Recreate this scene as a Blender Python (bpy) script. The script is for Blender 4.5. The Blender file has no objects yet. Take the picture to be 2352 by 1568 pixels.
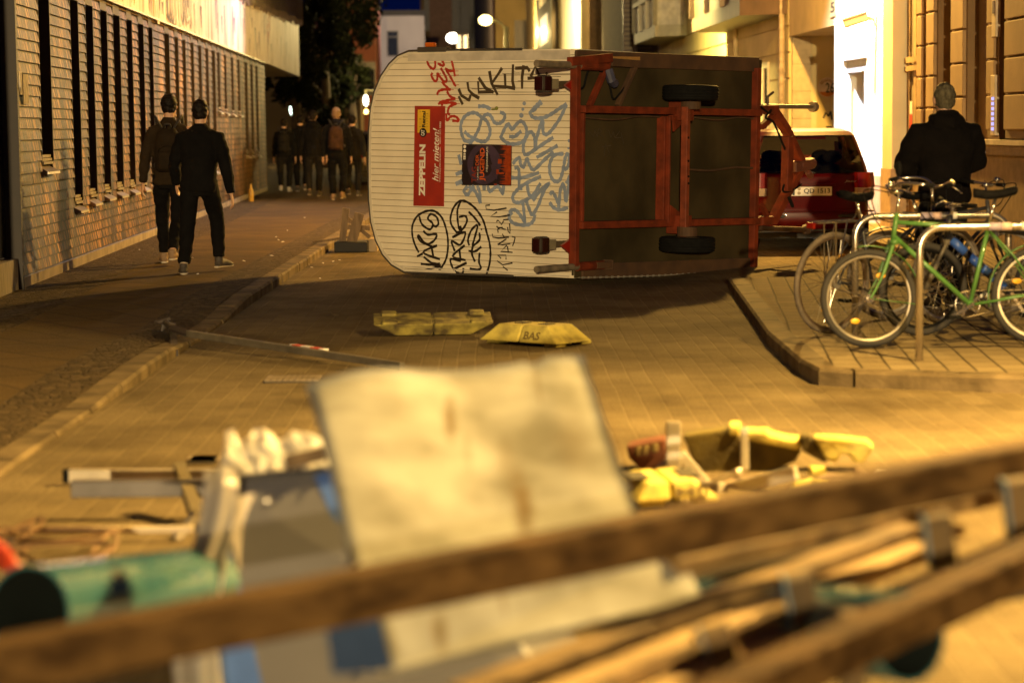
import bpy, math, random
from math import sin, cos, radians, pi, sqrt, atan2
from mathutils import Vector, Matrix, noise
V3 = Vector
SC = bpy.context.scene
COL = SC.collection
random.seed(7)

# ------------------------------------------------------------------ camera
PITCH, ROLL, FL, CAMH = radians(5.39), radians(0.62), 80.0, 1.62
F = FL / 36.0 * 2352.0                      # focal length in photo units (photo taken as 2352 x 1568)
cd = bpy.data.cameras.new('camera'); cam = bpy.data.objects.new('camera', cd); COL.objects.link(cam)
cd.lens = FL; cd.sensor_width = 36.0; cd.clip_start = 0.1; cd.clip_end = 2000
CM = Matrix.Translation((0, 0, CAMH)) @ Matrix.Rotation(pi / 2 - PITCH, 4, 'X') @ Matrix.Rotation(-ROLL, 4, 'Z')
cam.matrix_world = CM
cd.dof.use_dof = True; cd.dof.focus_distance = 23.5; cd.dof.aperture_fstop = 1.85; cd.dof.aperture_blades = 0
SC.camera = cam
CR = CM.to_3x3(); CO = CM.translation.copy()

# ------------------------------------------------------------------ dusk sky, exposure
w = bpy.data.worlds.new('World'); SC.world = w; w.use_nodes = True
nt = w.node_tree; bg = nt.nodes['Background']
sky = nt.nodes.new('ShaderNodeTexSky'); sky.sky_type = 'NISHITA'; sky.sun_disc = False
sky.sun_elevation = radians(-2.0); sky.sun_rotation = radians(200); sky.air_density = 1.2; sky.dust_density = 0.2; sky.ozone_density = 6.0
tint = nt.nodes.new('ShaderNodeMix'); tint.data_type = 'RGBA'; tint.blend_type = 'MIX'; tint.inputs[0].default_value = 0.9
tint.inputs[7].default_value = (0.004, 0.022, 0.20, 1)          # deep blue of late dusk over the weak sky glow
nt.links.new(sky.outputs[0], tint.inputs[6]); nt.links.new(tint.outputs[2], bg.inputs[0]); bg.inputs[1].default_value = 0.15
SC.view_settings.view_transform = 'Standard'; SC.view_settings.look = 'None'
SC.view_settings.exposure = 0.0; SC.view_settings.gamma = 1.0
try:
    SC.cycles.use_light_tree = True
    SC.cycles.sample_clamp_indirect = 4.0
except Exception:
    pass

# lamps inferred from the light in the street, plus added fills for far houses
SODIUM = (1.0, 0.60, 0.13)
def lamp(name, loc, power, color, radius=0.12, aim=None, cone=None, blend=0.5):
    l = bpy.data.lights.new(name, 'SPOT' if aim else 'POINT'); l.energy = power; l.color = color; l.shadow_soft_size = radius
    o = bpy.data.objects.new(name, l); COL.objects.link(o); o.location = loc
    if aim:
        l.spot_size = radians(cone); l.spot_blend = blend
        o.rotation_euler = (V3(aim) - V3(loc)).to_track_quat('-Z', 'Y').to_euler()
    return o
lamp('lamp_front', (4.6, 10.0, 5.5), 13500, (1.0, 0.63, 0.18), 0.14, aim=(2.6, 8.6, 0.0), cone=152, blend=1.0)
lamp('lamp_behind', (4.4, 34.5, 6.2), 9500, (1.0, 0.56, 0.115), 0.14)
lamp('lamp_yellow_front', (2.4, 52.0, 5.7), 9000, (1.0, 0.80, 0.24), 0.14, aim=(5.2, 52.5, 2.6), cone=140)
lamp('lamp_band', (-1.2, 50.0, 7.4), 5200, (1.0, 0.74, 0.64), 0.14, aim=(-5.75, 46.0, 5.2), cone=100, blend=0.9)
lamp('lamp_shop', (3.9, 35.4, 5.9), 7500, (0.74, 0.85, 1.0), 0.1, aim=(5.75, 37.0, 2.6), cone=75)
lamp('lamp_ochre_front', (0.2, 86.0, 9.0), 12000, (1.0, 0.80, 0.38), 0.14, aim=(2.6, 88.0, 5.0), cone=100)
lamp('lamp_far', (-3.5, 92.0, 6.2), 3000, (1.0, 0.75, 0.3), 0.14)
lamp('fill_grey_house', (-6.0, 134.0, 9.0), 6000, (1.0, 0.82, 0.68), 0.14, aim=(-8.0, 150.0, 6.0), cone=110)  # unseen lamp added to brighten the grey house
lamp('fill_corner_tenement', (0.5, 176.0, 6.0), 15000, (1.0, 0.66, 0.28), 0.14)  # unseen lamp added to light the corner tenement
lamp('lamp_brown_front', (0.6, 120.0, 6.5), 5000, (1.0, 0.72, 0.25), 0.14)
lamp('lamp_street_behind_viewer', (-2.2, -70.0, 7.5), 275000, (1.0, 0.735, 0.36), 0.3, aim=(0, 30, 0.5), cone=20, blend=0.6)

# ------------------------------------------------------------------ photo point -> place
def ray(px, py):
    d = CR @ V3(((px - 1176) / F, -(py - 784) / F, -1.0))
    return d
def G(px, py, z=0.0):                       # where the sight line meets the level z
    d = ray(px, py); k = (z - CAMH) / d.z
    return CO + d * k
def PD(px, py, Y):                          # ... meets the distance Y
    d = ray(px, py); return CO + d * (Y / d.y)
HEAD = 0.0371
SROT = atan2(HEAD, 1.0)
SM = Matrix.Rotation(SROT, 4, 'Z'); SMI = SM.inverted()
def plane_hit(px, py, M, axis, val):        # local point where the sight line meets local plane axis=val
    Mi = M.inverted(); o = Mi @ CO; d = Mi.to_3x3() @ ray(px, py)
    k = (val - o[axis]) / d[axis]
    return o + d * k
def WL(px, py, xs=-3.97):                   # street frame, plane x = xs
    return plane_hit(px, py, SM, 0, xs)
def WY(px, py, ys):
    return plane_hit(px, py, SM, 1, ys)

# ------------------------------------------------------------------ materials
MATS = {}
def mat(name, col, rough=0.7, metal=0.0, col2=None, scale=6.0, stretch=(1, 1, 1), bump=0.0, bscale=60.0, var=0.18,
        spec=0.5, alpha=1.0, coat=0.0, emit=None, estr=0.0, detail=5.0, lo=0.35, hi=0.65):
    if name in MATS: return MATS[name]
    m = bpy.data.materials.new(name); m.use_nodes = True; MATS[name] = m
    N, L = m.node_tree.nodes, m.node_tree.links; b = N['Principled BSDF']
    b.inputs['Roughness'].default_value = rough; b.inputs['Metallic'].default_value = metal
    b.inputs['Specular IOR Level'].default_value = spec
    b.inputs['Coat Weight'].default_value = coat
    if alpha < 1: b.inputs['Alpha'].default_value = alpha
    tc = N.new('ShaderNodeTexCoord'); mp = N.new('ShaderNodeMapping'); mp.inputs['Scale'].default_value = stretch
    L.new(tc.outputs['Object'], mp.inputs[0])
    nz = N.new('ShaderNodeTexNoise'); nz.inputs['Scale'].default_value = scale; nz.inputs['Detail'].default_value = detail
    L.new(mp.outputs[0], nz.inputs[0])
    r = N.new('ShaderNodeValToRGB')
    c2 = col2 or tuple(min(1, c * (1 + var)) for c in col); c1 = col if col2 else tuple(c * (1 - var) for c in col)
    r.color_ramp.elements[0].position = lo; r.color_ramp.elements[1].position = hi
    r.color_ramp.elements[0].color = (*c1, 1); r.color_ramp.elements[1].color = (*c2, 1)
    L.new(nz.outputs[0], r.inputs[0]); L.new(r.outputs[0], b.inputs['Base Color'])
    if bump:
        n2 = N.new('ShaderNodeTexNoise'); n2.inputs['Scale'].default_value = bscale; n2.inputs['Detail'].default_value = 6
        L.new(mp.outputs[0], n2.inputs[0])
        bp = N.new('ShaderNodeBump'); bp.inputs['Strength'].default_value = bump; bp.inputs['Distance'].default_value = 0.01
        L.new(n2.outputs[0], bp.inputs['Height']); L.new(bp.outputs[0], b.inputs['Normal'])
    if emit:
        b.inputs['Emission Color'].default_value = (*emit, 1); b.inputs['Emission Strength'].default_value = estr
    return m

def brick_mat(name, c1, c2, mortar, bw, rh, mw, rot=0.0, rough=0.9, bump=0.5, dirt=(0.08, 0.06, 0.04), offset=0.5, dirt_amt=0.55, msm=0.3, axes=None, nbump=0.15, spec=0.12):
    m = bpy.data.materials.new(name); m.use_nodes = True; MATS[name] = m
    N, L = m.node_tree.nodes, m.node_tree.links; b = N['Principled BSDF']
    b.inputs['Roughness'].default_value = rough; b.inputs['Specular IOR Level'].default_value = spec
    tc = N.new('ShaderNodeTexCoord'); mp = N.new('ShaderNodeMapping')
    if axes == 'yz':
        sx = N.new('ShaderNodeSeparateXYZ'); cx = N.new('ShaderNodeCombineXYZ'); L.new(tc.outputs['Object'], sx.inputs[0])
        L.new(sx.outputs[1], cx.inputs[0]); L.new(sx.outputs[2], cx.inputs[1]); src = cx.outputs[0]
    elif axes == 'xz':
        sx = N.new('ShaderNodeSeparateXYZ'); cx = N.new('ShaderNodeCombineXYZ'); L.new(tc.outputs['Object'], sx.inputs[0])
        L.new(sx.outputs[0], cx.inputs[0]); L.new(sx.outputs[2], cx.inputs[1]); src = cx.outputs[0]
    else: src = tc.outputs['Object']
    mp.inputs['Rotation'].default_value = (0, 0, rot); L.new(src, mp.inputs[0])
    # slight waviness so that rows are not ruler straight
    wn = N.new('ShaderNodeTexNoise'); wn.inputs['Scale'].default_value = 0.9; wn.inputs['Detail'].default_value = 3; L.new(mp.outputs[0], wn.inputs[0])
    va = N.new('ShaderNodeVectorMath'); va.operation = 'SCALE'; va.inputs['Scale'].default_value = 0.035; L.new(wn.outputs['Color'], va.inputs[0])
    vb = N.new('ShaderNodeVectorMath'); L.new(mp.outputs[0], vb.inputs[0]); L.new(va.outputs[0], vb.inputs[1])
    br = N.new('ShaderNodeTexBrick'); br.inputs['Scale'].default_value = 1.0; br.offset = offset
    br.inputs['Brick Width'].default_value = bw; br.inputs['Row Height'].default_value = rh
    br.inputs['Mortar Size'].default_value = mw; br.inputs['Mortar Smooth'].default_value = msm; br.inputs['Bias'].default_value = 0.0
    br.inputs['Color1'].default_value = (*c1, 1); br.inputs['Color2'].default_value = (*c2, 1); br.inputs['Mortar'].default_value = (*mortar, 1)
    L.new(vb.outputs[0], br.inputs[0])
    nz = N.new('ShaderNodeTexNoise'); nz.inputs['Scale'].default_value = 0.8; nz.inputs['Detail'].default_value = 9; nz.inputs['Roughness'].default_value = 0.65; L.new(mp.outputs[0], nz.inputs[0])
    rp = N.new('ShaderNodeValToRGB'); rp.color_ramp.elements[0].position = 0.38; rp.color_ramp.elements[1].position = 0.72; L.new(nz.outputs[0], rp.inputs[0])
    mm = N.new('ShaderNodeMath'); mm.operation = 'MULTIPLY'; mm.inputs[1].default_value = dirt_amt; L.new(rp.outputs[0], mm.inputs[0])
    mx = N.new('ShaderNodeMix'); mx.data_type = 'RGBA'; L.new(mm.outputs[0], mx.inputs[0]); L.new(br.outputs['Color'], mx.inputs[6]); mx.inputs[7].default_value = (*dirt, 1)
    L.new(mx.outputs[2], b.inputs['Base Color'])
    fn = N.new('ShaderNodeTexNoise'); fn.inputs['Scale'].default_value = 45; fn.inputs['Detail'].default_value = 5; L.new(mp.outputs[0], fn.inputs[0])
    ma = N.new('ShaderNodeMath'); ma.operation = 'MULTIPLY_ADD'; ma.inputs[1].default_value = -1.0; L.new(br.outputs['Fac'], ma.inputs[0])
    mb = N.new('ShaderNodeMath'); mb.operation = 'MULTIPLY'; mb.inputs[1].default_value = nbump * 5; L.new(fn.outputs[0], mb.inputs[0]); L.new(mb.outputs[0], ma.inputs[2])
    bp = N.new('ShaderNodeBump'); bp.inputs['Strength'].default_value = bump; bp.inputs['Distance'].default_value = 0.016
    L.new(ma.outputs[0], bp.inputs['Height']); L.new(bp.outputs[0], b.inputs['Normal'])
    return m

# ------------------------------------------------------------------ mesh helpers
class MB:
    def __init__(s, org=(0, 0, 0)):
        s.v = []; s.f = []; s.org = V3(org)
    def add(s, vs, fs):
        n = len(s.v); s.v += [V3(p) - s.org for p in vs]; s.f += [tuple(i + n for i in f) for f in fs]; return s
    def box(s, a, b):
        x0, y0, z0 = (min(a[i], b[i]) for i in range(3)); x1, y1, z1 = (max(a[i], b[i]) for i in range(3))
        return s.add([(x0, y0, z0), (x1, y0, z0), (x1, y1, z0), (x0, y1, z0), (x0, y0, z1), (x1, y0, z1), (x1, y1, z1), (x0, y1, z1)],
                     [(0, 3, 2, 1), (4, 5, 6, 7), (0, 1, 5, 4), (1, 2, 6, 5), (2, 3, 7, 6), (3, 0, 4, 7)])
    def bar(s, p, q, w, h, up=(0, 0, 1), ch=0.0):        # a square bar from p to q, w across, h along up
        p, q, up = V3(p), V3(q), V3(up); d = (q - p).normalized(); sd = d.cross(up)
        if sd.length < 1e-5: sd = d.cross(V3((1, 0, 0)))
        sd.normalize(); u = sd.cross(d).normalized(); a, b = w / 2, h / 2
        if ch:
            pr = [(-a + ch, -b), (a - ch, -b), (a, -b + ch), (a, b - ch), (a - ch, b), (-a + ch, b), (-a, b - ch), (-a, -b + ch)]
        else: pr = [(-a, -b), (a, -b), (a, b), (-a, b)]
        n = len(pr)
        vs = [p + sd * x + u * y for x, y in pr] + [q + sd * x + u * y for x, y in pr]
        fs = [tuple(reversed(range(n))), tuple(range(n, 2 * n))] + [(i, (i + 1) % n, n + (i + 1) % n, n + i) for i in range(n)]
        return s.add(vs, fs)
    def tube(s, pts, r, n=10, cap=True, closed=False, flat=1.0, ref=None):
        pts = [V3(p) for p in pts]; m = len(pts); rs = list(r) if isinstance(r, (list, tuple)) else [r] * m
        if len(rs) != m: rs = [rs[min(len(rs) - 1, int(i * len(rs) / m))] for i in range(m)]
        vs = []; prev = None
        for i, p in enumerate(pts):
            if closed: d = pts[(i + 1) % m] - pts[i - 1]
            else: d = pts[min(i + 1, m - 1)] - pts[max(i - 1, 0)]
            if d.length < 1e-9: d = V3((0, 0, 1))
            d.normalize()
            if prev is None:
                a = V3(ref) if ref else (V3((0, 0, 1)) if abs(d.z) < 0.9 else V3((1, 0, 0)))
                prev = (a - d * a.dot(d)).normalized()
            else: prev = (prev - d * prev.dot(d)).normalized()
            b = d.cross(prev)
            rr = rs[i]; ra, rb = (rr if isinstance(rr, (list, tuple)) else (rr, rr * flat))
            vs += [p + prev * (cos(2 * pi * k / n) * ra) + b * (sin(2 * pi * k / n) * rb) for k in range(n)]
        fs = []
        for i in range(m if closed else m - 1):
            j = (i + 1) % m
            fs += [(i * n + k, i * n + (k + 1) % n, j * n + (k + 1) % n, j * n + k) for k in range(n)]
        if cap and not closed: fs += [tuple(reversed(range(n))), tuple(range((m - 1) * n, m * n))]
        return s.add(vs, fs)
    def prism(s, poly, fr, depth):                       # poly 2d, fr(x, y, t) -> 3d, t = 0..depth
        n = len(poly)
        vs = [fr(x, y, 0) for x, y in poly] + [fr(x, y, depth) for x, y in poly]
        return s.add(vs, [tuple(reversed(range(n))), tuple(range(n, 2 * n))] + [(i, (i + 1) % n, n + (i + 1) % n, n + i) for i in range(n)])
    def quad(s, *p): return s.add(p, [tuple(range(len(p)))])
    def sph(s, c, r, n=12, m=8):
        c = V3(c); r = r if isinstance(r, (list, tuple)) else (r, r, r)
        vs = [c + V3((0, 0, -r[2]))]; fs = []
        for j in range(1, m):
            t = -pi / 2 + pi * j / m
            vs += [c + V3((r[0] * cos(t) * cos(2 * pi * k / n), r[1] * cos(t) * sin(2 * pi * k / n), r[2] * sin(t))) for k in range(n)]
        vs.append(c + V3((0, 0, r[2]))); top = len(vs) - 1
        fs += [(0, 1 + (k + 1) % n, 1 + k) for k in range(n)]
        for j in range(m - 2):
            a = 1 + j * n; fs += [(a + k, a + (k + 1) % n, a + n + (k + 1) % n, a + n + k) for k in range(n)]
        a = 1 + (m - 2) * n; fs += [(a + k, a + (k + 1) % n, top) for k in range(n)]
        return s.add(vs, fs)
    def rings(s, rows, cap=True):
        n = len(rows[0]); vs = [p for r in rows for p in r]; fs = []
        for i in range(len(rows) - 1):
            fs += [(i * n + k, i * n + (k + 1) % n, (i + 1) * n + (k + 1) % n, (i + 1) * n + k) for k in range(n)]
        if cap: fs += [tuple(reversed(range(n))), tuple(range((len(rows) - 1) * n, len(rows) * n))]
        return s.add(vs, fs)
    def build(s, name, m, parent=None, smooth=False, bevel=0.0, remesh=0.0, soft=0, label=None):
        me = bpy.data.meshes.new(name); me.from_pydata([tuple(v) for v in s.v], [], s.f); me.validate(); me.update()
        o = bpy.data.objects.new(name, me); COL.objects.link(o)
        if remesh:
            md = o.modifiers.new('r', 'REMESH'); md.mode = 'VOXEL'; md.voxel_size = remesh
            if soft:
                sm = o.modifiers.new('s', 'SMOOTH'); sm.iterations = soft; sm.factor = 0.5
        if bevel:
            bv = o.modifiers.new('b', 'BEVEL'); bv.width = bevel; bv.segments = 2; bv.limit_method = 'ANGLE'; bv.angle_limit = radians(40)
        if remesh or bevel:
            dg = bpy.context.evaluated_depsgraph_get(); me2 = bpy.data.meshes.new_from_object(o.evaluated_get(dg))
            o.modifiers.clear(); o.data = me2; bpy.data.meshes.remove(me); me = me2; me.name = name
        for mm in (m if isinstance(m, (list, tuple)) else [m]):
            me.materials.append(mm)
        if smooth:
            for p in me.polygons: p.use_smooth = True
        if parent: o.parent = parent
        if label: o['label'] = label
        return o
def tag(o, label, cat, group=None, kind=None):
    if label: o['label'] = label
    if cat: o['category'] = cat
    if group: o['group'] = group
    if kind: o['kind'] = kind
    return o
def thing(name, label, cat, loc=(0, 0, 0), rotz=0.0, group=None):
    o = bpy.data.objects.new(name, None); COL.objects.link(o); o.location = loc; o.rotation_euler = (0, 0, rotz); o.empty_display_size = 0.1
    return tag(o, label, cat, group)
def sthing(name, label, cat, x, y, z=0.0, group=None):   # a thing in the street frame
    return thing(name, label, cat, SM @ V3((x, y, z)), SROT, group)
def copy_tree(o, parent=None):
    c = o.copy(); COL.objects.link(c)
    if parent: c.parent = parent
    for ch in list(o.children): copy_tree(ch, c)
    return c
def smoothline(pts, k=6, closed=False):                  # Catmull-Rom
    n = len(pts); out = []
    if n < 3: return pts
    for i in range(n if closed else n - 1):
        if closed: p0, p1, p2, p3 = pts[i - 1], pts[i], pts[(i + 1) % n], pts[(i + 2) % n]
        else: p0, p1, p2, p3 = pts[max(i - 1, 0)], pts[i], pts[i + 1], pts[min(i + 2, n - 1)]
        for j in range(k):
            t = j / k
            out.append(tuple(0.5 * (2 * p1[a] + (p2[a] - p0[a]) * t + (2 * p0[a] - 5 * p1[a] + 4 * p2[a] - p3[a]) * t * t + (3 * p1[a] - p0[a] - 3 * p2[a] + p3[a]) * t ** 3) for a in range(len(p1))))
    if not closed: out.append(tuple(pts[-1]))
    return out
def text_geo(txt, bold=0.0, shear=0.0):                  # verts, faces of a text, height of capitals about 0.7, starting at x=0
    cu = bpy.data.curves.new('t', 'FONT'); cu.body = txt; cu.resolution_u = 3; cu.offset = bold; cu.shear = shear
    o = bpy.data.objects.new('t', cu); COL.objects.link(o)
    dg = bpy.context.evaluated_depsgraph_get(); me = bpy.data.meshes.new_from_object(o.evaluated_get(dg))
    vs = [v.co.copy() for v in me.vertices]; fs = [tuple(p.vertices) for p in me.polygons]
    bpy.data.objects.remove(o); bpy.data.curves.remove(cu); bpy.data.meshes.remove(me)
    x0 = min(v.x for v in vs); x1 = max(v.x for v in vs); y0 = min(v.y for v in vs); y1 = max(v.y for v in vs)
    return [((v.x - x0) / (x1 - x0), (v.y - y0) / (y1 - y0)) for v in vs], fs
def put_text(mb, txt, o, ex, ey, bold=0.0, shear=0.0):   # text filling the parallelogram o, o+ex, o+ey
    vs, fs = text_geo(txt, bold, shear); o, ex, ey = V3(o), V3(ex), V3(ey)
    mb.add([o + ex * x + ey * y for x, y in vs], fs)
# ================================================================== ground
pav_road = brick_mat('road_pavers', (0.20, 0.148, 0.075), (0.155, 0.113, 0.056), (0.235, 0.175, 0.09), 0.23, 0.125, 0.008, rot=-SROT + pi / 2 + 0.03, bump=0.9, dirt=(0.05, 0.033, 0.014), dirt_amt=0.9)
pav_isl = brick_mat('island_pavers', (0.29, 0.22, 0.115), (0.235, 0.175, 0.09), (0.05, 0.035, 0.017), 0.30, 0.17, 0.009, rot=-SROT + pi / 2 + 0.12, bump=0.6, dirt=(0.14, 0.11, 0.07))
pav_slab = brick_mat('walk_slabs', (0.13, 0.080, 0.027), (0.10, 0.062, 0.021), (0.05, 0.036, 0.02), 0.62, 0.5, 0.012, rot=pi / 4 + 0.05, bump=0.5, dirt=(0.05, 0.035, 0.018), dirt_amt=0.75, nbump=0.3)
kerbm = mat('kerb_stone', (0.20, 0.145, 0.075), 0.85, col2=(0.085, 0.06, 0.03), scale=3.5, bump=0.5, bscale=30, spec=.15)
dustm = mat('sandy_ground', (0.16, 0.12, 0.07), 0.95, col2=(0.24, 0.18, 0.11), scale=2, bump=0.7, bscale=25)
# mosaic paving of small stones
mos = bpy.data.materials.new('mosaic_stones'); mos.use_nodes = True
_N, _L = mos.node_tree.nodes, mos.node_tree.links; _b = _N['Principled BSDF']; _b.inputs['Roughness'].default_value = 0.9; _b.inputs['Specular IOR Level'].default_value = 0.12
_tc = _N.new('ShaderNodeTexCoord'); _v = _N.new('ShaderNodeTexVoronoi'); _v.inputs['Scale'].default_value = 14; _L.new(_tc.outputs['Object'], _v.inputs[0])
_v2 = _N.new('ShaderNodeTexVoronoi'); _v2.feature = 'DISTANCE_TO_EDGE'; _v2.inputs['Scale'].default_value = 14; _L.new(_tc.outputs['Object'], _v2.inputs[0])
_r = _N.new('ShaderNodeValToRGB'); _r.color_ramp.elements[0].color = (0.04, 0.026, 0.011, 1); _r.color_ramp.elements[1].color = (0.14, 0.095, 0.045, 1); _L.new(_v.outputs['Color'], _r.inputs[0])
_r2 = _N.new('ShaderNodeValToRGB'); _r2.color_ramp.elements[1].position = 0.12; _L.new(_v2.outputs[0], _r2.inputs[0])
_mx = _N.new('ShaderNodeMix'); _mx.data_type = 'RGBA'; _L.new(_r2.outputs[0], _mx.inputs[0]); _mx.inputs[6].default_value = (0.07, 0.05, 0.03, 1); _L.new(_r.outputs[0], _mx.inputs[7]); _L.new(_mx.outputs[2], _b.inputs[0])
_bp = _N.new('ShaderNodeBump'); _bp.inputs['Strength'].default_value = 0.8; _bp.inputs['Distance'].default_value = 0.02; _L.new(_r2.outputs[0], _bp.inputs['Height']); _L.new(_bp.outputs[0], _b.inputs['Normal'])

m = MB(); m.quad((-60, -12, 0), (60, -12, 0), (60, 500, 0), (-60, 500, 0)); tag(m.build('road', pav_road), 'paved street of brown block pavers', 'road', kind='structure')
KX = -2.42                                                # left kerb line
def kh(y):                                                # kerb height: dropped in front of the driveway
    if y > 20.6: return 0.10
    if y > 19.0: return 0.035 + 0.065 * (y - 19.0) / 1.6
    if y > 17.2: return 0.035
    if y > 16.2: return 0.035 + 0.045 * (17.2 - y)
    return 0.08 if y > 14.6 else max(0.03, 0.08 - (14.6 - y) * 0.03)
ys = [-4, 5, 9, 11, 13, 14, 14.6, 15.4, 16.2, 16.7, 17.2, 18.1, 19.0, 19.8, 20.6, 22, 25, 30, 40, 60, 120, 300]
def walk(name, xa, xb, fa, fb, m_, lab):
    mb = MB()
    for y0, y1 in zip(ys[:-1], ys[1:]):
        mb.quad((xa(y0), y0, fa(y0)), (xb(y0), y0, fb(y0)), (xb(y1), y1, fb(y1)), (xa(y1), y1, fa(y1)))
    tag(mb.build(name, m_), lab, 'pavement', kind='structure')
WX = -3.97
wallx = lambda y: (WX - HEAD * y) - 0.02
e1 = lambda y: wallx(y) + 0.75
e2 = lambda y: KX - 0.55
e3 = lambda y: KX - 0.16
mixz = lambda t: (lambda y: 0.10 * (1 - t) + (kh(y) + 0.003) * t)
walk('sidewalk', e1, e2, mixz(0.0), mixz(0.75), pav_slab, 'dark slab sidewalk along the shingled wall')
walk('sidewalk_edge_strip', e2, e3, mixz(0.75), mixz(1.0), mos, 'strip of small mosaic stones beside the kerb')
walk('sidewalk_wall_strip', lambda y: wallx(y) - 6, e1, mixz(0.0), mixz(0.0), mos, 'strip of rough mosaic stones at the foot of the wall')
mb = MB()                                                 # kerb stones, one metre each
y = -3.0
while y < 75:
    g = 0.012; a, b2 = kh(y + g), kh(y + 1 - g); dx = random.uniform(-.006, .006)
    x0, x1 = KX - 0.17 + dx, KX + dx
    mb.add([(x0, y + g, -.05), (x1, y + g, -.05), (x1, y + 1 - g, -.05), (x0, y + 1 - g, -.05), (x0, y + g, a), (x1 - .015, y + g, a), (x1 - .015, y + 1 - g, b2), (x0, y + 1 - g, b2), (x1, y + g, a - .02), (x1, y + 1 - g, b2 - .02)],
           [(0, 1, 8, 5, 4), (1, 2, 9, 8), (8, 9, 6, 5), (4, 5, 6, 7), (2, 3, 7, 6, 9), (3, 0, 4, 7)])
    y += 1.0
tag(mb.build('kerb', kerbm), 'weathered kerb stones along the left sidewalk', 'kerb', kind='structure')

# island with the bicycle stands
IP = [G(1672, 638, .1), G(1700, 676, .1), G(1762, 762, .1), G(1836, 826, .1), G(1880, 848, .1), G(1960, 853, .1), G(2420, 868, .1)]
IP = [(p.x, p.y) for p in IP]; isl = IP + [(9.0, IP[-1][1] - 1.0), (9.0, 24.0), (4.9, 22.6)]
ins = [(x + .16, y + .02) for x, y in IP[:4]] + [(IP[4][0] + .12, IP[4][1] + .14)] + [(x, y + .17) for x, y in IP[5:]] + [(9.0, IP[-1][1] - .83), (9.0, 24.0), (4.9, 22.5)]
mb = MB(); mb.quad(*[(x, y, 0.103) for x, y in ins]); tag(mb.build('bike_island', pav_isl), 'raised paved island carrying the bicycle stands', 'pavement', kind='structure')
mb = MB()
for i in range(len(IP) - 1):
    (xa, ya), (xb, yb) = IP[i], IP[i + 1]; (xc, yc), (xd, yd) = ins[i + 1], ins[i]
    n = max(1, round(math.dist(IP[i], IP[i + 1]) / 0.9))
    for k in range(n):
        L2 = lambda p, q, t: (p[0] + (q[0] - p[0]) * t, p[1] + (q[1] - p[1]) * t)
        t0, t1 = (k + .012) / n, (k + 1 - .012) / n
        A, B, C, D = L2(IP[i], IP[i + 1], t0), L2(IP[i], IP[i + 1], t1), L2(ins[i], ins[i + 1], t1), L2(ins[i], ins[i + 1], t0)
        A2 = L2(A, D, .1); B2 = L2(B, C, .1)
        mb.add([(*A, -.05), (*B, -.05), (*C, -.05), (*D, -.05), (*A, .085), (*B, .085), (*B2, .106), (*A2, .106), (*C, .106), (*D, .106)],
               [(0, 1, 5, 4), (4, 5, 6, 7), (7, 6, 8, 9), (1, 2, 8, 6, 5), (3, 0, 4, 7, 9), (2, 3, 9, 8)])
tag(mb.build('island_kerb', kerbm), 'stone kerb round the bicycle island', 'kerb', kind='structure')
mb = MB()
P = [SM @ V3(p) for p in [(5.75, 23.5, .1), (7.3, 23.5, .1), (7.3, 200, .1), (5.75, 200, .1)]]
mb.quad(*P); P2 = [V3((p.x, p.y, -.02)) for p in P]; mb.quad(P[3], P2[3], P2[0], P[0]); mb.quad(P[0], P2[0], P2[1], P[1])
tag(mb.build('right_sidewalk', pav_isl), 'paved sidewalk in front of the right hand houses', 'pavement', kind='structure')

# ================================================================== left building: shingled wall with slot windows, painted band above
shm = bpy.data.materials.new('shingle_coating'); shm.use_nodes = True
_N, _L = shm.node_tree.nodes, shm.node_tree.links; _b = _N['Principled BSDF']
_b.inputs['Roughness'].default_value = 0.55; _b.inputs['Specular IOR Level'].default_value = 0.22
_tc = _N.new('ShaderNodeTexCoord'); _sx = _N.new('ShaderNodeSeparateXYZ'); _L.new(_tc.outputs['Object'], _sx.inputs[0])
_cx = _N.new('ShaderNodeCombineXYZ'); _L.new(_sx.outputs[1], _cx.inputs[0]); _L.new(_sx.outputs[2], _cx.inputs[1])
_br = _N.new('ShaderNodeTexBrick'); _br.inputs['Scale'].default_value = 1; _br.inputs['Brick Width'].default_value = 0.21; _br.inputs['Row Height'].default_value = 0.11; _br.inputs['Mortar Size'].default_value = 0.002
_br.inputs['Color1'].default_value = (0.0, 0, 0, 1); _br.inputs['Color2'].default_value = (1, 1, 1, 1); _br.inputs['Mortar'].default_value = (.4, .4, .4, 1); _br.inputs['Bias'].default_value = 0
_L.new(_cx.outputs[0], _br.inputs[0])
_mp = _N.new('ShaderNodeMapping'); _mp.inputs['Scale'].default_value = (1, 7.0, 1.1); _L.new(_tc.outputs['Object'], _mp.inputs[0])
_n1 = _N.new('ShaderNodeTexNoise'); _n1.inputs['Scale'].default_value = 1.7; _n1.inputs['Detail'].default_value = 7; _n1.inputs['Roughness'].default_value = 0.62; _L.new(_mp.outputs[0], _n1.inputs[0])
_r = _N.new('ShaderNodeValToRGB'); e = _r.color_ramp.elements; e[0].position = 0.42; e[0].color = (0.010, 0.005, 0.002, 1); e[1].position = 0.62; e[1].color = (0.66, 0.40, 0.15, 1)
k = e.new(0.47); k.color = (0.05, 0.027, 0.010, 1); k = e.new(0.54); k.color = (0.22, 0.115, 0.036, 1)
_mixn = _N.new('ShaderNodeMix'); _mixn.data_type = 'FLOAT'; _mixn.inputs[0].default_value = 0.015; _L.new(_n1.outputs[0], _mixn.inputs[2]); _L.new(_br.outputs['Color'], _mixn.inputs[3]); _L.new(_mixn.outputs[0], _r.inputs[0])
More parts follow.
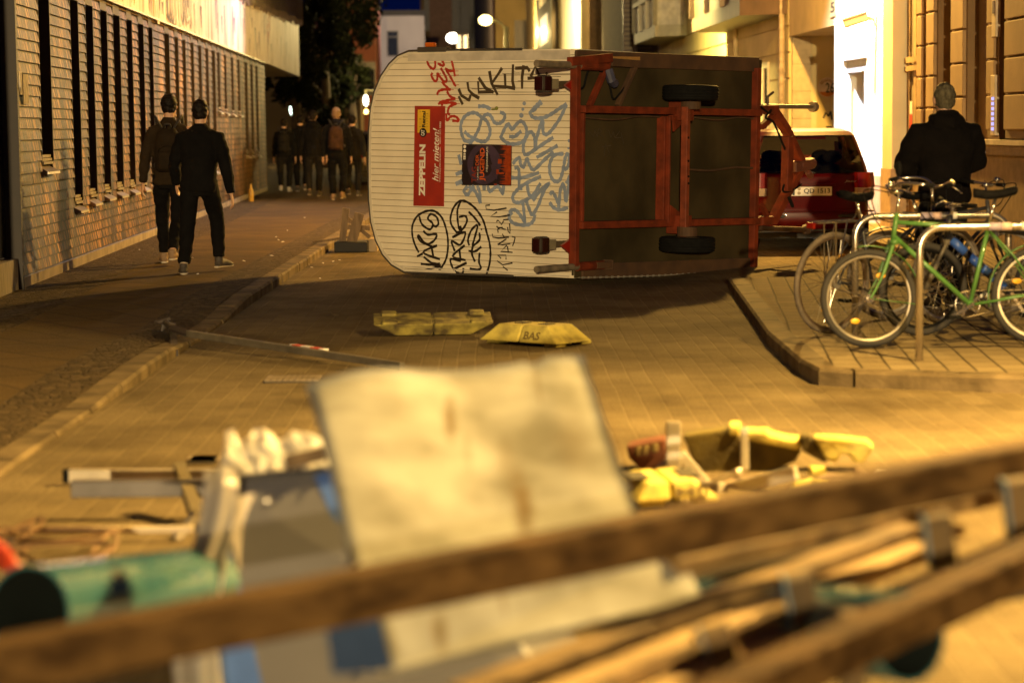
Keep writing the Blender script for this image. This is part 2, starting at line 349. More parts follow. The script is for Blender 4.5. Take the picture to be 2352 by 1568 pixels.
# faded spray paint colours in patches
_n2 = _N.new('ShaderNodeTexNoise'); _n2.inputs['Scale'].default_value = 0.9; _n2.inputs['Detail'].default_value = 3; _mp2 = _N.new('ShaderNodeMapping'); _mp2.inputs['Scale'].default_value = (1, 1.6, 0.9); _L.new(_tc.outputs['Object'], _mp2.inputs[0]); _L.new(_mp2.outputs[0], _n2.inputs[0])
_r2 = _N.new('ShaderNodeValToRGB'); e = _r2.color_ramp.elements; e[0].position = 0.36; e[0].color = (0.28, 0.17, 0.34, 1); e[1].position = 0.66; e[1].color = (0.5, 0.17, 0.08, 1)
k = e.new(0.44); k.color = (0.10, 0.19, 0.26, 1); k = e.new(0.5); k.color = (0.33, 0.25, 0.13, 1); k = e.new(0.58); k.color = (0.5, 0.34, 0.08, 1)
_L.new(_n2.outputs['Color'], _r2.inputs[0])
_n3 = _N.new('ShaderNodeTexNoise'); _n3.inputs['Scale'].default_value = 0.8; _n3.inputs['Detail'].default_value = 8; _L.new(_mp.outputs[0], _n3.inputs[0])
_r3 = _N.new('ShaderNodeValToRGB'); _r3.color_ramp.elements[0].position = 0.5; _r3.color_ramp.elements[1].position = 0.68; _r3.color_ramp.elements[1].color = (.32, .32, .32, 1); _L.new(_n3.outputs[0], _r3.inputs[0])
_mx = _N.new('ShaderNodeMix'); _mx.data_type = 'RGBA'; _L.new(_r3.outputs[0], _mx.inputs[0]); _L.new(_r.outputs[0], _mx.inputs[6]); _L.new(_r2.outputs[0], _mx.inputs[7])
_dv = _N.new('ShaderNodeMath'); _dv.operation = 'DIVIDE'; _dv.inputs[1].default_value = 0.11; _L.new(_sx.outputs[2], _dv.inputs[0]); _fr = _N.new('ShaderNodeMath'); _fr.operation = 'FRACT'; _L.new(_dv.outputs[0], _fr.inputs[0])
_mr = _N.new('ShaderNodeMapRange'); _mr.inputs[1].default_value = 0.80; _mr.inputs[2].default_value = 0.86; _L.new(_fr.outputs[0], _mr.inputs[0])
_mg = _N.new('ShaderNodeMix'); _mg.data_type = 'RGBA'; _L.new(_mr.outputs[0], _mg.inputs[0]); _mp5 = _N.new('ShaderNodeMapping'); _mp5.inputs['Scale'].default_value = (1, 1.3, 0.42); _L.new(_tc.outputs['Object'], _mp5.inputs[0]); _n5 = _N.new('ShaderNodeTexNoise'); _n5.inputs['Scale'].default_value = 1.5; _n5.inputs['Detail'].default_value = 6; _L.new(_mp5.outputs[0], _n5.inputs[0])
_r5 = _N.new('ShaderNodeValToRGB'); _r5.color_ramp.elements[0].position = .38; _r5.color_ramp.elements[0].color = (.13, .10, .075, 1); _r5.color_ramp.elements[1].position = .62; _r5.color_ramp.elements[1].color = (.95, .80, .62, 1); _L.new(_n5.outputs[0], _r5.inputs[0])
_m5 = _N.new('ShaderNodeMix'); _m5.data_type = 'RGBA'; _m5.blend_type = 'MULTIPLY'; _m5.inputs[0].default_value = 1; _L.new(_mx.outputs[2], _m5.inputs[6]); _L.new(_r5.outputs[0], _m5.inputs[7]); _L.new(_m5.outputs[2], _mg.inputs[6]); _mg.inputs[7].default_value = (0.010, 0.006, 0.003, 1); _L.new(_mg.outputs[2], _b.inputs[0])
_nb = _N.new('ShaderNodeTexNoise'); _nb.inputs['Scale'].default_value = 9; _nb.inputs['Detail'].default_value = 4; _L.new(_mp.outputs[0], _nb.inputs[0])
_bp = _N.new('ShaderNodeBump'); _bp.inputs['Strength'].default_value = 0.35; _bp.inputs['Distance'].default_value = 0.02; _L.new(_nb.outputs[0], _bp.inputs['Height']); _L.new(_bp.outputs[0], _b.inputs['Normal'])
frame_dk = mat('window_frame_metal', (0.034, 0.019, 0.010), 0.6, 0.0, var=0.2)
sillm = mat('sill_metal', (0.42, 0.36, 0.28), 0.38, 0.6, var=0.2)
glass_dk = mat('dark_glass', (0.012, 0.012, 0.014), 0.06, spec=0.8)
bandm = mat('painted_band', (0.34, 0.22, 0.18), 0.6, col2=(0.84, 0.72, 0.70), scale=1.0, stretch=(1, 3.5, 0.5), bump=0.15, bscale=8, detail=9, spec=.15, lo=.3, hi=.56)

BX, BY0 = WX, 20.0                                        # wall plane, near end of the shingles
org = (BX, 21.4, 0)
bld = sthing('shingled_building', 'long low building with grimy shingled wall, narrow slot windows and pale painted band', 'building', *org)
def pxY(px): return WL(px, 300).y
Wn = WL(35, 400).y; WE = WL(611, 400).y                  # near and far end of the shingles
ZB = 3.26
# slots: near px, far px, sill z
slots = [(90.8, 115.7, 1.28), (164, 181.5, .80), (199.2, 215.3, .84), (233, 247.6, .86), (262.2, 276.9, .86), (293, 304.7, .86), (319.3, 331, .86), (343, 351.6, .86),
         (379.5, 389.6, .88), (402.8, 410.2, .88), (420.5, 427, .88), (439.5, 445.5, .88), (457, 463, .88), (473.5, 479, .88), (488, 494.5, .88),
         (500.5, 505, 2.02), (515.8, 520, 2.0), (531.8, 536, 1.98), (546.5, 550.5, 1.98), (562.6, 568, 1.08), (576, 580.5, 1.06), (588, 592, 1.06)]
SL = [(pxY(a), pxY(b), z) for a, b, z in slots]
wall = MB(org); CH = 0.11
def courses(y0, y1, z0, z1):
    zz = math.floor(z0 / CH) * CH
    while zz < z1 - 1e-4:
        a, b = max(zz, z0), min(zz + CH, z1)
        # each course broken into boards of uneven length and lean
        yy = y0
        while yy < y1 - 1e-3:
            ye = min(y1, yy + random.uniform(0.9, 2.4))
            if y1 - ye < .12: ye = y1
            t = 0.024 + random.uniform(-.001, .003); t2 = 0.003 + random.uniform(0, .002); dz = random.uniform(-.003, .003)
            x = BX
            wall.add([(x - .05, yy, a), (x + t, yy, a + dz), (x + t, ye, a + dz), (x - .05, ye, a), (x - .05, yy, b), (x + t2, yy, b), (x + t2, ye, b), (x - .05, ye, b)],
                     [(0, 1, 2, 3), (1, 5, 6, 2), (4, 7, 6, 5), (0, 4, 5, 1), (3, 2, 6, 7)])
            yy = ye
        zz += CH
yy = Wn
for a, b, z in SL:
    courses(yy, a, 0.2, ZB - .02); courses(a, b, 0.2, z - .10); yy = b
courses(yy, WE, 0.2, ZB - .02)
wall.box((BX - .35, Wn, 0), (BX - .16, WE, ZB))           # body behind the boards
for a, b, z in SL: pass
wall.box((BX - .16, WE - .06, 0), (BX - .02, WE, ZB)); wall.box((BX - .16, Wn, 0), (BX - .02, Wn + .05, ZB))
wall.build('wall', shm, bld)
pl = MB(org); pl.box((BX - .1, Wn, 0), (BX + .03, WE, 0.2)); pl.build('plinth', mat('plinth_render', (0.30, 0.24, 0.16), 0.85, col2=(0.18, 0.14, 0.09), scale=3, bump=0.6, bscale=20), bld)
for i, (a, b, z) in enumerate(SL):
    f = MB(org); top = ZB - .16; fw = 0.035
    f.box((BX - .12, a, z), (BX + .018, a + fw * .6, top)); f.box((BX - .12, b - fw, z), (BX + .030, b, top)); f.box((BX - .12, a, top), (BX + .02, b, ZB - .02))
    f.box((BX - .13, (a + b) / 2 - .015, z), (BX - .06, (a + b) / 2 + .015, top))
    fo = f.build('window', frame_dk, bld)
    g = MB(org); g.box((BX - .155, a + fw, z), (BX - .135, b - fw, top)); g.build('pane', glass_dk, fo)
    s = MB(org); yc = (a + b) / 2
    for k in range(3 if z < 1.9 else 1): s.box((BX - .10, a + fw, z + .035 * k), (BX + .005 + .012 * (2 - k), b - fw, z + .035 * (k + 1) - .006))
    s.add([(BX - .02, a - .02, z - .10), (BX + .09, a - .02, z - .10), (BX + .09, b + .02, z - .10), (BX - .02, b + .02, z - .10), (BX - .02, a - .02, z - .02), (BX + .085, a - .02, z - .075), (BX + .085, b + .02, z - .075), (BX - .02, b + .02, z - .02)],
          [(0, 3, 2, 1), (4, 5, 6, 7), (0, 1, 5, 4), (1, 2, 6, 5), (2, 3, 7, 6), (3, 0, 4, 7)])
    s.build('sill', sillm, fo)
BE = WL(683, 100).y
bd = MB(org); bd.box((BX - 5, Wn - .2, ZB), (BX + .05, BE, 7.2)); bd.build('upper_band', bandm, bld)
tr = MB(org); yy = Wn
while yy < WE:
    tr.box((BX + .03, yy, ZB - .03), (BX + .07, min(yy + .85, WE), ZB - .004)); yy += .87
tr.build('drip_edge', sillm, bld)
# paint runs and washed graffiti on the band
gm = [mat('band_paint_violet', (0.22, 0.12, 0.30), 0.6, alpha=.6), mat('band_paint_grey', (0.07, 0.055, 0.05), 0.6, alpha=.7), mat('band_paint_orange', (0.5, 0.12, 0.03), 0.6, alpha=.8), mat('band_paint_blue', (0.08, 0.14, 0.32), 0.6, alpha=.55), mat('band_paint_white', (0.86, 0.82, 0.82), 0.6, alpha=.8), mat('band_paint_ochre', (0.60, 0.42, 0.14), 0.6, alpha=.5)]
rnd = random.Random(5)
bg_ = [MB(org) for _ in gm]
def runs(k, ya, yb, n, z0=3.3, z1=5.2):
    for _ in range(n):
        yc = rnd.uniform(ya, yb); wd = rnd.uniform(.02, .09) * 2; za = rnd.uniform(3.29, max(3.4, 1.15 + .0574 * yc)); zb = min(5.6, za + rnd.uniform(.15, .8)); x = BX + .052 + rnd.uniform(0, .004)
        bg_[k].quad((x, yc - wd * .3, za), (x, yc + wd * .3, za), (x, yc + wd, zb), (x, yc - wd, zb))
runs(4, 35, 41, 30); runs(1, 33, 41, 22); runs(0, 43, 58, 26); runs(3, 41, 60, 16); runs(2, 57.5, 59.3, 7, 4.0, 4.6); runs(2, 29.5, 31, 3, 3.9, 4.2); runs(5, 60, 68, 10); runs(1, 63, 66, 8, 3.5, 3.9); runs(5, 27, 34, 12)
for k in range(12):
    c = rnd.uniform(33.5, 40.5); z = 1.62 + .0574 * c - rnd.uniform(.0, .15)
    pts = [(c + .34 * cos(t / 10 * 2 * pi), z + .36 * sin(t / 10 * 2 * pi)) for t in range(11)]
    for q in range(10):
        (ya, za), (yb, zb) = pts[q], pts[q + 1]; x = BX + .057 + k * .0003
        bg_[4 if k % 2 else 1].quad((x, ya, za), (x, yb, zb), (x, yb * .8 + c * .2, zb * .8 + z * .2), (x, ya * .8 + c * .2, za * .8 + z * .2))
gp = None
for g_, mm in zip(bg_, gm):
    g_.build('graffiti', mm, bld)
rod = MB(org); yy = 46.0; k = 0
while yy < BE + .3:
    zb = 4.22 + .024 * (yy - 46) + .14 * (k % 2) + rnd.uniform(-.05, .05); rod.tube([(BX + .16, yy, zb), (BX + .16, yy, 7.0)], .028, 6)
    if k % 3 == 0: rod.box((BX + .05, yy - .02, zb + .3), (BX + .17, yy + .02, zb + .36))
    yy += .24; k += 1
for zz in (5.05, 5.7): rod.box((BX + .145, 44, zz), (BX + .175, BE, zz + .05))
rod.build('bar_screen', mat('bar_metal', (0.20, 0.17, 0.20), 0.35, 0.8), bld)
en = MB(org); en.box((BX - 5, WE - .4, 0), (BX - 2.2, BE, ZB)); en.build('recessed_wall', mat('recess_render', (0.25, 0.20, 0.12), 0.85, bump=.3), bld)
# entrance glazing at the near end
nb_o = (BX, 20.0, 0)
ng = sthing('glazed_entrance', 'dark glazed entrance with metal post and low plinth at the left edge', 'entrance', *nb_o)
g = MB(nb_o); g.box((BX - .12, 15, .42), (BX - .09, Wn - .08, 3.3)); g.build('pane', glass_dk, ng)
g = MB(nb_o); g.box((BX - .2, Wn - .09, 0), (BX + .06, Wn - .005, 3.3)); g.build('post', mat('dark_post', (0.018, 0.010, 0.006), .6), ng)
g = MB(nb_o); g.box((BX - .2, 15, 0), (BX + .02, Wn - .1, .40)); g.build('plinth', mat('plinth_dark', (0.22, 0.18, 0.12), 0.7, stretch=(1, 9, 1), scale=3, var=.3), ng)
# torn notice on the shingles
o_ = (BX + .045, WL(48, 180).y, WL(48, 190).z)
nt_ = sthing('notice_board', 'torn grey paper notices stuck on the shingles near the left edge', 'notice', *o_)
a, b = WL(38, 164, BX + .04), WL(70, 240, BX + .04)
g = MB(o_); g.box((BX + .035, a.y, b.z + .09), (BX + .041, a.y * .6 + b.y * .4, a.z)); g.box((BX + .036, a.y * .55 + b.y * .45, b.z), (BX + .043, a.y * .15 + b.y * .85, a.z - .02)); g.build('paper', mat('grey_paper', (.35, .29, .2), .7, var=.3, scale=9), nt_)
g = MB(o_); g.tube([(BX + .05, a.y + .02, a.z), (BX + .075, a.y - .03, (a.z + b.z) / 2), (BX + .05, a.y + .06, b.z + .1)], .012, 6); g.build('curled_edge', mat('pale_paper', (.7, .6, .45), .5), nt_)
# ================================================================== right hand houses (street frame, facade plane x = 7)
RX = 7.0
def ry(px): return WL(px, 280, RX).y
def rz(px, py): return WL(px, py, RX).z
plas_br = mat('brown_plaster', (0.20, 0.125, 0.055), 0.85, col2=(0.14, 0.085, 0.038), scale=1.2, bump=.25, bscale=30)
plas_lt = mat('light_block', (0.30, 0.20, 0.10), 0.85, var=.12, scale=2, bump=.25, bscale=30)
plas_ye = mat('yellow_plaster', (0.62, 0.50, 0.24), 0.85, col2=(0.50, 0.40, 0.19), scale=1.0, bump=.2, bscale=25)
plas_wh = mat('white_plaster', (0.74, 0.72, 0.66), 0.8, var=.05, scale=1.0, bump=.12, bscale=25)
plas_oc = mat('ochre_plaster', (0.42, 0.31, 0.13), 0.85, var=.15, scale=.8)
stone_tr = mat('stone_trim', (0.50, 0.42, 0.30), 0.7, var=.12)
dkfr = mat('dark_joinery', (0.085, 0.05, 0.028), 0.5, var=.25, scale=5, stretch=(1, 1, .2))
curt = mat('curtain', (0.16, 0.13, 0.09), 0.8, stretch=(14, 14, .4), scale=3, var=.45)
# --- nearest house: pilasters with block work, tall windows, plinth
y0, y1 = 23.0, ry(2088)
og = (RX, y1, 0)
h1 = sthing('rusticated_house', 'brown house with block pilasters, tall windows and high stone plinth at right edge', 'building', *og)
g = MB(og); g.box((RX, y0, 0), (RX + 4, y1, 8)); g.build('wall', plas_br, h1)
g = MB(og); g.box((RX - .16, y0, 0.0), (RX - .003, ry(2240), 1.22)); g.box((RX - .22, y0, 1.22), (RX - .002, ry(2238), 1.34)); g.build('plinth', mat('plinth_stone', (0.22, 0.145, 0.07), .8, var=.15, bump=.3), h1)
g = MB(og); g.box((RX - .26, y0, 1.342), (RX - .004, ry(2236), 1.40)); g.build('plinth_ledge', stone_tr, h1)
for pa, pb, pro in ((2352 + 60, 2352, .2), (2316, 2298, .14), (2243, 2214, .14), (2178, 2160, .16), (2146, 2134, .14)):
    ya, yb = ry(pa), ry(pb); z = 0.02 if pa < 2240 else 1.42
    g = MB(og); g.box((RX - pro, ya - .08, z), (RX - .003, yb + .08, 8)); pil = g.build('pilaster', plas_br, h1)
    g = MB(og); zz = z + .1
    while zz < 7.6:
        g.box((RX - pro - .045, ya, zz), (RX - pro + .01, yb, zz + .40)); zz += .425
    g.build('blocks', plas_lt, pil, bevel=.012)
for pa, pb in ((2128, 2093),):
    ya, yb = ry(pa), ry(pb)
    g = MB(og); g.box((RX - .05, ya, .9), (RX - .004, ya + .12, 6)); g.box((RX - .05, yb - .10, .9), (RX - .004, yb, 6)); g.box((RX - .06, (ya + yb) / 2 - .08, .9), (RX - .004, (ya + yb) / 2 + .08, 6)); zt = rz(2110, 148)
    g.box((RX - .09, ya, zt - .09), (RX - .06, yb, zt - .015)); g.box((RX - .09, ya, zt + .03), (RX - .06, yb, zt + .11))
    wdo = g.build('window', mat('window_joinery', (.34, .24, .13), .5, var=.2), h1)
    g = MB(og); g.box((RX - .025, ya + .12, .9), (RX - .012, yb - .1, 6)); g.build('pane', curt, wdo)
    z0 = rz(2115, 370); z1 = rz(2115, 232)
    g = MB(og); rd = MB(og); k = 0
    while z0 < z1:
        (g if k % 2 else rd).box((RX - .075, (ya + yb) / 2 + .10, z0), (RX - .07, (ya + yb) / 2 + .26, min(z1, z0 + .22))); z0 += .22; k += 1
    g.build('barrier_tape', mat('tape_white', (.75, .7, .65), .5), wdo); rd.build('barrier_tape', mat('tape_red', (.6, .05, .02), .5), wdo)
# small boxes on the house
for (px, py, hh, lab) in ((2282, 242, .36, 'bell panel with blue lit buttons on the brown house'), (2285, 12, .38, 'pale letter slot box high on the brown house')):
    p = WL(px, py, RX - .2); o2 = (RX - .2, p.y, p.z); t = sthing('bell_panel' if py > 100 else 'wall_box', lab, 'panel' if py > 100 else 'box', *o2)
    g = MB(o2); g.box((RX - .20, p.y - .05, p.z - hh), (RX - .14, p.y + .16, p.z + hh)); g.build('housing', stone_tr, t, bevel=.01)
    if py > 100:
        g = MB(o2)
        for k in range(7): g.box((RX - .212, p.y - .02, p.z - .30 + k * .06), (RX - .199, p.y + .06, p.z - .265 + k * .06))
        g.build('button', mat('blue_button', (.1, .1, .3), .4, emit=(.35, .35, 1.0), estr=1.6), t)
    else:
        g = MB(o2); g.box((RX - .212, p.y, p.z - .1), (RX - .199, p.y + .08, p.z + .05)); g.build('slot', dkfr, t)
# --- white house with doorway
y0, y1 = ry(2087), ry(1916)
og = (RX, y1, 0)
h2 = sthing('white_house', 'brightly lit white house front with open doorway beside the red car', 'building', *og)
da, db = ry(1990), ry(1941); zt = rz(1965, 140)
g = MB(og); zl = .95
g.box((RX, y0 + .0, 0), (RX + 3, da, 9)); g.box((RX, db, 0), (RX + 3, y1, 9)); g.box((RX, da, zt), (RX + 3, db, 9)); g.build('wall', plas_wh, h2)
yp = ry(2035)
g = MB(og); g.box((RX - .24, y0 + .004, zl), (RX - .004, y0 + .72, 9)); g.build('pilaster', mat('cream_plaster', (.70, .60, .38), .8, var=.06, scale=1.5), h2)
g = MB(og); g.box((RX - .26, y0 + .002, 0), (RX - .004, y0 + .74, zl - .003)); g.box((RX - .06, y0 + .76, 0), (RX - .004, da - .02, .8)); g.build('plinth', mat('tan_plinth', (.40, .28, .16), .85, var=.15, bump=.3), h2)
g = MB(og); g.box((RX + .02, da + .003, .05), (RX + .08, da + .28, zt - .003)); g.box((RX + .02, db - .10, .05), (RX + .08, db - .003, zt - .003)); g.box((RX + .02, da + .28, zt - .18), (RX + .08, db - .1, zt - .003)); g.box((RX - .05, da - .06, zt + .02), (RX + .0 - .004, db + .06, zt + .09))
fr_ = g.build('door_frame', mat('bluegrey_frame', (.45, .46, .5), .5, var=.1), h2)
g = MB(og); g.box((RX + .3, da + .003, .05), (RX + .36, db - .003, zt - .01)); g.build('door', mat('bluewhite_door', (.62, .64, .7), .5, var=.1, scale=2), h2)
ps = MB(og); p2 = MB(og)
rr = random.Random(3)
for k in range(26):
    z = rr.uniform(.3, 1.8); yy = rr.uniform(da + .28, da + .9); s_ = rr.uniform(.1, .26)
    (ps if k % 3 else p2).box((RX + .297 - k * .0004, yy, z), (RX + .2995, yy + s_, z + s_ * 1.3))
ps.build('poster', mat('old_poster', (.34, .22, .13), .7, var=.5, scale=9), fr_); p2.build('poster', mat('red_poster', (.42, .13, .08), .7, var=.4, scale=9), fr_)
# security camera
p = WL(2010, 46, RX - .02); o2 = (RX - .02, p.y, p.z)
t = sthing('security_camera', 'beige bullet security camera on bracket above the white doorway', 'camera', *o2)
g = MB(o2); A = V3((RX - .50, p.y + .05, p.z - .06)); B = V3((RX - .14, p.y - .02, p.z + .05)); g.bar(A, B, .15, .13, ch=.02)
g.build('housing', mat('camera_shell', (.55, .42, .22), .5), t, bevel=.01)
g = MB(o2); g.bar(A - (B - A).normalized() * .05 + V3((0, 0, .075)), B + V3((0, 0, .075)), .18, .015); g.build('sun_hood', mat('camera_shell', (.55, .42, .22), .5), t)
g = MB(o2); g.tube([B - V3((.04, 0, .02)), V3((RX - .06, p.y, p.z + .02)), V3((RX - .002, p.y, p.z - .02))], .03, 8); g.box((RX - .03, p.y - .08, p.z - .10), (RX - .003, p.y + .08, p.z + .06)); g.build('bracket', mat('camera_bracket', (.5, .4, .24), .5), t)
# --- passage between white and yellow house: overhanging storey, end wall with the number
y0, y1 = ry(1914), ry(1812)
og = (RX, y1, 0)
h3 = sthing('passage_gateway', 'shadowed passage under an overhanging storey with house number on its inner wall', 'gateway', *og)
zs = 3.28
g = MB(og); g.box((RX + .002, y0 + .003, zs), (RX + 3.2, y1 - .003, 9)); g.build('overhang', mat('tan_plaster', (.52, .40, .22), .85, var=.12, scale=1.5), h3)
g = MB(og); yb_ = y1 - .006
xj = plane_hit(1861, 200, SM, 1, y1).x
zz = .15
while zz < zs - .02:
    g.box((RX + .05, y1 - .10, zz), (xj, y1 - .005, min(zz + .50, zs - .004))); zz += .52
g.box((RX + .06, y1 - .085, 0), (xj - .01, y1 - .003, zs - .005)); g.build('quoin_blocks', mat('block_tan', (.46, .36, .2), .85, var=.12, bump=.2), h3, bevel=.01)
g = MB(og); g.box((xj, y1 - .06, 0), (RX + 5, y1 - .004, zs - .004)); g.build('end_wall', plas_ye, h3)
g = MB(og); g.box((RX + 5, y0, 0), (RX + 5.2, y1, zs)); g.build('back_wall', plas_br, h3)
# round sign 26, scrawled M, number 5
def on_end(px, py, d=.07): return plane_hit(px, py, SM, 1, y1 - d)
c = on_end(1900, 201); o2 = tuple(c); r = (on_end(1922, 201) - c).length
sg = sthing('round_sign', 'round white and orange sign with number 26 on the passage wall', 'sign', *o2)
g = MB(o2); g.prism([(r * cos(a_ / 24 * 2 * pi), r * sin(a_ / 24 * 2 * pi) * 1.0) for a_ in range(24)], lambda x, z, t_: (c.x + x, c.y - t_, c.z + z), .012); g.build('disc', mat('sign_white', (.62, .52, .36), .5), sg)
g = MB(o2); g.prism([(r * .96 * cos(a_), r * .96 * sin(a_)) for a_ in [pi + .5 + k * (pi - 1.0) / 12 for k in range(13)]], lambda x, z, t_: (c.x + x, c.y - .0125 - t_, c.z + z), .002); g.build('orange_field', mat('sign_orange', (.5, .16, .02), .5), sg)
g = MB(o2)
for k in range(9):
    a_ = .55 + k * .25; g.bar((c.x + r * .6 * cos(a_), c.y - .0135, c.z + r * .6 * sin(a_)), (c.x + r * .92 * cos(a_), c.y - .0135, c.z + r * .92 * sin(a_)), .02, .002, up=(0, -1, 0))
g.build('rays', mat('sign_brown', (.22, .1, .03), .5), sg)
g = MB(o2); a, b = on_end(1896, 214), on_end(1916, 190); put_text(g, '26', (a.x, c.y - .015, a.z), (b.x - a.x, 0, 0), (0, 0, b.z - a.z), bold=.02)
g.build('number', mat('sign_black', (.01, .01, .01), .5), sg)
g = MB(og)
for pts in (((1891, 272), (1897, 258), (1903, 268), (1908, 256), (1911, 276)), ((1897, 292), (1912, 292)), ((1880, 196), (1890, 208), (1896, 214))):
    P = [on_end(*q, .062) for q in pts]
    for A, B in zip(P[:-1], P[1:]): g.bar(A, B, .035, .003, up=(0, -1, 0))
g.build('graffiti', mat('spray_black', (.02, .015, .01), .6), h3)
a, b = WL(1911, 24, RX - .004), WL(1916, 12, RX - .004); o2 = (RX, a.y, a.z)
sg = sthing('number_plate', 'small plate with number 5 high on the passage storey', 'sign', *o2)
g = MB(o2); g.box((RX - .02, b.y - .25, a.z - .12), (RX - .001, a.y + .12, b.z + .15)); g.build('plate', mat('cream_plate', (.55, .44, .25), .6), sg)
g = MB(o2); put_text(g, '5', (RX - .022, a.y + .05, a.z - .05), (0, b.y - a.y - .2, 0), (0, 0, b.z - a.z + .1), bold=.02); g.build('number', mat('sign_black', (.01, .01, .01), .5), sg)
# --- yellow house with grooved plaster, bay windows, drain pipe
y0, y1 = ry(1811), ry(1512)
og = (RX, y1, 0)
h4 = sthing('yellow_house', 'yellow plaster house with grooved front and two bay windows above the caravan', 'building', *og)
g = MB(og); g.box((RX + .03, y0, 0), (RX + 6, y1, 12))
zz = 0.0
while zz < 6:
    g.box((RX, y0, zz), (RX + .032, y1, zz + .465)); zz += .50
g.build('wall', plas_ye, h4)
for px_a, px_b, za, zb in ((1765, 1756, .9, 2.75), (1800, 1793, .9, 2.8), (1600, 1592, .9, 3.0)):
    ya, yb = ry(px_a), ry(px_b)
    g = MB(og); g.box((RX - .03, ya - .12, za), (RX + .03, ya, zb + .12)); g.box((RX - .03, yb, za), (RX + .03, yb + .12, zb + .12)); g.box((RX - .03, ya, zb), (RX + .03, yb, zb + .12)); wo = g.build('window', stone_tr, h4)
    g = MB(og); g.box((RX - .012, ya, za), (RX - .004, yb, zb)); g.build('pane', glass_dk, wo)
def bay(ya, yb, z0, pro, mframe, mpan, panel):
    g = MB(og); s_ = .5
    fp = [(RX - .003, ya), (RX - pro, ya + s_), (RX - pro, yb - s_), (RX - .003, yb)]
    def fr(x, yv, t_): return (x, yv, z0 + t_)
    g.prism(fp, fr, .3); fp2 = [(RX - .003, ya + .06), (RX - pro + .05, ya + s_ + .03), (RX - pro + .05, yb - s_ - .03), (RX - .003, yb - .06)]
    for (xa, yA), (xb, yB) in zip(fp[:-1], fp[1:]):
        n = 3 if abs(xb - xa) < .01 else 1
        for k in range(n + 1):
            t_ = k / n; g.box((xa + (xb - xa) * t_ - .06, yA + (yB - yA) * t_ - .07, z0 + .3), (xa + (xb - xa) * t_ + .06, yA + (yB - yA) * t_ + .07, z0 + 3))
        g.bar((xa, yA, z0 + 1.1), (xb, yB, z0 + 1.1), .1, .12)
    bo = g.build('bay_window', mframe, h4)
    g = MB(og); g.prism(fp2, lambda x, yv, t_: (x, yv, z0 + .303 + t_), .74); g.build('panel', mpan, bo)
    g = MB(og); g.prism(fp2, lambda x, yv, t_: (x, yv, z0 + 1.05 + t_), 2.2); g.build('pane', glass_dk if panel else mat('pane_grey', (.10, .10, .09), .08, spec=.7), bo)
bay(ry(1808), ry(1668), 3.72, .85, dkfr, dkfr, True)
bay(ry(1578), ry(1516), 3.98, .8, mat('pale_bay_frame', (.42, .40, .30), .6, var=.1), mat('pale_panel', (.66, .63, .5), .6), False)
g = MB(og); pz = ry(1806); g.tube([(RX - .09, pz, .1), (RX - .09, pz, 9)], .055, 8)
for zz in (1.2, 2.6, 4.0): g.tube([(RX - .09, pz, zz), (RX - .09, pz, zz + .08)], .07, 8)
for zz in range(14): g.box((RX - .152, pz - .06, .5 + zz * .14), (RX - .145, pz + .03, .5 + zz * .14 + .1)) if zz % 3 else None
g.build('drain_pipe', mat('pipe_tan', (.36, .27, .17), .5, var=.3, scale=9), h4)
g = MB(og); pz = ry(1697); g.tube([(RX - .07, pz, .1), (RX - .07, pz, 9)], .05, 8); g.build('drain_pipe', mat('pipe_yellow', (.5, .4, .2), .5), h4)
# --- ochre block with bright front, shutters at its side
BL = 5.7
ye = plane_hit(1400, 280, SM, 0, RX).y
yo0 = 86.0; xo = plane_hit(1336, 60, SM, 1, yo0).x
og = (xo, yo0, 0)
h5 = sthing('ochre_house', 'tall ochre house with brightly lit street front and glowing upper window', 'building', *og)
y5 = 132.0
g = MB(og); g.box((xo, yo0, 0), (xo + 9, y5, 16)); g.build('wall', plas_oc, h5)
g = MB(og); ya = plane_hit(1292, 60, SM, 0, xo).y; g.box((xo - .05, yo0 + .002, 0), (xo - .004, ya, 16)); g.build('lit_front', mat('lamplit_plaster', (.8, .72, .5), .8, var=.04), h5)  # pale panel carries the lamplight on the ochre front in its colour
ya, yb = plane_hit(1275, 60, SM, 0, xo).y, plane_hit(1255, 60, SM, 0, xo).y
za = plane_hit(1265, 103, SM, 0, xo).z; zb = plane_hit(1265, 36, SM, 0, xo).z
g = MB(og); g.box((xo - .35, ya - 3, za - .5), (xo - .31, ya, zb + 3)); g.box((xo - .35, yb, za - .5), (xo - .31, yb + 3, zb + 3)); g.box((xo - .34, ya, za - .5), (xo - .3, yb, za)); g.box((xo - .34, ya, zb), (xo - .3, yb, zb + .5))
wo = g.build('window', mat('grey_joinery', (.35, .33, .24), .6), h5)
g = MB(og); g.box((xo - .3, ya, za), (xo - .25, yb, zb)); g.build('pane', mat('lit_pane', (.8, .7, .4), .5, emit=(1, .78, .4), estr=1.1), wo)
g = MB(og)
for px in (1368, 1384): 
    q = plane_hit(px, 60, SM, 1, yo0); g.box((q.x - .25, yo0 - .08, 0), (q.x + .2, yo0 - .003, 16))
g.build('dark_strip', mat('dark_strip', (.12, .07, .025), .8), h5)
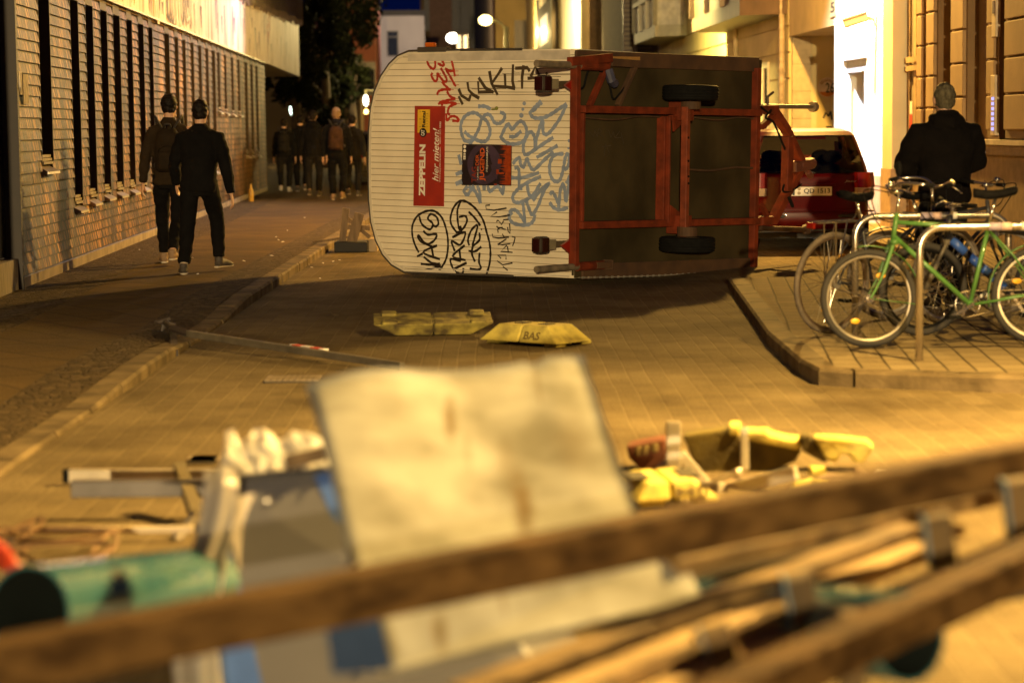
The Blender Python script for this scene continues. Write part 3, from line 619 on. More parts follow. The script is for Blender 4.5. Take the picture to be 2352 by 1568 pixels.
# dark shuttered wing between ochre and yellow house
q = plane_hit(1424, 60, SM, 1, 74.0).x; og = (q, 74, 0)
h6 = sthing('shuttered_house', 'dark narrow house front with tall shutters and drain pipe beside the yellow house', 'building', *og)
g = MB(og); g.box((q + .2, 74, 0), (q + 6, 84, 15)); g.build('wall', mat('dark_plaster', (.13, .09, .035), .85, var=.2), h6)
for k, px in enumerate((1446, 1468, 1484)):
    xx = plane_hit(px, 40, SM, 1, 73.9).x
    g = MB(og); g.box((xx - .22, 73.8, 3.7), (xx + .22, 73.99, 8)); sh = g.build('shutter', dkfr, h6)
    g = MB(og)
    for zz in range(26): g.bar((xx - .17, 73.79, 3.8 + zz * .15), (xx + .17, 73.79, 3.8 + zz * .15), .02, .05)
    g.build('louvres', mat('louvre', (.22, .16, .07), .5), sh)
g = MB(og); xx = plane_hit(1458, 60, SM, 1, 73.7).x; g.tube([(xx, 73.6, .1), (xx, 73.6, 14)], .06, 8); g.build('drain_pipe', mat('pipe_pale', (.5, .42, .22), .45), h6)
# --- brown houses at the bend of the street
og = (4.2, 134, 0)
h7 = sthing('brown_tenement', 'dim brown tenement behind the far street lamps', 'building', *og)
g = MB(og); g.box((4.2, 134, 0), (16, 190, 22)); g.build('wall', mat('dim_plaster', (.24, .16, .06), .85, var=.3, scale=.35), h7)
for px, py, w_, h_ in ((1232, 45, 1.2, 2.6), (1205, 95, 1.2, 2.4), (1222, 100, 1.0, 2.6)):
    q = plane_hit(px, py, SM, 1, 134)
    g = MB(og); g.box((q.x - w_ / 2, 133.9, q.z - h_ / 2), (q.x + w_ / 2, 133.99, q.z + h_ / 2)); wo = g.build('window', dkfr, h7)
q = plane_hit(1180, 60, SM, 1, 205).x; qa = plane_hit(966, 60, SM, 1, 205).x; og = (qa, 205, 0)
h8 = sthing('corner_tenement', 'brown corner tenement closing the street left of the lamps', 'building', *og)
g = MB(og); g.box((qa, 205, 0), (q + 4, 225, 24)); g.build('wall', mat('dim_plaster2', (.20, .125, .05), .85, var=.35, scale=.3), h8)
for px, py, w_, h_ in ((995, 20, 1.6, 4), (1030, 22, 2.2, 5), (1075, 40, 1.5, 4), (1100, 90, 1.6, 4)):
    p_ = plane_hit(px, py, SM, 1, 205)
    g = MB(og); g.box((p_.x - w_ / 2, 204.8, p_.z - h_ / 2), (p_.x + w_ / 2, 204.99, p_.z + h_ / 2)); g.build('window', mat('dim_window', (.05, .03, .012), .4), h8)
g = MB(og); p_ = plane_hit(1012, 45, SM, 1, 205); g.box((p_.x - 1, 204.6, p_.z - 3), (p_.x + 1, 204.98, p_.z + 6)); g.build('bay', mat('pinkish_plaster', (.34, .2, .12), .8), h8)
# --- gray house and red house on the far left
ga, gb_ = plane_hit(862, 60, SM, 1, 150), plane_hit(975, 60, SM, 1, 150); zt = plane_hit(920, 37, SM, 1, 150).z
og = (ga.x, 150, 0)
h9 = sthing('grey_house', 'pale grey gable house under the dark blue sky', 'building', *og)
g = MB(og); g.box((ga.x, 150, 0), (gb_.x, 165, zt)); g.build('wall', mat('grey_plaster', (.36, .32, .30), .85, var=.08, scale=.5), h9)
g = MB(og); g.box((ga.x - .2, 149.8, zt), (gb_.x + .1, 165.2, zt + .35)); g.build('roof', mat('roof_dark', (.03, .025, .02), .8), h9)
p_ = plane_hit(902, 96, SM, 1, 150); g = MB(og); g.box((p_.x - .38, 149.9, p_.z - .95), (p_.x + .38, 149.99, p_.z + .7)); wo = g.build('window', mat('grey_sash', (.16, .145, .13), .8, spec=.1), h9)
g = MB(og); g.box((p_.x - .3, 149.87, p_.z - .9), (p_.x + .3, 149.9, p_.z + .25)); g.box((p_.x - .3, 149.87, p_.z + .35), (p_.x + .3, 149.9, p_.z + .62)); g.build('pane', mat('pane_blue', (.012, .016, .03), .7, spec=.1), wo)
ga, gb_ = plane_hit(812, 60, SM, 1, 125), plane_hit(862, 60, SM, 1, 125); zt = plane_hit(840, 128, SM, 1, 125).z
og = (ga.x, 125, 0)
h10 = sthing('red_house', 'low dark red house between the tree and the grey house', 'building', *og)
g = MB(og); g.box((ga.x - 2, 125, 0), (gb_.x, 140, zt + 3.2)); g.build('wall', mat('red_plaster', (.12, .03, .014), .85, var=.2, scale=.6), h10)
p_ = plane_hit(846, 168, SM, 1, 125); g = MB(og); g.box((p_.x - .4, 124.9, p_.z - 1.2), (p_.x + .4, 124.99, p_.z + .6)); wo = g.build('window', mat('grey_sash', (.16, .145, .13), .8, spec=.1), h10)
g = MB(og); g.box((p_.x - .33, 124.87, p_.z - 1.1), (p_.x + .33, 124.9, p_.z + .2)); g.build('pane', glass_dk, wo)
ga, gb_ = plane_hit(600, 60, SM, 1, 118), plane_hit(825, 60, SM, 1, 118); og = (gb_.x, 118, 0)
h11 = sthing('dim_house', 'dim brown house behind the walking group', 'building', *og)
g = MB(og); g.box((ga.x - 8, 118, 0), (gb_.x, 124.5, 4.4)); g.build('wall', mat('dim_plaster3', (.10, .065, .03), .85, var=.25, scale=.4), h11)
# ------------------------------------------------------------------ street lamps and small lights down the street
lampglow = mat('lamp_glow', (.9, .8, .5), .4, emit=(1, .74, .22), estr=12)
lampwhite = mat('lamp_white', (.9, .85, .8), .4, emit=(1, .90, .72), estr=12)
polem = mat('pole_metal', (.42, .38, .2), .5, .3)
def street_lamp(px, py, ppx, D, lab, head, hr):
    h = PD(px, py, D); pb = PD(ppx, 100, D); base = V3((pb.x, D, 0)); t = thing('street_lamp', lab, 'street lamp', base)
    g = MB(base); g.tube([(base.x, D, 0), (base.x, D, h.z - .25)], [.12, .09], 10); g.build('pole', polem, t, smooth=True)
    g = MB(base); g.tube(smoothline([(base.x, D, h.z - .5), (base.x - .12 * (1 if h.x < base.x else -1), D, h.z - .2), ((base.x + h.x) / 2, D, h.z - .02), (h.x, D, h.z + .05)]), .05, 8); g.build('arm', polem, t, smooth=True)
    g = MB(base); g.sph((h.x, D, h.z), (hr * 1.3, hr, hr), 14, 8); g.build('lamp_globe', head, t, smooth=True)
    return h
street_lamp(1115, 47, 1163, 84, 'bright yellow street lamp with long arm on a pale pole', lampglow, .19)
street_lamp(1040, 88, 1062, 118, 'smaller white street lamp left of the bright one', lampwhite, .26)
for px, py, D, r, mm, lab in ((673, 252, 105, (.15, .12, .30), mat('lamp_cold', (.8, .9, .8), .4, emit=(.8, 1, .85), estr=9), 'cold white glowing shop lantern beyond the walking group'),
                              (840, 231, 95, (.10, .10, .22), mat('lamp_cold2', (.9, .95, .85), .4, emit=(.95, 1, .85), estr=14), 'tall white glowing lantern at the edge of the caravan'),
                              (841, 257, 95, (.09, .09, .09), mat('lamp_amber', (.9, .7, .2), .4, emit=(1, .7, .2), estr=10), 'small amber light below the white lantern')):
    p_ = PD(px, py, D); t = thing('lantern', lab, 'lantern', p_)
    g = MB(p_); g.sph(p_, r, 12, 8); g.build('glass', mm, t, smooth=True)
    g = MB(p_); g.tube([p_ + V3((0, .1, r[2] * .6)), p_ + V3((0, .1, r[2] + .2)), p_ + V3((0, 6, r[2] + .25))], .03, 6); g.build('bracket', polem, t)
p_ = PD(1060, 105, 117)
for px, lab in ((1054, 'left of two upright lit windows beside the white lamp'), (1069, 'right of two upright lit windows beside the white lamp')):
    a = PD(px - 4, 113, 116); b = PD(px + 4, 82, 116); t = thing('lit_column', lab, 'lit window', (a.x, 116, 0))
    g = MB((a.x, 116, 0)); g.box((a.x - .04, 116.05, 0), (b.x + .04, 116.4, b.z + .1)); g.build('casing', dkfr, t)
    g = MB((a.x, 116, 0)); g.box((a.x, 116, a.z - 1), (b.x, 116.04, b.z)); g.build('pane', mat('warm_pane', (.9, .7, .4), .5, emit=(1, .72, .36), estr=2.2), t)
# ------------------------------------------------------------------ trees
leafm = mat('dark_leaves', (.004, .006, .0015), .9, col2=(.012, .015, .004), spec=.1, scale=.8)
barkm = mat('bark', (.07, .05, .03), .9, bump=.5)
def tree(px, py, D, rad, n, lab, seed, tx=None):
    c = PD(px, py, D); base = V3((c.x if tx is None else tx, D, 0)); t = thing('street_tree', lab, 'tree', base); rr = random.Random(seed)
    g = MB(base); top = V3((c.x, D, c.z)); g.tube(smoothline([tuple(base), (base.x + .1, D, c.z * .4), tuple(top)]), [.26 - .012 * k for k in range(13)], 9)
    for k in range(9):
        a_ = k * 2.4; q = top + V3((cos(a_) * rad[0] * .75, sin(a_) * rad[1] * .75, rad[2] * rr.uniform(-.5, .6))); st = base.lerp(top, rr.uniform(.55, .95)); g.tube([st, st.lerp(q, .5) + V3((0, 0, .3)), q], [.09, .05, .02], 6)
    g.build('trunk', barkm, t)
    g = MB(base); cl = []
    for _ in range(46):
        v = V3((rr.gauss(0, 1), rr.gauss(0, 1), rr.gauss(0, 1))).normalized() * rr.uniform(.35, 1.0); cl.append((V3((c.x + v.x * rad[0], D + v.y * rad[1], c.z + v.z * rad[2])), rr.uniform(.45, 1.0) * min(rad) * .42))
    for _ in range(n):
        cc, cr = rr.choice(cl); v = V3((rr.gauss(0, 1), rr.gauss(0, 1), rr.gauss(0, 1))).normalized(); p = cc + v * cr * rr.uniform(.5, 1.05)
        a_ = V3((rr.uniform(-1, 1), rr.uniform(-1, 1), rr.uniform(-1, 1))).normalized(); b_ = a_.cross(v); b_ = b_.normalized() if b_.length > .01 else V3((1, 0, 0)); s_ = rr.uniform(.09, .17)
        g.add([p - a_ * s_, p + b_ * s_ * .55, p + a_ * s_, p - b_ * s_ * .55], [(0, 1, 2, 3)])
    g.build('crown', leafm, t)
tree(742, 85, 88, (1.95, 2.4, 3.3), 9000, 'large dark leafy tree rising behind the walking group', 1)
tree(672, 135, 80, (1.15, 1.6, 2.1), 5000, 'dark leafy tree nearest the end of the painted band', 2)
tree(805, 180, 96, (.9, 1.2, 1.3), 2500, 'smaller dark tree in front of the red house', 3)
# ================================================================== overturned site trailer
PN = G(1318, 640, .06)
TM = Matrix.Translation(PN) @ Matrix.Rotation(radians(1.25), 4, 'Y') @ Matrix.Rotation(radians(-38), 4, 'Z')
tr_ = thing('site_trailer', 'white construction trailer covered in graffiti, tipped on its side with red chassis facing the street', 'trailer')
tr_.matrix_world = TM
def FE(px, py, y=0.0): return plane_hit(px, py, TM, 1, y)
def FU(px, py, x=0.0): return plane_hit(px, py, TM, 0, x)
def S5(cx, cy): return 1286.2 + cx * .3553, 103.4 + cy * .3553
ORI = {'E2': (1600, 200, .1913), 'E3': (1840, 380, .1913), 'E4': (1840, 650, .1913), 'C3': (1460, 180, .3827), 'C4': (1460, 600, .3827)}
def PV(o, x, y):
    a, b, s = ORI[o]; return (a + x * s) * .57422, (b + y * s) * .57422
# paint of the end wall and body: grooves run along the height of the body, dark thin lines
trw = bpy.data.materials.new('trailer_white'); trw.use_nodes = True
_N, _L = trw.node_tree.nodes, trw.node_tree.links; _b = _N['Principled BSDF']; _b.inputs['Roughness'].default_value = .5
_tc = _N.new('ShaderNodeTexCoord'); _sx = _N.new('ShaderNodeSeparateXYZ'); _L.new(_tc.outputs['Object'], _sx.inputs[0])
_m1 = _N.new('ShaderNodeMath'); _m1.operation = 'PINGPONG'; _m1.inputs[1].default_value = .0335; _L.new(_sx.outputs[2], _m1.inputs[0])
_r = _N.new('ShaderNodeMapRange'); _r.inputs[1].default_value = .0012; _r.inputs[2].default_value = .0042; _L.new(_m1.outputs[0], _r.inputs[0])
_n = _N.new('ShaderNodeTexNoise'); _n.inputs['Scale'].default_value = 1.6; _n.inputs['Detail'].default_value = 8; _L.new(_tc.outputs['Object'], _n.inputs[0])
_c = _N.new('ShaderNodeValToRGB'); _c.color_ramp.elements[0].position = .3; _c.color_ramp.elements[0].color = (.64, .55, .40, 1); _c.color_ramp.elements[1].position = .6; _c.color_ramp.elements[1].color = (.80, .71, .54, 1); _L.new(_n.outputs[0], _c.inputs[0])
_x = _N.new('ShaderNodeMix'); _x.data_type = 'RGBA'; _L.new(_r.outputs[0], _x.inputs[0]); _x.inputs[6].default_value = (.20, .14, .07, 1); _L.new(_c.outputs[0], _x.inputs[7]); _L.new(_x.outputs[2], _b.inputs[0])
_bp = _N.new('ShaderNodeBump'); _bp.inputs['Strength'].default_value = .6; _bp.inputs['Distance'].default_value = .006; _L.new(_r.outputs[0], _bp.inputs['Height']); _L.new(_bp.outputs[0], _b.inputs['Normal'])
redm = mat('chassis_red', (.19, .030, .009), .65, col2=(.10, .018, .006), scale=7, bump=.25, bscale=40, spec=.25)
undm = mat('dirty_floor_board', (.060, .043, .018), .85, col2=(.028, .020, .008), scale=1.4, bump=.15, bscale=20, detail=9, spec=.15)
rustm = mat('rusty_rail', (.05, .024, .011), .8, col2=(.085, .04, .015), scale=5)
blk = mat('black_rubber', (.006, .0055, .005), .85, var=.3, scale=20, spec=.15)
galv = mat('galvanised', (.36, .33, .28), .45, .5, var=.2, scale=8)
offw = mat('trailer_trim', (.52, .46, .37), .55, var=.15)
out = [(1313, 113), (1200, 113.5), (1060, 115), (940, 118), (915, 128), (895, 147), (876, 175), (861, 210), (852, 250), (848, 300), (847, 380), (848, 460), (853, 510), (864, 552), (880, 585), (900, 608), (930, 625), (1050, 629.5), (1180, 634), (1312, 639)]
OUT = [FE(*p) for p in out]; OUT = [(min(p.x, 0.0), p.z) for p in OUT]; OUT[0] = (0.0, OUT[0][1]); OUT[-1] = (0.0, OUT[-1][1])
LT = FU(1741, 400).y; WT = OUT[0][1]; Z0 = OUT[-1][1]
g = MB(); g.prism(OUT, lambda x, z, t: (x, t, z), LT); g.build('body', trw, tr_)
g = MB()
cx_ = sum(p[0] for p in OUT) / len(OUT); cz_ = sum(p[1] for p in OUT) / len(OUT)
arc = OUT[2:-2]; inn = [(x + (cx_ - x) * .045, z + (cz_ - z) * .03) for x, z in arc]
for i in range(len(arc) - 1):
    a, b, c, d = arc[i], arc[i + 1], inn[i + 1], inn[i]
    g.add([(a[0], -.012, a[1]), (b[0], -.012, b[1]), (c[0], -.012, c[1]), (d[0], -.012, d[1]), (a[0], -.001, a[1]), (b[0], -.001, b[1]), (c[0], -.001, c[1]), (d[0], -.001, d[1])], [(0, 1, 2, 3), (0, 4, 5, 1), (3, 2, 6, 7)])
g.build('edge_trim', mat('trim_cream', (.62, .55, .42), .5, var=.1), tr_)
g = MB(); g.tube([(x, -.004, z) for x, z in OUT[1:-1]], .014, 6); g.build('roof_seal', mat('dark_seal', (.05, .04, .03), .7), tr_)
g = MB(); g.box((-.02, -.012, Z0 + .03), (-.001, -.001, WT - .03)); g.box((0.001, .0, Z0 + .005), (.02, LT, WT - .005)); g.build('floor_panel', undm, tr_)
g = MB()                                                  # cover strips at both long edges of the end wall
for a, b in (((938, 121), (1310, 137)), ((905, 609), (1308, 636))):
    A, B = FE(*a), FE(*b); g.box((A.x, -.010, A.z), (B.x, -.001, B.z))
g.build('cover_strip', offw, tr_)
# skirts along the two long edges (top and bottom as it lies)
def beam(name, c0, c1, wd, p0, p1, m_, par=tr_, lab=None):
    A, B = FU(*S5(*c0), p1), FU(*S5(*c1), p1); mid = (p0 + p1) / 2
    A.x = mid; B.x = mid
    g = MB(); g.bar(A, B, wd, p1 - p0, up=(1, 0, 0)); return g.build(name, m_, par, bevel=.006, label=lab)
beam('side_rail', (110, 85), (1290, 128), .16, .02, .05, rustm)
beam('side_rail', (150, 1465), (1262, 1420), .16, .02, .05, rustm)
for a, b, w_, p1 in (((124, 120), (112, 1432), .07, .11), ((160, 395), (150, 1150), .04, .08), ((1293, 150), (1266, 1435), .085, .10), ((165, 415), (1310, 440), .075, .16), ((150, 1166), (1300, 1138), .075, .16), ((690, 465), (678, 1150), .06, .13), ((716, 460), (706, 1150), .03, .17)):
    beam('chassis_beam', a, b, w_, .021, p1, redm)
for a, b in (((328, 110), (205, 395)), ((498, 140), (388, 392))): beam('brace', a, b, .05, .03, .09, redm if a[0] < 400 else rustm)
beam('tow_fitting', (80, 108), (345, 82), .09, .05, .12, redm); beam('tow_fitting', (345, 90), (520, 92), .05, .03, .07, mat('ochre_paint', (.34, .18, .05), .6)); beam('tow_fitting', (340, 112), (520, 125), .08, .05, .09, rustm)
for tri in (((722, 455), (822, 470), (728, 560)), ((708, 1035), (806, 1115), (702, 1152))):
    P = [FU(*S5(*c), .15) for c in tri]; g = MB(); g.prism([(p.y, p.z) for p in P], lambda y_, z_, t: (.15 + t, y_, z_), .02); g.build('gusset', redm, tr_)
ax = beam('axle', (835, 400), (822, 1240), .062, .24, .32, mat('axle_red', (.19, .036, .011), .6, var=.3, scale=9, bump=.3))
for c in ((805, 430), (790, 1160)):
    P = FU(*S5(*c), .2); g = MB(); g.box((.05, P.y - .09, P.z - .10), (.28, P.y + .07, P.z + .10)); g.build('bracket', redm, tr_, bevel=.01)
for zz in (600, 750, 850, 895):
    P = FU(*S5(829, zz), .32); g = MB(); g.tube([(.318, P.y, P.z), (.328, P.y, P.z)], .012, 8); g.build('bolt', blk, ax)
for cx1, cy1, cx2, cy2, r_ in ((700, 520, 700, 1100, .012), (780, 800, 1290, 800, .012), (160, 470, 680, 470, .010), (870, 470, 1280, 480, .010)):
    g = MB(); A, B = FU(*S5(cx1, cy1), .06), FU(*S5(cx2, cy2), .06); g.tube(smoothline([tuple(A), tuple(A.lerp(B, .35) + V3((.015, 0, -.02))), tuple(A.lerp(B, .7) + V3((-.01, 0, .015))), tuple(B)]), r_, 6); g.build('brake_line', rustm, tr_)
g = MB()
for k in range(14):
    for z_ in (WT - .06, Z0 + .06): g.tube([(.02, .12 + k * (LT - .24) / 13, z_), (.032, .12 + k * (LT - .24) / 13, z_)], .012, 6)
g.build('rivets', galv, tr_)
for c in ((845, 385), (822, 1205)):
    P = FU(*S5(*c), .28); g = MB(); g.tube([P - V3((0, 0, .05)), P + V3((0, 0, .05))], .11, 18); g.build('brake_drum', rustm, tr_)
# wheels
def lathe(g, prof, c, ax_, e1_, n=40):                     # prof: (r, h)
    c, ax_, e1_ = V3(c), V3(ax_).normalized(), V3(e1_).normalized(); e2_ = ax_.cross(e1_)
    rows = [[c + ax_ * h + e1_ * (r * cos(2 * pi * k / n)) + e2_ * (r * sin(2 * pi * k / n)) for k in range(n)] for r, h in prof]
    g.rings(rows, cap=False); return g
for c in ((845, 310), (822, 1288)):
    P = FU(*S5(*c), .30); wh = MB(); hw = .083
    prof = [(.17, -hw * .8), (.22, -hw), (.275, -hw * .97), (.298, -hw * .8)]
    for z_ in (-.05, -.018, .018, .05): prof += [(.303, z_ - .006), (.294, z_ - .004), (.294, z_ + .004), (.303, z_ + .006)]
    prof += [(.298, hw * .8), (.275, hw * .97), (.22, hw), (.17, hw * .8)]
    w_ = thing('wheel', None, None); w_.parent = tr_
    lathe(wh, prof, P, (0, 0, 1), (1, 0, 0)); wh.build('tyre', blk, w_, smooth=True)
    g = MB(); lathe(g, [(.171, -.07), (.16, -.05), (.14, .02), (.06, .03), (.055, .05), (.001, .05)], P, (0, 0, 1), (1, 0, 0), 28); lathe(g, [(.171, .07), (.16, .05), (.15, .0), (.001, -.01)], P, (0, 0, 1), (1, 0, 0), 28); g.build('rim', mat('rim_dark', (.12, .08, .05), .5, .4), w_, smooth=True)
# corner jacks, lamps on arms, reflectors
for (px, py), y1_ in (((1232, 146), .42), ((1232, 619), .40)):
    A = FU(px, py, .075); g = MB(); g.tube([A, (A.x, 0.05, A.z)], .036, 12); j = g.build('support_leg', mat('jack_tube', (.20, .155, .10), .6, .2, var=.3, scale=12), tr_, smooth=False)
    g = MB(); g.tube([(A.x, -.05, A.z), (A.x, y1_, A.z)], .047, 12); g.build('sleeve', redm, j)
    if py > 400: g = MB(); g.box((A.x - .05, y1_ - .16, A.z - .03), (A.x + .055, y1_ + .1, A.z + .035)); g.box((A.x - .06, y1_ + .09, A.z - .05), (A.x + .065, y1_ + .10, A.z + .05)); g.build('foot_plate', rustm, j)
    else: g = MB(); g.tube([(A.x + .02, y1_, A.z - .03), (A.x + .05, y1_ + .02, A.z - .14), (A.x + .03, y1_ + .1, A.z - .17)], .05, 8); g.build('clamp', mat('clamp_dark', (.05, .05, .09), .5), j)
for px, py, tri in ((1238, 192, ((30, 262), (98, 208), (98, 318))), (1232, 563, ((8, 1297), (78, 1245), (78, 1362)))):
    A = FU(px, py, -.05); li = MB(); li.box((A.x - .05, A.y - .01, A.z - .085), (A.x + .06, A.y + .16, A.z + .085)); lo_ = li.build('tail_light', mat('lamp_shell', (.035, .025, .015), .55), tr_, bevel=.03)
    g = MB(); g.box((A.x - .04, A.y - .03, A.z - .07), (A.x + .05, A.y - .005, A.z + .07)); g.box((A.x + .055, A.y + .02, A.z - .075), (A.x + .072, A.y + .12, A.z + .075)); g.build('lens', mat('red_lens', (.022, .004, .003), .2, spec=.5), lo_, bevel=.01)
    g = MB(); g.bar((A.x, A.y + .15, A.z), (A.x, A.y + .27, A.z), .09, .10); g.build('collar', mat('collar_grey', (.24, .20, .12), .5), lo_)
    g = MB(); g.bar((A.x, A.y + .2, A.z), (A.x, .03, A.z), .055, .06); g.build('arm', mat('arm_dark', (.09, .065, .035), .6), lo_)
    P = [FU(*S5(*c), .03) for c in tri]; g = MB(); g.prism([(p.y, p.z) for p in P], lambda y_, z_, t: (.01 + t, y_, z_), .03); g.build('reflector', mat('reflector_red', (.25, .012, .004), .3), tr_)
# roof marker light at the far top of the end wall
P = FE(985, 116); g = MB(); g.box((P.x - .15, -.02, P.z - .02), (P.x + .25, .06, P.z + .035)); mo = g.build('marker_base', mat('dark_seal', (.05, .04, .03), .7), tr_, bevel=.008)
g = MB(); g.box((P.x - .06, -.0, P.z + .036), (P.x + .06, .06, P.z + .085)); g.build('marker_light', mat('amber_lens', (.6, .12, .01), .25), mo, bevel=.012)
# drawbar at the far end
XD = .12
def dp(cx, cy, x=XD): return FU(*S5(cx, cy), x)
db_ = MB(); db_.bar(dp(1290, 420), dp(1395, 418), .10, .1, up=(1, 0, 0)); db_.bar(dp(1380, 425), dp(1468, 560), .095, .1, up=(1, 0, 0)); db_.bar(dp(1468, 560), dp(1560, 760), .085, .1, up=(1, 0, 0))
db_.bar(dp(1290, 1138), dp(1385, 1132), .10, .1, up=(1, 0, 0)); db_.bar(dp(1375, 1135), dp(1462, 965), .10, .1, up=(1, 0, 0)); db_.bar(dp(1462, 965), dp(1560, 790), .085, .1, up=(1, 0, 0))
dr = db_.build('drawbar', redm, tr_, bevel=.01)
g = MB(); g.bar(dp(1474, 590, .2), dp(1465, 945, .2), .12, .10, up=(1, 0, 0)); g.build('cross_member', redm, dr, bevel=.01)
g = MB(); g.bar(dp(1500, 790), dp(1610, 770), .12, .12, up=(1, 0, 0)); g.tube([dp(1540, 775), dp(1630, 765)], .07, 10); g.tube([dp(1600, 820), dp(1625, 850)], .04, 8); g.build('coupling', mat('coupling_dark', (.10, .03, .02), .5), dr, bevel=.01)
g = MB(); g.tube([dp(1310, 397), dp(1640, 400)], .026, 12); A, B = dp(1628, 400), dp(1646, 400); g.tube([A, B], .062, 10); g.build('jockey_tube', mat('jockey_metal', (.20, .16, .11), .5, .4), dr)
g = MB(); g.tube([dp(1343, 385, .16), dp(1343, 335, .16), dp(1378, 306, .16)], .016, 8); g.build('crank', mat('crank_dark', (.08, .05, .03), .5), dr)
g = MB(); g.bar(dp(1380, 460), dp(1302, 530), .07, .05, up=(1, 0, 0)); g.build('strut', redm, dr); g = MB(); g.bar(dp(1300, 1030), dp(1340, 1110), .05, .05, up=(1, 0, 0)); g.build('strut', redm, dr)
g = MB(); g.tube([dp(1300, 1185), dp(1600, 1192)], .03, 10); g.tube([dp(1590, 1165), dp(1596, 1215)], .05, 8); g.build('tow_rod', rustm, dr)
g = MB(); g.tube(smoothline([tuple(dp(*c, .2)) for c in ((1300, 400), (1350, 440), (1365, 420), (1330, 470), (1380, 500), (1440, 640), (1490, 760), (1480, 830), (1440, 940), (1500, 940), (1560, 900))]), .012, 6); g.tube([dp(1480, 985, .2), dp(1505, 1045, .2)], .02, 6); g.build('cable', blk, dr)
g = MB(); g.tube(smoothline([tuple(FU(*S5(*c), .06)) for c in ((100, 270), (150, 275), (190, 160), (280, 180), (320, 260), (345, 350), (390, 310), (420, 270))]), .011, 6); g.build('cable', blk, tr_)
# sagging chain along the lower edge
ch_ = MB(); n = 60
for k in range(n):
    t = k / (n - 1); P = FU(*S5(130 + 1120 * t, 1503 - 52 * t + 10 * sin(pi * t)), .07); d = V3((0, .028, 0)); ch_.bar(P - d * .6, P + d * .6, .022 if k % 2 else .008, .008 if k % 2 else .022, up=(1, 0, 0))
ch_.build('chain', galv, tr_)
# ------------------------------------------------------------------ sign, poster and paint on the end wall
def rect_frame(c):                                        # corners in photo units TL TR BR BL -> local bilinear
    P = [FE(*q) for q in c]
    def f(u, v, y): return tuple((P[0] * (1 - u) * (1 - v) + P[1] * u * (1 - v) + P[2] * u * v + P[3] * (1 - u) * v).xz), y
    return lambda u, v, y: (lambda q: V3((q[0][0], -q[1], q[0][1])))(f(u, v, y))
sig = [PV('C3', 525, 638), PV('C3', 840, 640), PV('C4', 827, 590), PV('C4', 510, 583)]
SF_ = rect_frame(sig)
def su(x, y):                                             # crop point -> sign u, v
    return (x - 520) / 313.0, (y - 639) / (1684 - 639)
def sheet(g, fr, u0, v0, u1, v1, ya, yb):
    g.add([fr(u0, v0, ya), fr(u1, v0, ya), fr(u1, v1, ya), fr(u0, v1, ya), fr(u0, v0, yb), fr(u1, v0, yb), fr(u1, v1, yb), fr(u0, v1, yb)], [(0, 1, 2, 3), (4, 5, 6, 7), (0, 4, 5, 1), (1, 5, 6, 2), (2, 6, 7, 3), (3, 7, 4, 0)])
g = MB(); sheet(g, SF_, 0, 0, 1, 1, .001, .008); sgn = g.build('rental_sign', mat('sign_red', (.36, .03, .015), .45, col2=(.27, .022, .015), scale=4), tr_)
def vtext(g, fr, txt, u_of, x0, x1, ytop, ybot, y, **k):   # text running upwards between x0..x1, from ybot to ytop
    a = fr(*u_of(x1, ybot), y); b = fr(*u_of(x1, ytop), y); c = fr(*u_of(x0, ybot), y); put_text(g, txt, a, b - a, c - a, **k)
twh = mat('lettering_white', (.72, .66, .55), .5); tbk = mat('lettering_black', (.012, .01, .01), .5)
g = MB(); u0 = su(553, 676); u1 = su(680, 918); sheet(g, SF_, *u0, *u1, .0083, .0095); yel = g.build('yellow_field', mat('sign_yellow', (.70, .42, .03), .5), sgn)
g = MB(); g.add([SF_(*su(612 + 38 * cos(k / 20 * 2 * pi), 917 + 48 * sin(k / 20 * 2 * pi)), .0105) for k in range(20)], [tuple(range(20))]); vtext(g, SF_, 'Rental', su, 600, 636, 692, 862, .0105, bold=.035)
for yy_, a_, b_ in ((700, 570, 592), (775, 568, 590), (855, 568, 590), (680, 562, 580), (718, 640, 662), (772, 640, 662), (795, 640, 662), (825, 640, 662), (850, 640, 662)):
    sheet(g, SF_, *su(a_, yy_), *su(b_, yy_ + 3), .0096, .0105)
g.build('lettering', tbk, sgn)
g = MB(); vtext(g, SF_, 'CAT', su, 592, 629, 888, 950, .0118, bold=.045); g.build('lettering', twh, sgn); g = MB(); vtext(g, SF_, 'ZEPPELIN', su, 577, 640, 1040, 1582, .0105, bold=.05); g.build('lettering', twh, sgn); g = MB(); vtext(g, SF_, 'hier mieten!', su, 715, 778, 868, 1425, .0105, bold=.012, shear=.35); g.build('lettering', twh, sgn); g = MB(); vtext(g, SF_, 'www.zeppelin-rental.com   0800-1805 8888', su, 781, 803, 800, 1432, .0105); g.build('lettering', twh, sgn)
pos = [PV('C3', 1020, 1036), PV('C3', 1537, 1044), PV('C3', 1530, 1472), PV('C3', 1012, 1466)]
PF = rect_frame(pos)
def pu(x, y): return (x - 1017) / 517.0, (y - 1040) / 430.0
g = MB(); sheet(g, PF, 0, 0, 1, 1, .001, .005); po = g.build('poster', mat('poster_black', (.018, .010, .014), .5, var=.3), tr_)
g = MB()
def ell(cx, cy, rx, ry_, y, n=36): return [PF(*pu(min(1532, cx + rx * cos(k / n * 2 * pi)), max(1045, min(1466, cy + ry_ * sin(k / n * 2 * pi)))), y) for k in range(n)]
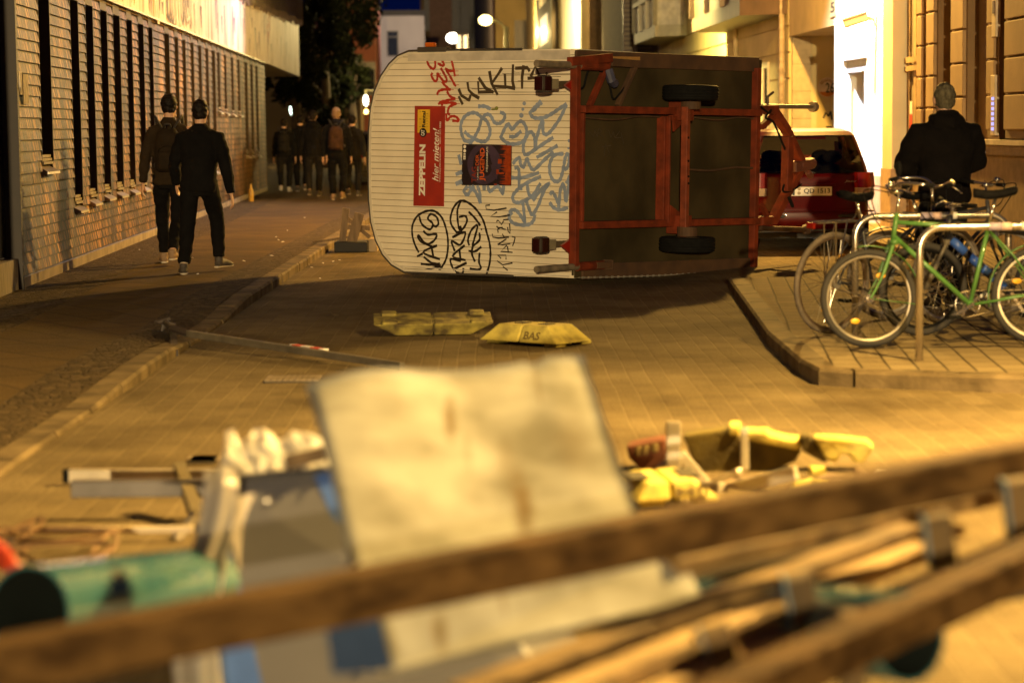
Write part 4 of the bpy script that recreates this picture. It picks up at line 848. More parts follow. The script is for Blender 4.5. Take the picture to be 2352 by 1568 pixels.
def ring(g, cx, cy, rx, ry_, wx, y, a0=0, a1=2 * pi, n=36):
    for k in range(n):
        t0, t1 = a0 + (a1 - a0) * k / n, a0 + (a1 - a0) * (k + 1) / n
        q = [(rx, ry_, t0), (rx, ry_, t1), (rx - wx, ry_ - wx, t1), (rx - wx, ry_ - wx, t0)]
        g.quad(*[PF(*pu(min(1532, cx + a * cos(t)), max(1044, min(1467, cy + b * sin(t)))), y) for a, b, t in q])
ring(g, 1250, 1245, 175, 215, 60, .0056); ring(g, 1275, 1250, 90, 150, 28, .0058)
g.quad(*[PF(*pu(*c), .0062) for c in ((1310, 1160), (1400, 1190), (1400, 1240), (1330, 1230))]); g.quad(*[PF(*pu(*c), .0062) for c in ((1320, 1250), (1390, 1260), (1390, 1400), (1350, 1400))])
g.build('poster_pattern', mat('poster_violet', (.05, .03, .055), .5), po)
g = MB(); rr = random.Random(4); yy_ = 1048
while yy_ < 1460:
    h_ = rr.uniform(9, 24); xl = rr.uniform(1400, 1470); g.quad(*[PF(*pu(*c), .0064) for c in ((xl, min(1466, yy_ + h_ * rr.uniform(.2, .8))), (1480, yy_), (1532, yy_), (1531, min(1468, yy_ + h_)), (1480, min(1467, yy_ + h_)))]); yy_ += h_ * rr.uniform(.8, 1.1)
for a, b, c_, d in ((1395, 1190, 1435, 1240), (1380, 1300, 1405, 1350), (1400, 1330, 1460, 1350), (1360, 1448, 1390, 1466)): g.quad(*[PF(*pu(*q), .0068) for q in ((a, b), (c_, b), (c_, d), (a, d))])
g.build('flames', mat('poster_orange', (.40, .055, .006), .5, col2=(.22, .025, .005), scale=25), po)
g = MB(); vtext(g, PF, 'DER', pu, 1162, 1196, 1145, 1262, .0072, bold=.02); g.build('lettering', mat('poster_text', (.55, .09, .012), .5), po); g = MB(); vtext(g, PF, 'JUGEND', pu, 1206, 1270, 1076, 1422, .0072, bold=.03); g.build('lettering', mat('poster_text', (.55, .09, .012), .5), po)
g = MB(); vtext(g, PF, 'TAG', pu, 1122, 1176, 1275, 1440, .0072, bold=.02); g.build('lettering', mat('poster_text_dark', (.22, .025, .012), .5), po)
g = MB(); vtext(g, PF, '1. JUNI 2023', pu, 1182, 1197, 1275, 1410, .0074, bold=.01); g.build('lettering', twh, po); g = MB(); vtext(g, PF, '17:00 JOHANNISPLATZ', pu, 1273, 1296, 1062, 1328, .0074, bold=.01)
for yy_ in (1067, 1111): g.add([PF(*pu(1045 + 15 * cos(k / 16 * 2 * pi), yy_ + 19 * sin(k / 16 * 2 * pi)), .0074) for k in range(16)], [tuple(range(16))])
for yy_, h_ in ((1138, 14), (1160, 24), (1190, 10)): g.quad(*[PF(*pu(*q), .0074) for q in ((1032, yy_), (1056, yy_), (1056, yy_ + h_), (1032, yy_ + h_))])
g.build('lettering', twh, po)
SEQ = [0]
def stroke(g, o, pts, wd, smooth=True, base=.0016):
    L = [FE(*PV(o, *p)) for p in pts]; L = [(p.x, p.z) for p in L]
    if smooth and len(L) > 2: L = smoothline(L, 5)
    SEQ[0] += 1; y0_ = -(base + (SEQ[0] % 40) * .00012)
    n = len(L); vs = []
    for i, p in enumerate(L):
        a, b = L[max(0, i - 1)], L[min(n - 1, i + 1)]; dx, dz = b[0] - a[0], b[1] - a[1]; l = math.hypot(dx, dz) or 1; nx, nz = -dz / l, dx / l
        ww = wd / 2 * (1 + .16 * sin(i * 1.7 + SEQ[0])); yy_ = y0_ - .00006 * (i % 2) - .003 * i / max(n, 20)
        if i == 0: p = (p[0] - dx / l * wd * .3, p[1] - dz / l * wd * .3)
        if i == n - 1: p = (p[0] + dx / l * wd * .3, p[1] + dz / l * wd * .3)
        vs += [(p[0] + nx * ww, yy_, p[1] + nz * ww), (p[0] - nx * ww, yy_, p[1] - nz * ww)]
    g.add(vs, [(2 * i, 2 * i + 1, 2 * i + 3, 2 * i + 2) for i in range(n - 1)])
def blob(g, o, c, r):
    SEQ[0] += 1; L = [FE(*PV(o, c[0] + r * .9 * cos(k / 12 * 2 * pi), c[1] + r * sin(k / 12 * 2 * pi))) for k in range(12)]
    g.add([(p.x, -.0016 - (SEQ[0] % 40) * .00012, p.z) for p in L], [tuple(range(12))])
blue = [('E3', [(400, 240), (520, 240), (630, 290)]), ('E3', [(430, 450), (330, 380), (200, 390), (80, 480), (20, 640), (40, 820), (110, 960), (250, 960), (320, 860), (400, 700), (450, 520), (520, 430), (600, 410), (660, 460), (720, 570), (800, 600), (890, 560), (940, 470), (930, 400), (860, 370)]),
  ('E3', [(500, 500), (570, 560), (630, 720), (620, 850), (550, 960), (450, 980), (330, 930), (200, 860), (110, 780)]), ('E3', [(250, 960), (225, 1020)]), ('E3', [(1540, 310), (1470, 370), (1520, 460), (1640, 490), (1800, 460), (1950, 380), (2080, 290), (2220, 200)]),
  ('E3', [(2220, 220), (2150, 380), (2050, 560), (1900, 760), (1800, 830), (1740, 770), (1740, 600), (1735, 550), (1690, 610), (1640, 790), (1580, 980), (1560, 870), (1500, 780), (1440, 800), (1370, 930), (1330, 1060), (1340, 1200), (1400, 1250), (1560, 1150), (1800, 990), (1940, 900)]), ('E3', [(1580, 960), (1580, 1140)]),
  ('E3', [(860, 880), (940, 700), (1010, 610), (1060, 680), (1100, 720), (1180, 620), (1280, 550), (1370, 640), (1400, 780), (1370, 910), (1280, 1000), (1120, 1030), (980, 1000), (860, 890)]), ('E3', [(1050, 870), (1150, 870), (1270, 770)]), ('E3', [(1620, 1300), (1850, 1170), (2030, 1070)]),
  ('E3', [(1120, 1430), (1170, 1360), (1250, 1320), (1270, 1450), (1330, 1510), (1370, 1420), (1410, 1330), (1450, 1450), (1520, 1560), (1600, 1530), (1800, 1330), (1950, 1210)]), ('E4', [(2150, -180), (1980, -150), (1890, 0), (1880, 180), (1930, 340), (2010, 400), (2090, 370), (2140, 240), (2180, 50), (2200, -70), (2250, -180), (2290, -110), (2280, 40), (2230, 130), (2200, 140)]),
  ('E4', [(1160, 110), (1210, 110), (1240, 200), (1245, 520), (1290, 540)]), ('E4', [(1090, 320), (1300, 320), (1640, 220)]), ('E4', [(1680, 300), (1500, 380), (1300, 490), (1180, 600), (1110, 700), (1130, 810), (1230, 840), (1370, 790), (1490, 720), (1580, 620), (1680, 450)]), ('E4', [(1410, 450), (1440, 650), (1500, 700)]), ('E4', [(1870, 440), (1720, 550), (1540, 780)]),
  ('E4', [(1850, 450), (1740, 640), (1640, 900), (1520, 1090), (1450, 960), (1390, 800)]), ('E4', [(1320, 850), (1340, 1000), (1360, 1230)]), ('E4', [(1080, 1080), (1050, 1020), (1130, 990), (1210, 1030), (1300, 1150), (1370, 1260)]), ('E4', [(1030, 1090), (1050, 1200), (1150, 1280), (1350, 1310), (1480, 1280), (1550, 1200), (1570, 1110)]),
  ('E4', [(1900, 660), (1930, 620), (1990, 690), (2060, 850), (2080, 950)]), ('E4', [(2080, 850), (2100, 600), (2160, 450), (2200, 600), (2220, 820), (2280, 500), (2320, 270), (2240, 420)]), ('E4', [(1890, 850), (1960, 940), (2090, 990), (2250, 950)]), ('E4', [(150, 510), (90, 600), (160, 680), (220, 600), (290, 505)]), ('E4', [(200, 505), (320, 600), (400, 760), (430, 840), (420, 640), (380, 505)]),
  ('E4', [(510, 505), (510, 560)]), ('E4', [(590, 505), (620, 600), (660, 590), (760, 510), (830, 530), (900, 650), (920, 510)]), ('C3', [(985, 1160), (1005, 1240)]), ('C3', [(960, 1350), (1008, 1330)]), ('C3', [(960, 1450), (1008, 1430)])]
sprayb = mat('spray_blue_grey', (.25, .32, .46), .6, alpha=.74)
g = MB()
for o, p in blue: stroke(g, o, p, .040 if len(p) > 2 else .046)
stroke(g, 'E3', [(1690, 160), (1620, 230), (1545, 310)], .055)
for c, r in (((1350, 180), 42), ((1320, 300), 36), ((1290, 430), 52), ((2290, 960), 36), ((2275, 1115), 26)): blob(g, 'E3', c, r)
g.build('graffiti', sprayb, tr_)
g = MB()
for p in ([(590, 190), (575, 230), (620, 340), (700, 400), (745, 340), (740, 160), (760, 95), (820, 110), (880, 200), (930, 310), (890, 330), (810, 290)], [(680, 495), (665, 540), (720, 640), (760, 655), (790, 600), (790, 495)], [(790, 495), (850, 580), (920, 660), (970, 660), (975, 600), (920, 490), (865, 395)],
          [(885, 680), (960, 760), (1050, 835)], [(1050, 830), (900, 835), (810, 870), (785, 930)], [(990, 880), (1050, 970), (1150, 1020)], [(1150, 1022), (980, 1060), (870, 1085), (815, 1130)], [(885, 1160), (880, 1120), (1050, 1105), (1180, 1125), (1050, 1180), (1010, 1260), (1010, 1330), (1045, 1350)],
          [(970, 1345), (985, 1480), (1060, 1400), (1150, 1390), (1220, 1440), (1225, 1485), (1110, 1480)], [(1085, 240), (1120, 380), (1150, 540)], [(955, 395), (1040, 440), (1130, 440)], [(970, 420), (1060, 570), (1150, 735), (1165, 740)]): stroke(g, 'E2', p, .028)
for x, y in ((1150, 445), (1160, 530), (1165, 735), (1055, 835), (1150, 1022), (1185, 1125), (995, 655), (785, 495)): stroke(g, 'E2', [(x, y), (x + 75, y - 2)], .006)
g.build('graffiti', mat('spray_red', (.38, .025, .012), .55), tr_)
g = MB()
for p in ([(985, 470), (1010, 530), (1090, 580)], [(1090, 575), (1105, 530)], [(1075, 400), (1085, 470), (1130, 520), (1190, 555)], [(985, 545), (1020, 615)], [(1185, 390), (1190, 495), (1335, 490)], [(1195, 350), (1260, 450), (1340, 495)], [(1305, 285), (1325, 400), (1385, 515)], [(1430, 250), (1400, 300), (1330, 400)], [(1465, 315), (1470, 430)], [(1340, 430), (1480, 440), (1565, 455)], [(1550, 215), (1545, 380), (1560, 450)], [(1580, 245), (1700, 240), (1720, 270)], [(1660, 225), (1645, 340), (1645, 450)], [(1740, 325), (1785, 225), (1825, 320)], [(1710, 350), (1790, 345), (1850, 350)]): stroke(g, 'C3', p, .034, smooth=False)
blob(g, 'C3', (1902, 300), 14)
for a, b, c_ in ((1745, 2050, 332), (1600, 2180, 378), (1440, 2180, 303), (1350, 2110, 492), (1120, 1250, 460), (1180, 1480, 458), (1560, 1640, 285), (1720, 1840, 245)): stroke(g, 'C3', [(a, c_), ((a + b) / 2, c_ + 3), (b, c_)], .005)
g.build('graffiti', mat('spray_brown_black', (.055, .036, .018), .6), tr_)
g = MB()
for p in ([(1140, 160), (1110, 150), (1130, 130), (1100, 80), (1060, 80), (1055, 120), (1110, 130), (1210, 120), (1215, 80), (1430, 150), (1340, 70), (1385, 60), (1420, 110), (1580, 160), (1600, 75), (1640, 120), (1630, 175), (1660, 60)], [(1660, 160), (1700, 100), (1900, 115), (1935, 70), (1900, 60), (1885, 110), (1930, 165)], [(2070, 50), (2080, 130), (2055, 160)]): stroke(g, 'E2', p, .016)
thick = [[(560, 1065), (520, 980), (495, 880), (500, 780), (550, 690), (640, 640), (730, 640), (800, 700), (840, 790), (865, 900), (870, 1010), (855, 1120), (820, 1200), (760, 1280)], [(570, 700), (600, 780), (680, 830), (710, 770), (660, 720), (690, 670), (750, 700), (770, 770), (740, 800), (710, 780)], [(615, 850), (660, 885), (750, 880), (720, 950), (640, 980), (560, 890), (580, 950), (700, 1010)], [(750, 1000), (610, 1070), (780, 1140)], [(700, 1030), (715, 1110)], [(590, 1190), (700, 1200), (790, 1210)], [(620, 1120), (700, 1180), (780, 1190)], [(610, 1260), (790, 1215)], [(550, 1110), (600, 1085)],
         [(1030, 1240), (1020, 1290), (960, 1280), (915, 1220), (900, 1140), (1000, 1160)], [(940, 1240), (1060, 1180)], [(960, 860), (910, 790), (895, 720), (920, 620), (970, 550), (1030, 530), (1110, 570), (1180, 640), (1240, 740), (1275, 860), (1305, 970), (1315, 1080), (1305, 1190), (1275, 1295)], [(1000, 540), (970, 620), (970, 720), (990, 830), (1030, 820), (1070, 740), (1050, 690), (990, 700)], [(960, 860), (1010, 850), (1000, 800)], [(1090, 650), (1150, 710), (1205, 785)], [(920, 910), (1050, 860), (1000, 990), (910, 950), (940, 1050)], [(1040, 1000), (920, 1110), (1050, 1150)], [(990, 1050), (1000, 1130)], [(1090, 990), (1080, 930), (1120, 830), (1180, 790), (1140, 950), (1130, 1000), (1200, 940), (1200, 870)], [(1090, 1055), (1150, 1060), (1215, 1015)], [(1130, 1000), (1120, 1080), (1150, 1160)], [(1200, 1080), (1195, 1170), (1215, 1235), (1170, 1250), (1105, 1240)]]
for p in thick: stroke(g, 'C4', p, .026)
blob(g, 'C4', (1220, 830), 9)
for p in ([(1305, 575), (1265, 580), (1270, 620), (1350, 630), (1480, 608)], [(1380, 650), (1315, 695), (1400, 700), (1515, 680)], [(1380, 750), (1385, 735), (1400, 740)], [(1410, 750), (1430, 780), (1450, 745)], [(1450, 730), (1500, 725)], [(1380, 800), (1400, 815), (1440, 810)], [(1395, 860), (1390, 830), (1420, 812), (1470, 830)], [(1495, 810), (1500, 850), (1520, 870)], [(1515, 770), (1520, 850)], [(1335, 880), (1340, 910), (1400, 920), (1505, 910)], [(1440, 880), (1465, 920)], [(1480, 930), (1390, 990), (1440, 990), (1520, 980)], [(1480, 1000), (1420, 1060), (1540, 1070)], [(1490, 1010), (1500, 1070)], [(1475, 1140), (1475, 1100), (1385, 1100), (1420, 1130)], [(1385, 1160), (1440, 1200), (1540, 1180)], [(1445, 1220), (1490, 1255)], [(1540, 905), (1570, 915), (1560, 960), (1545, 1000)]): stroke(g, 'C4', p, .015, smooth=False)
g.build('graffiti', mat('marker_black', (.014, .009, .006), .5), tr_)
g = MB()
for p in (((185, 555), (215, 597), (225, 552), (240, 597), (250, 540), (270, 560), (250, 572), (285, 600)), ((312, 550), (330, 600), (345, 560), (352, 600)), ((385, 560), (355, 600), (395, 600)), ((395, 570), (412, 640)), ((285, 720), (295, 640), (318, 700)), ((270, 660), (330, 650))):
    for a, b in zip(p[:-1], p[1:]): g.bar(FU(*S5(*a), .0225), FU(*S5(*b), .0225), .009, .002, up=(1, 0, 0))
g.build('graffiti', mat('scrawl_dark', (.05, .035, .018), .7), tr_)
# ================================================================== people
skin = mat('skin', (.50, .28, .17), .55, var=.08, scale=12)
def ik(a, c, l1, l2, hint):
    a, c, hint = V3(a), V3(c), V3(hint); d = c - a; L_ = min(d.length, (l1 + l2) * .999); u = d.normalized(); x = (l1 * l1 - l2 * l2 + L_ * L_) / (2 * L_); h = sqrt(max(0, l1 * l1 - x * x))
    n = (hint - u * hint.dot(u)).normalized(); return a + u * x + n * h
def wrinkle(o, amp, sc=7.0):
    me = o.data; ns = [v.normal.copy() for v in me.vertices]
    for v, n in zip(me.vertices, ns):
        p = v.co; v.co += n * (amp * (noise.noise(V3((p.x, p.y, p.z * 2.2)) * sc) + .6 * noise.noise(p * sc * 2.6)))
def lerp(a, b, t): return V3(a) * (1 - t) + V3(b) * t
def person(label, loc, yaw, H, feet, hands, top, bottom, hair, shoes, hy=0.0, vox=.011, lean=(0, 0), width=1.0, hood=False, hairlen=0.0, sock=None, loose=0.0, group=None, bare_calf=False, elb=(.6, -1, -.2)):
    s = H / 1.8; t = thing('person', label, 'person', loc, yaw, group)
    hip = V3((0, 0, .93)); lx, ly = lean
    sh = V3((lx, ly, 1.46)); nk = V3((lx * 1.05, ly * 1.05 + .01, 1.53)); hd = V3((lx * 1.15, ly * 1.2 + .03, 1.675))
    leg = []; arm = []
    for sd, (fx, fy, fz, toe) in zip((-1, 1), feet):
        hp = V3((sd * .095, 0, .92)); an = V3((fx, fy, fz + .085)); kn = ik(hp, an, .44, .43, (sd * .15, 1, 0)); leg.append((hp, kn, an, toe))
    for sd, hnd in zip((-1, 1), hands):
        sp = sh + V3((sd * .185 * width, 0, -.045)); hn = V3(hnd); el = ik(sp, hn, .30, .27, (sd * elb[0], elb[1], elb[2])); arm.append((sp, el, hn, sd))
    def S(v): return V3(v) * s
    def T(g, pts, r, **k): g.tube([S(p) for p in pts], [(a * s, b * s) if not isinstance(a, tuple) else a for a, b in r], **k)
    def R(rs): return [(r_, r_) for r_ in rs]
    # one continuous body
    g = MB()
    T(g, [(0, 0, .84), (0, 0, .95), lerp((0, 0, .95), sh, .3), lerp((0, 0, .95), sh, .7), sh + V3((0, 0, -.02)), nk], [(.13, .09), (.155, .10), (.14, .095), (.16 * width, .105), (.15 * width, .085), (.055, .058)], ref=(1, 0, 0), n=16)
    T(g, [nk - V3((0, 0, .06)), nk, hd - V3((0, .02, .06))], R([.06, .056, .058]), n=12)
    cy, sy = cos(hy), sin(hy)
    def hp_(x, y, z): return hd + V3((x * cy - y * sy, x * sy + y * cy, z))
    g.sph(S(hd), (.078 * s, .092 * s, .118 * s), 18, 12); g.sph(S(hp_(0, .02, -.055)), (.06 * s, .07 * s, .07 * s), 14, 10)
    T(g, [hp_(0, .085, .02), hp_(0, .112, -.022), hp_(0, .085, -.035)], R([.009, .016, .012]), n=8); T(g, [hp_(-.02, .084, -.062), hp_(0, .092, -.06), hp_(.02, .084, -.062)], R([.006, .009, .006]), n=8); g.sph(S(hp_(0, .075, -.105)), (.026 * s, .024 * s, .02 * s), 8, 6)
    for e in (-1, 1):
        g.sph(S(hp_(e * .080, -.005, -.01)), (.012 * s, .020 * s, .034 * s), 8, 6); T(g, [hp_(e * .012, .085, .03), hp_(e * .05, .075, .03)], R([.008, .007]), n=6)
    for hp, kn, an, toe in leg:
        T(g, [hp, lerp(hp, kn, .4), kn, lerp(kn, an, .35), an], R([.082, .075, .053, .054, .036]), n=12)
        T(g, [an + V3((0, -.03, -.045)), an + V3((toe * .3, .06, -.05)), an + V3((toe, .15, -.06))], R([.033, .035, .02]), n=10)
    for sp, el, hn, sd in arm:
        T(g, [sp - V3((sd * .05, 0, 0)), sp, lerp(sp, el, .5), el, lerp(el, hn, .4), hn], R([.055, .056, .046, .038, .036, .025]), n=12)
        d = (hn - el).normalized(); f_ = V3((0, 1, 0)) - d * d.y; f_ = f_.normalized() if f_.length > .2 else V3((-sd, 0, 0)); c_ = d.cross(f_).normalized() * sd   # f_: thumb side, c_: palm/back
        P0 = hn + d * .005; P1 = hn + d * .085
        T(g, [P0, lerp(P0, P1, .5), P1], [(.026, .014), (.038, .015), (.037, .012)], ref=tuple(f_), n=12)
        for k, (off, ln) in enumerate(((.027, .066), (.009, .076), (-.010, .070), (-.027, .055))):
            b0 = P1 + f_ * off; q1 = b0 + d * ln * .42 - c_ * ln * .10; q2 = q1 + d * ln * .30 - c_ * ln * .22; q3 = q2 + d * ln * .16 - c_ * ln * .28
            T(g, [b0 - d * .02, b0, q1, q2, q3], R([.0085, .009, .0085, .0078, .006]), n=7)
        b0 = P0 + d * .02 + f_ * .022; T(g, [b0, b0 + f_ * .022 + d * .022 - c_ * .012, b0 + f_ * .030 + d * .05 - c_ * .024, b0 + f_ * .028 + d * .068 - c_ * .03], R([.013, .011, .0095, .007]), n=8)
    g.build('body', skin, t, smooth=True, remesh=max(.0058 if vox < .012 else .009, .0058) * s, soft=2)
    # trousers
    g = MB(); T(g, [(0, 0, .80), (0, 0, .88), (0, 0, 1.0), (0, 0, 1.04)], [(.14, .10), (.178, .122), (.165, .115), (.16, .112)], ref=(1, 0, 0), n=18)
    for hp, kn, an, toe in leg:
        e_ = kn.lerp(an, .60 if bare_calf else .93); T(g, [hp + V3((0, 0, .03)), lerp(hp, kn, .4), kn, lerp(kn, e_, .4), e_], R([.098, .094 + loose * .4, .073 + loose, .068 + loose, .055 + loose]), n=14)
    o = g.build('trousers', bottom, t, smooth=True, remesh=vox * s, soft=5); wrinkle(o, .009 * s)
    # upper garment with sleeves
    g = MB(); b_ = .02 + loose
    T(g, [(0, 0, .84), (0, 0, .90), lerp((0, 0, .95), sh, .3), lerp((0, 0, .95), sh, .7), sh + V3((0, 0, -.03)), sh + V3((0, 0, .025)), nk + V3((0, 0, .0)), nk + V3((0, -.005, .03))], [(.150 + b_, .108 + b_), (.163 + b_, .118 + b_), (.155 + b_, .105 + b_), (.172 * width + b_, .115 + b_), (.155 * width + b_, .095 + b_), (.085 * width + b_, .085), (.074, .075), (.062, .068)], ref=(1, 0, 0), n=20)
    for sp, el, hn, sd in arm:
        e_ = el.lerp(hn, .97); T(g, [sp + V3((-sd * .09, 0, .015)), sp + V3((-sd * .015, 0, -.012)), lerp(sp, el, .5), el, lerp(el, e_, .5), e_], R([.065, .072 + loose, .064 + loose, .060 + loose, .055 + loose, .040 + loose * .4]), n=14)
    if hood:
        T(g, [nk + V3((-.10, .02, -.01)), nk + V3((-.09, -.08, -.03)), nk + V3((0, -.13, -.05)), nk + V3((.09, -.08, -.03)), nk + V3((.10, .02, -.01))], R([.035, .058, .070, .058, .035]), n=10); T(g, [nk + V3((0, -.06, .05)), nk + V3((0, -.10, -.06)), nk + V3((0, -.11, -.14))], [(.095, .05), (.115, .06), (.06, .03)], ref=(1, 0, 0), n=12)
    o = g.build('jacket', top, t, smooth=True, remesh=vox * s, soft=5); wrinkle(o, .011 * s, 6)
    # hair
    g = MB(); g.sph(S(hd + V3((0, -.016, .026))), (.087 * s, .100 * s, .106 * s), 18, 12); g.sph(S(hd + V3((0, -.035, -.025))), (.079 * s, .072 * s, .07 * s), 14, 10)
    if hairlen: T(g, [hd + V3((0, -.06, .0)), hd + V3((0, -.09, -.12)), hd + V3((0, -.10, -.12 - hairlen))], [(.075, .05), (.085, .05), (.05, .025)], ref=(1, 0, 0), n=12)
    o = g.build('hair', hair, t, smooth=True, remesh=.009 * s, soft=1); wrinkle(o, .008 * s, 22)
    for hp, kn, an, toe in leg:
        g = MB(); dz = -.085; T(g, [an + V3((-toe * .15, -.075, -.05)), an + V3((0, -.035, -.03)), an + V3((toe * .3, .05, -.035)), an + V3((toe * .8, .13, -.05)), an + V3((toe, .19, -.058))], [(.03, .03), (.042, .05), (.044, .048), (.05, .034), (.036, .022)], ref=(1, 0, 0), n=14)
        T(g, [an + V3((0, -.03, -.03)), an + V3((0, -.03, .03))], R([.045, .046]), n=12)
        so = g.build('shoe', shoes, t, smooth=True, remesh=.008 * s, soft=3)
        g = MB(); T(g, [an + V3((-toe * .15, -.085, -.075)), an + V3((toe * .3, .05, -.076)), an + V3((toe * .8, .14, -.076)), an + V3((toe, .20, -.074))], [(.034, .009), (.046, .009), (.052, .009), (.034, .009)], ref=(1, 0, 0), n=12); g.build('sole', mat('shoe_sole', (.45, .38, .28), .7), so)
        if sock: g = MB(); T(g, [an + V3((0, -.005, .02)), an.lerp(kn, .16)], R([.043, .042]), n=12); g.build('sock', sock, t, smooth=True)
    return t
def backpack(label, loc, yaw, H, m_, group=None, y=-.20):
    s = H / 1.8; R_ = Matrix.Rotation(yaw, 3, 'Z'); og = V3((0, y * s, .98 * s)); t = thing('backpack', label, 'backpack', V3(loc) + R_ @ og, yaw, group)
    def S(p): return V3(p) * s
    g = MB(og); g.tube([S((0, y, z)) for z in (.98, 1.0, 1.2, 1.38, 1.44)], [(a * s, b * s) for a, b in ((.12, .07), (.145, .095), (.145, .10), (.125, .085), (.07, .05))], n=20, ref=(1, 0, 0)); bo = g.build('pack_body', m_, t, smooth=True, remesh=.011 * s, soft=5); wrinkle(bo, .007)
    g = MB(og); g.tube([S((0, y - .085, z)) for z in (1.0, 1.02, 1.17, 1.2)], [(a * s, b * s) for a, b in ((.09, .025), (.115, .04), (.11, .04), (.08, .02))], n=16, ref=(1, 0, 0)); g.tube(smoothline([tuple(S(q)) for q in ((-.115, y - .09, 1.12), (-.09, y - .12, 1.22), (0, y - .12, 1.255), (.09, y - .12, 1.22), (.115, y - .09, 1.12))]), .006, 6); g.build('front_pocket', m_, t, smooth=True)
    g = MB(og); g.tube(smoothline([tuple(S(q)) for q in ((-.03, y + .03, 1.43), (-.025, y - .03, 1.475), (.025, y - .03, 1.475), (.03, y + .03, 1.43))]), .010 * s, 8); g.build('grab_loop', mat('strap_black', (.02, .015, .012), .8), t, smooth=True)
    for e in (-1, 1):
        g = MB(og); g.tube(smoothline([tuple(S(q)) for q in ((e * .05, y + .07, 1.42), (e * .12, -.10, 1.535), (e * .135, .02, 1.545), (e * .14, .13, 1.42), (e * .15, .10, 1.2), (e * .15, y + .10, 1.04))]), (.011 * s), 8, flat=2.4); g.build('strap', mat('strap_black', (.02, .015, .012), .8), t, smooth=True)
cloth_blk = mat('cloth_black', (.004, .0033, .003), .9, spec=.12, var=.3, scale=6); cloth_dk = mat('cloth_charcoal', (.011, .009, .0075), .9, spec=.12, var=.3, scale=6); cloth_br = mat('cloth_brown', (.021, .013, .0065), .9, spec=.12, var=.2, scale=6)
hair_dk = mat('hair_dark', (.008, .005, .0035), .6, spec=.12, var=.4, scale=30); hair_bl = mat('hair_blond', (.16, .09, .035), .6, var=.3, scale=30); hair_gr = mat('hair_grey', (.13, .11, .065), .7, col2=(.055, .045, .026), scale=14, stretch=(3, 3, 1), spec=.1)
shoe_dk = mat('shoe_dark', (.05, .038, .028), .7); shoe_br = mat('shoe_tan', (.24, .15, .08), .7); shoe_wh = mat('shoe_white', (.55, .48, .38), .6)
def foot(px, py, H, hx):                                   # standing point below the head, on the left sidewalk
    p = G(px, py, .102); return V3((p.x, p.y, .102))
# the two walking by the wall
L1 = foot(396, 606, 1.95, 0); R1 = radians(4)
person('man in brown sweater with backpack walking by the shingled wall', L1, R1, 1.93, [(-.10, .22, .0, -.03), (.03, -.34, .06, .02)], [(-.29, .02, .86), (.27, .12, .90)], cloth_br, cloth_blk, hair_dk, shoe_br, hy=radians(-42), lean=(.0, .03))
backpack('slim brown backpack on the man nearest the wall', L1, R1, 1.93, mat('pack_brown', (.016, .010, .005), .85, spec=.12, var=.2, scale=9), y=-.19)
L2_ = foot(462, 627, 1.83, 0); R2 = radians(-2)
person('man in plain black sweater walking on the outer side of the pavement', L2_, R2, 1.84, [(-.14, -.20, .0, -.05), (.15, .27, .04, .09)], [(-.28, .24, .92), (.35, -.10, .82)], cloth_blk, cloth_blk, hair_dk, shoe_dk, hy=radians(-14), lean=(.02, .02), width=1.06, sock=mat('sock_pale', (.35, .28, .2), .9), loose=.008)
# the group further away
grp = 'people walking away in the distance'
specs = [(655, 441, 1.78, cloth_blk, cloth_dk, hair_dk, shoe_wh, 'young person with small backpack walking at the left of the far group', -.1, .14, 0, 0, 0),
         (692, 440, 1.86, cloth_blk, cloth_blk, hair_dk, shoe_dk, 'half hidden person behind the hooded man in the far group', .12, -.1, 0, 0, .05),
         (722, 452, 1.93, cloth_blk, cloth_dk, hair_dk, shoe_dk, 'broad man in black hooded jacket in the middle of the far group', -.12, .12, 1, 0, 0),
         (776, 460, 1.96, cloth_blk, cloth_blk, hair_bl, shoe_br, 'tall blond person with brown backpack in the far group', .14, -.14, 1, .0, 0),
         (812, 450, 1.82, cloth_dk, cloth_dk, hair_dk, shoe_dk, 'dark dressed man at the right of the far group', -.1, .14, 0, 0, 0)]
for px, py, H, tp, bt, hr, sh_, lab, fa, fb, hd_, hl, dy in specs:
    p = foot(px, py, H, 0); p.y += dy
    person(lab, p, radians(random.uniform(-3, 6)), H, [(-.09, fa, .0 if fa > 0 else .04, -.03), (.09, fb, .0 if fb > 0 else .04, .03)], [(-.27, .03 - fa * .6, .84), (.27, .03 - fb * .6, .84)], tp, bt, hr, sh_, hy=radians(random.uniform(-25, 25)), vox=.016, width=1.08 if hd_ else 1.0, hood=bool(hd_), hairlen=hl, group=grp, loose=.008)
    if px == 655: backpack('dark rucksack on the leftmost person of the far group', p, 0, H, cloth_dk)
    if px == 776: backpack('brown rucksack with pale strap on the tall blond person', p, 0, H, mat('pack_rust', (.035, .016, .008), .85, spec=.12, var=.3, scale=9), y=-.21)
# the man at the right
M1 = G(2168, 706, .103); RM = radians(10)
person('grey haired man in black hooded jacket standing behind the bicycles', V3((M1.x, M1.y, .104)), RM, 1.83, [(-.10, -.05, 0, -.04), (.10, .12, 0, .05)], [(-.13, .28, 1.02), (.12, .30, 1.10)], mat('hoodie_black', (.005, .0035, .0028), .9, spec=.12, var=.3, scale=6), mat('jeans_black', (.009, .008, .007), .9, spec=.12), hair_gr, mat('boot_black', (.014, .012, .01), .45), hy=radians(-12), hood=True, width=1.16, loose=.036, elb=(1.5, -.7, -.2))

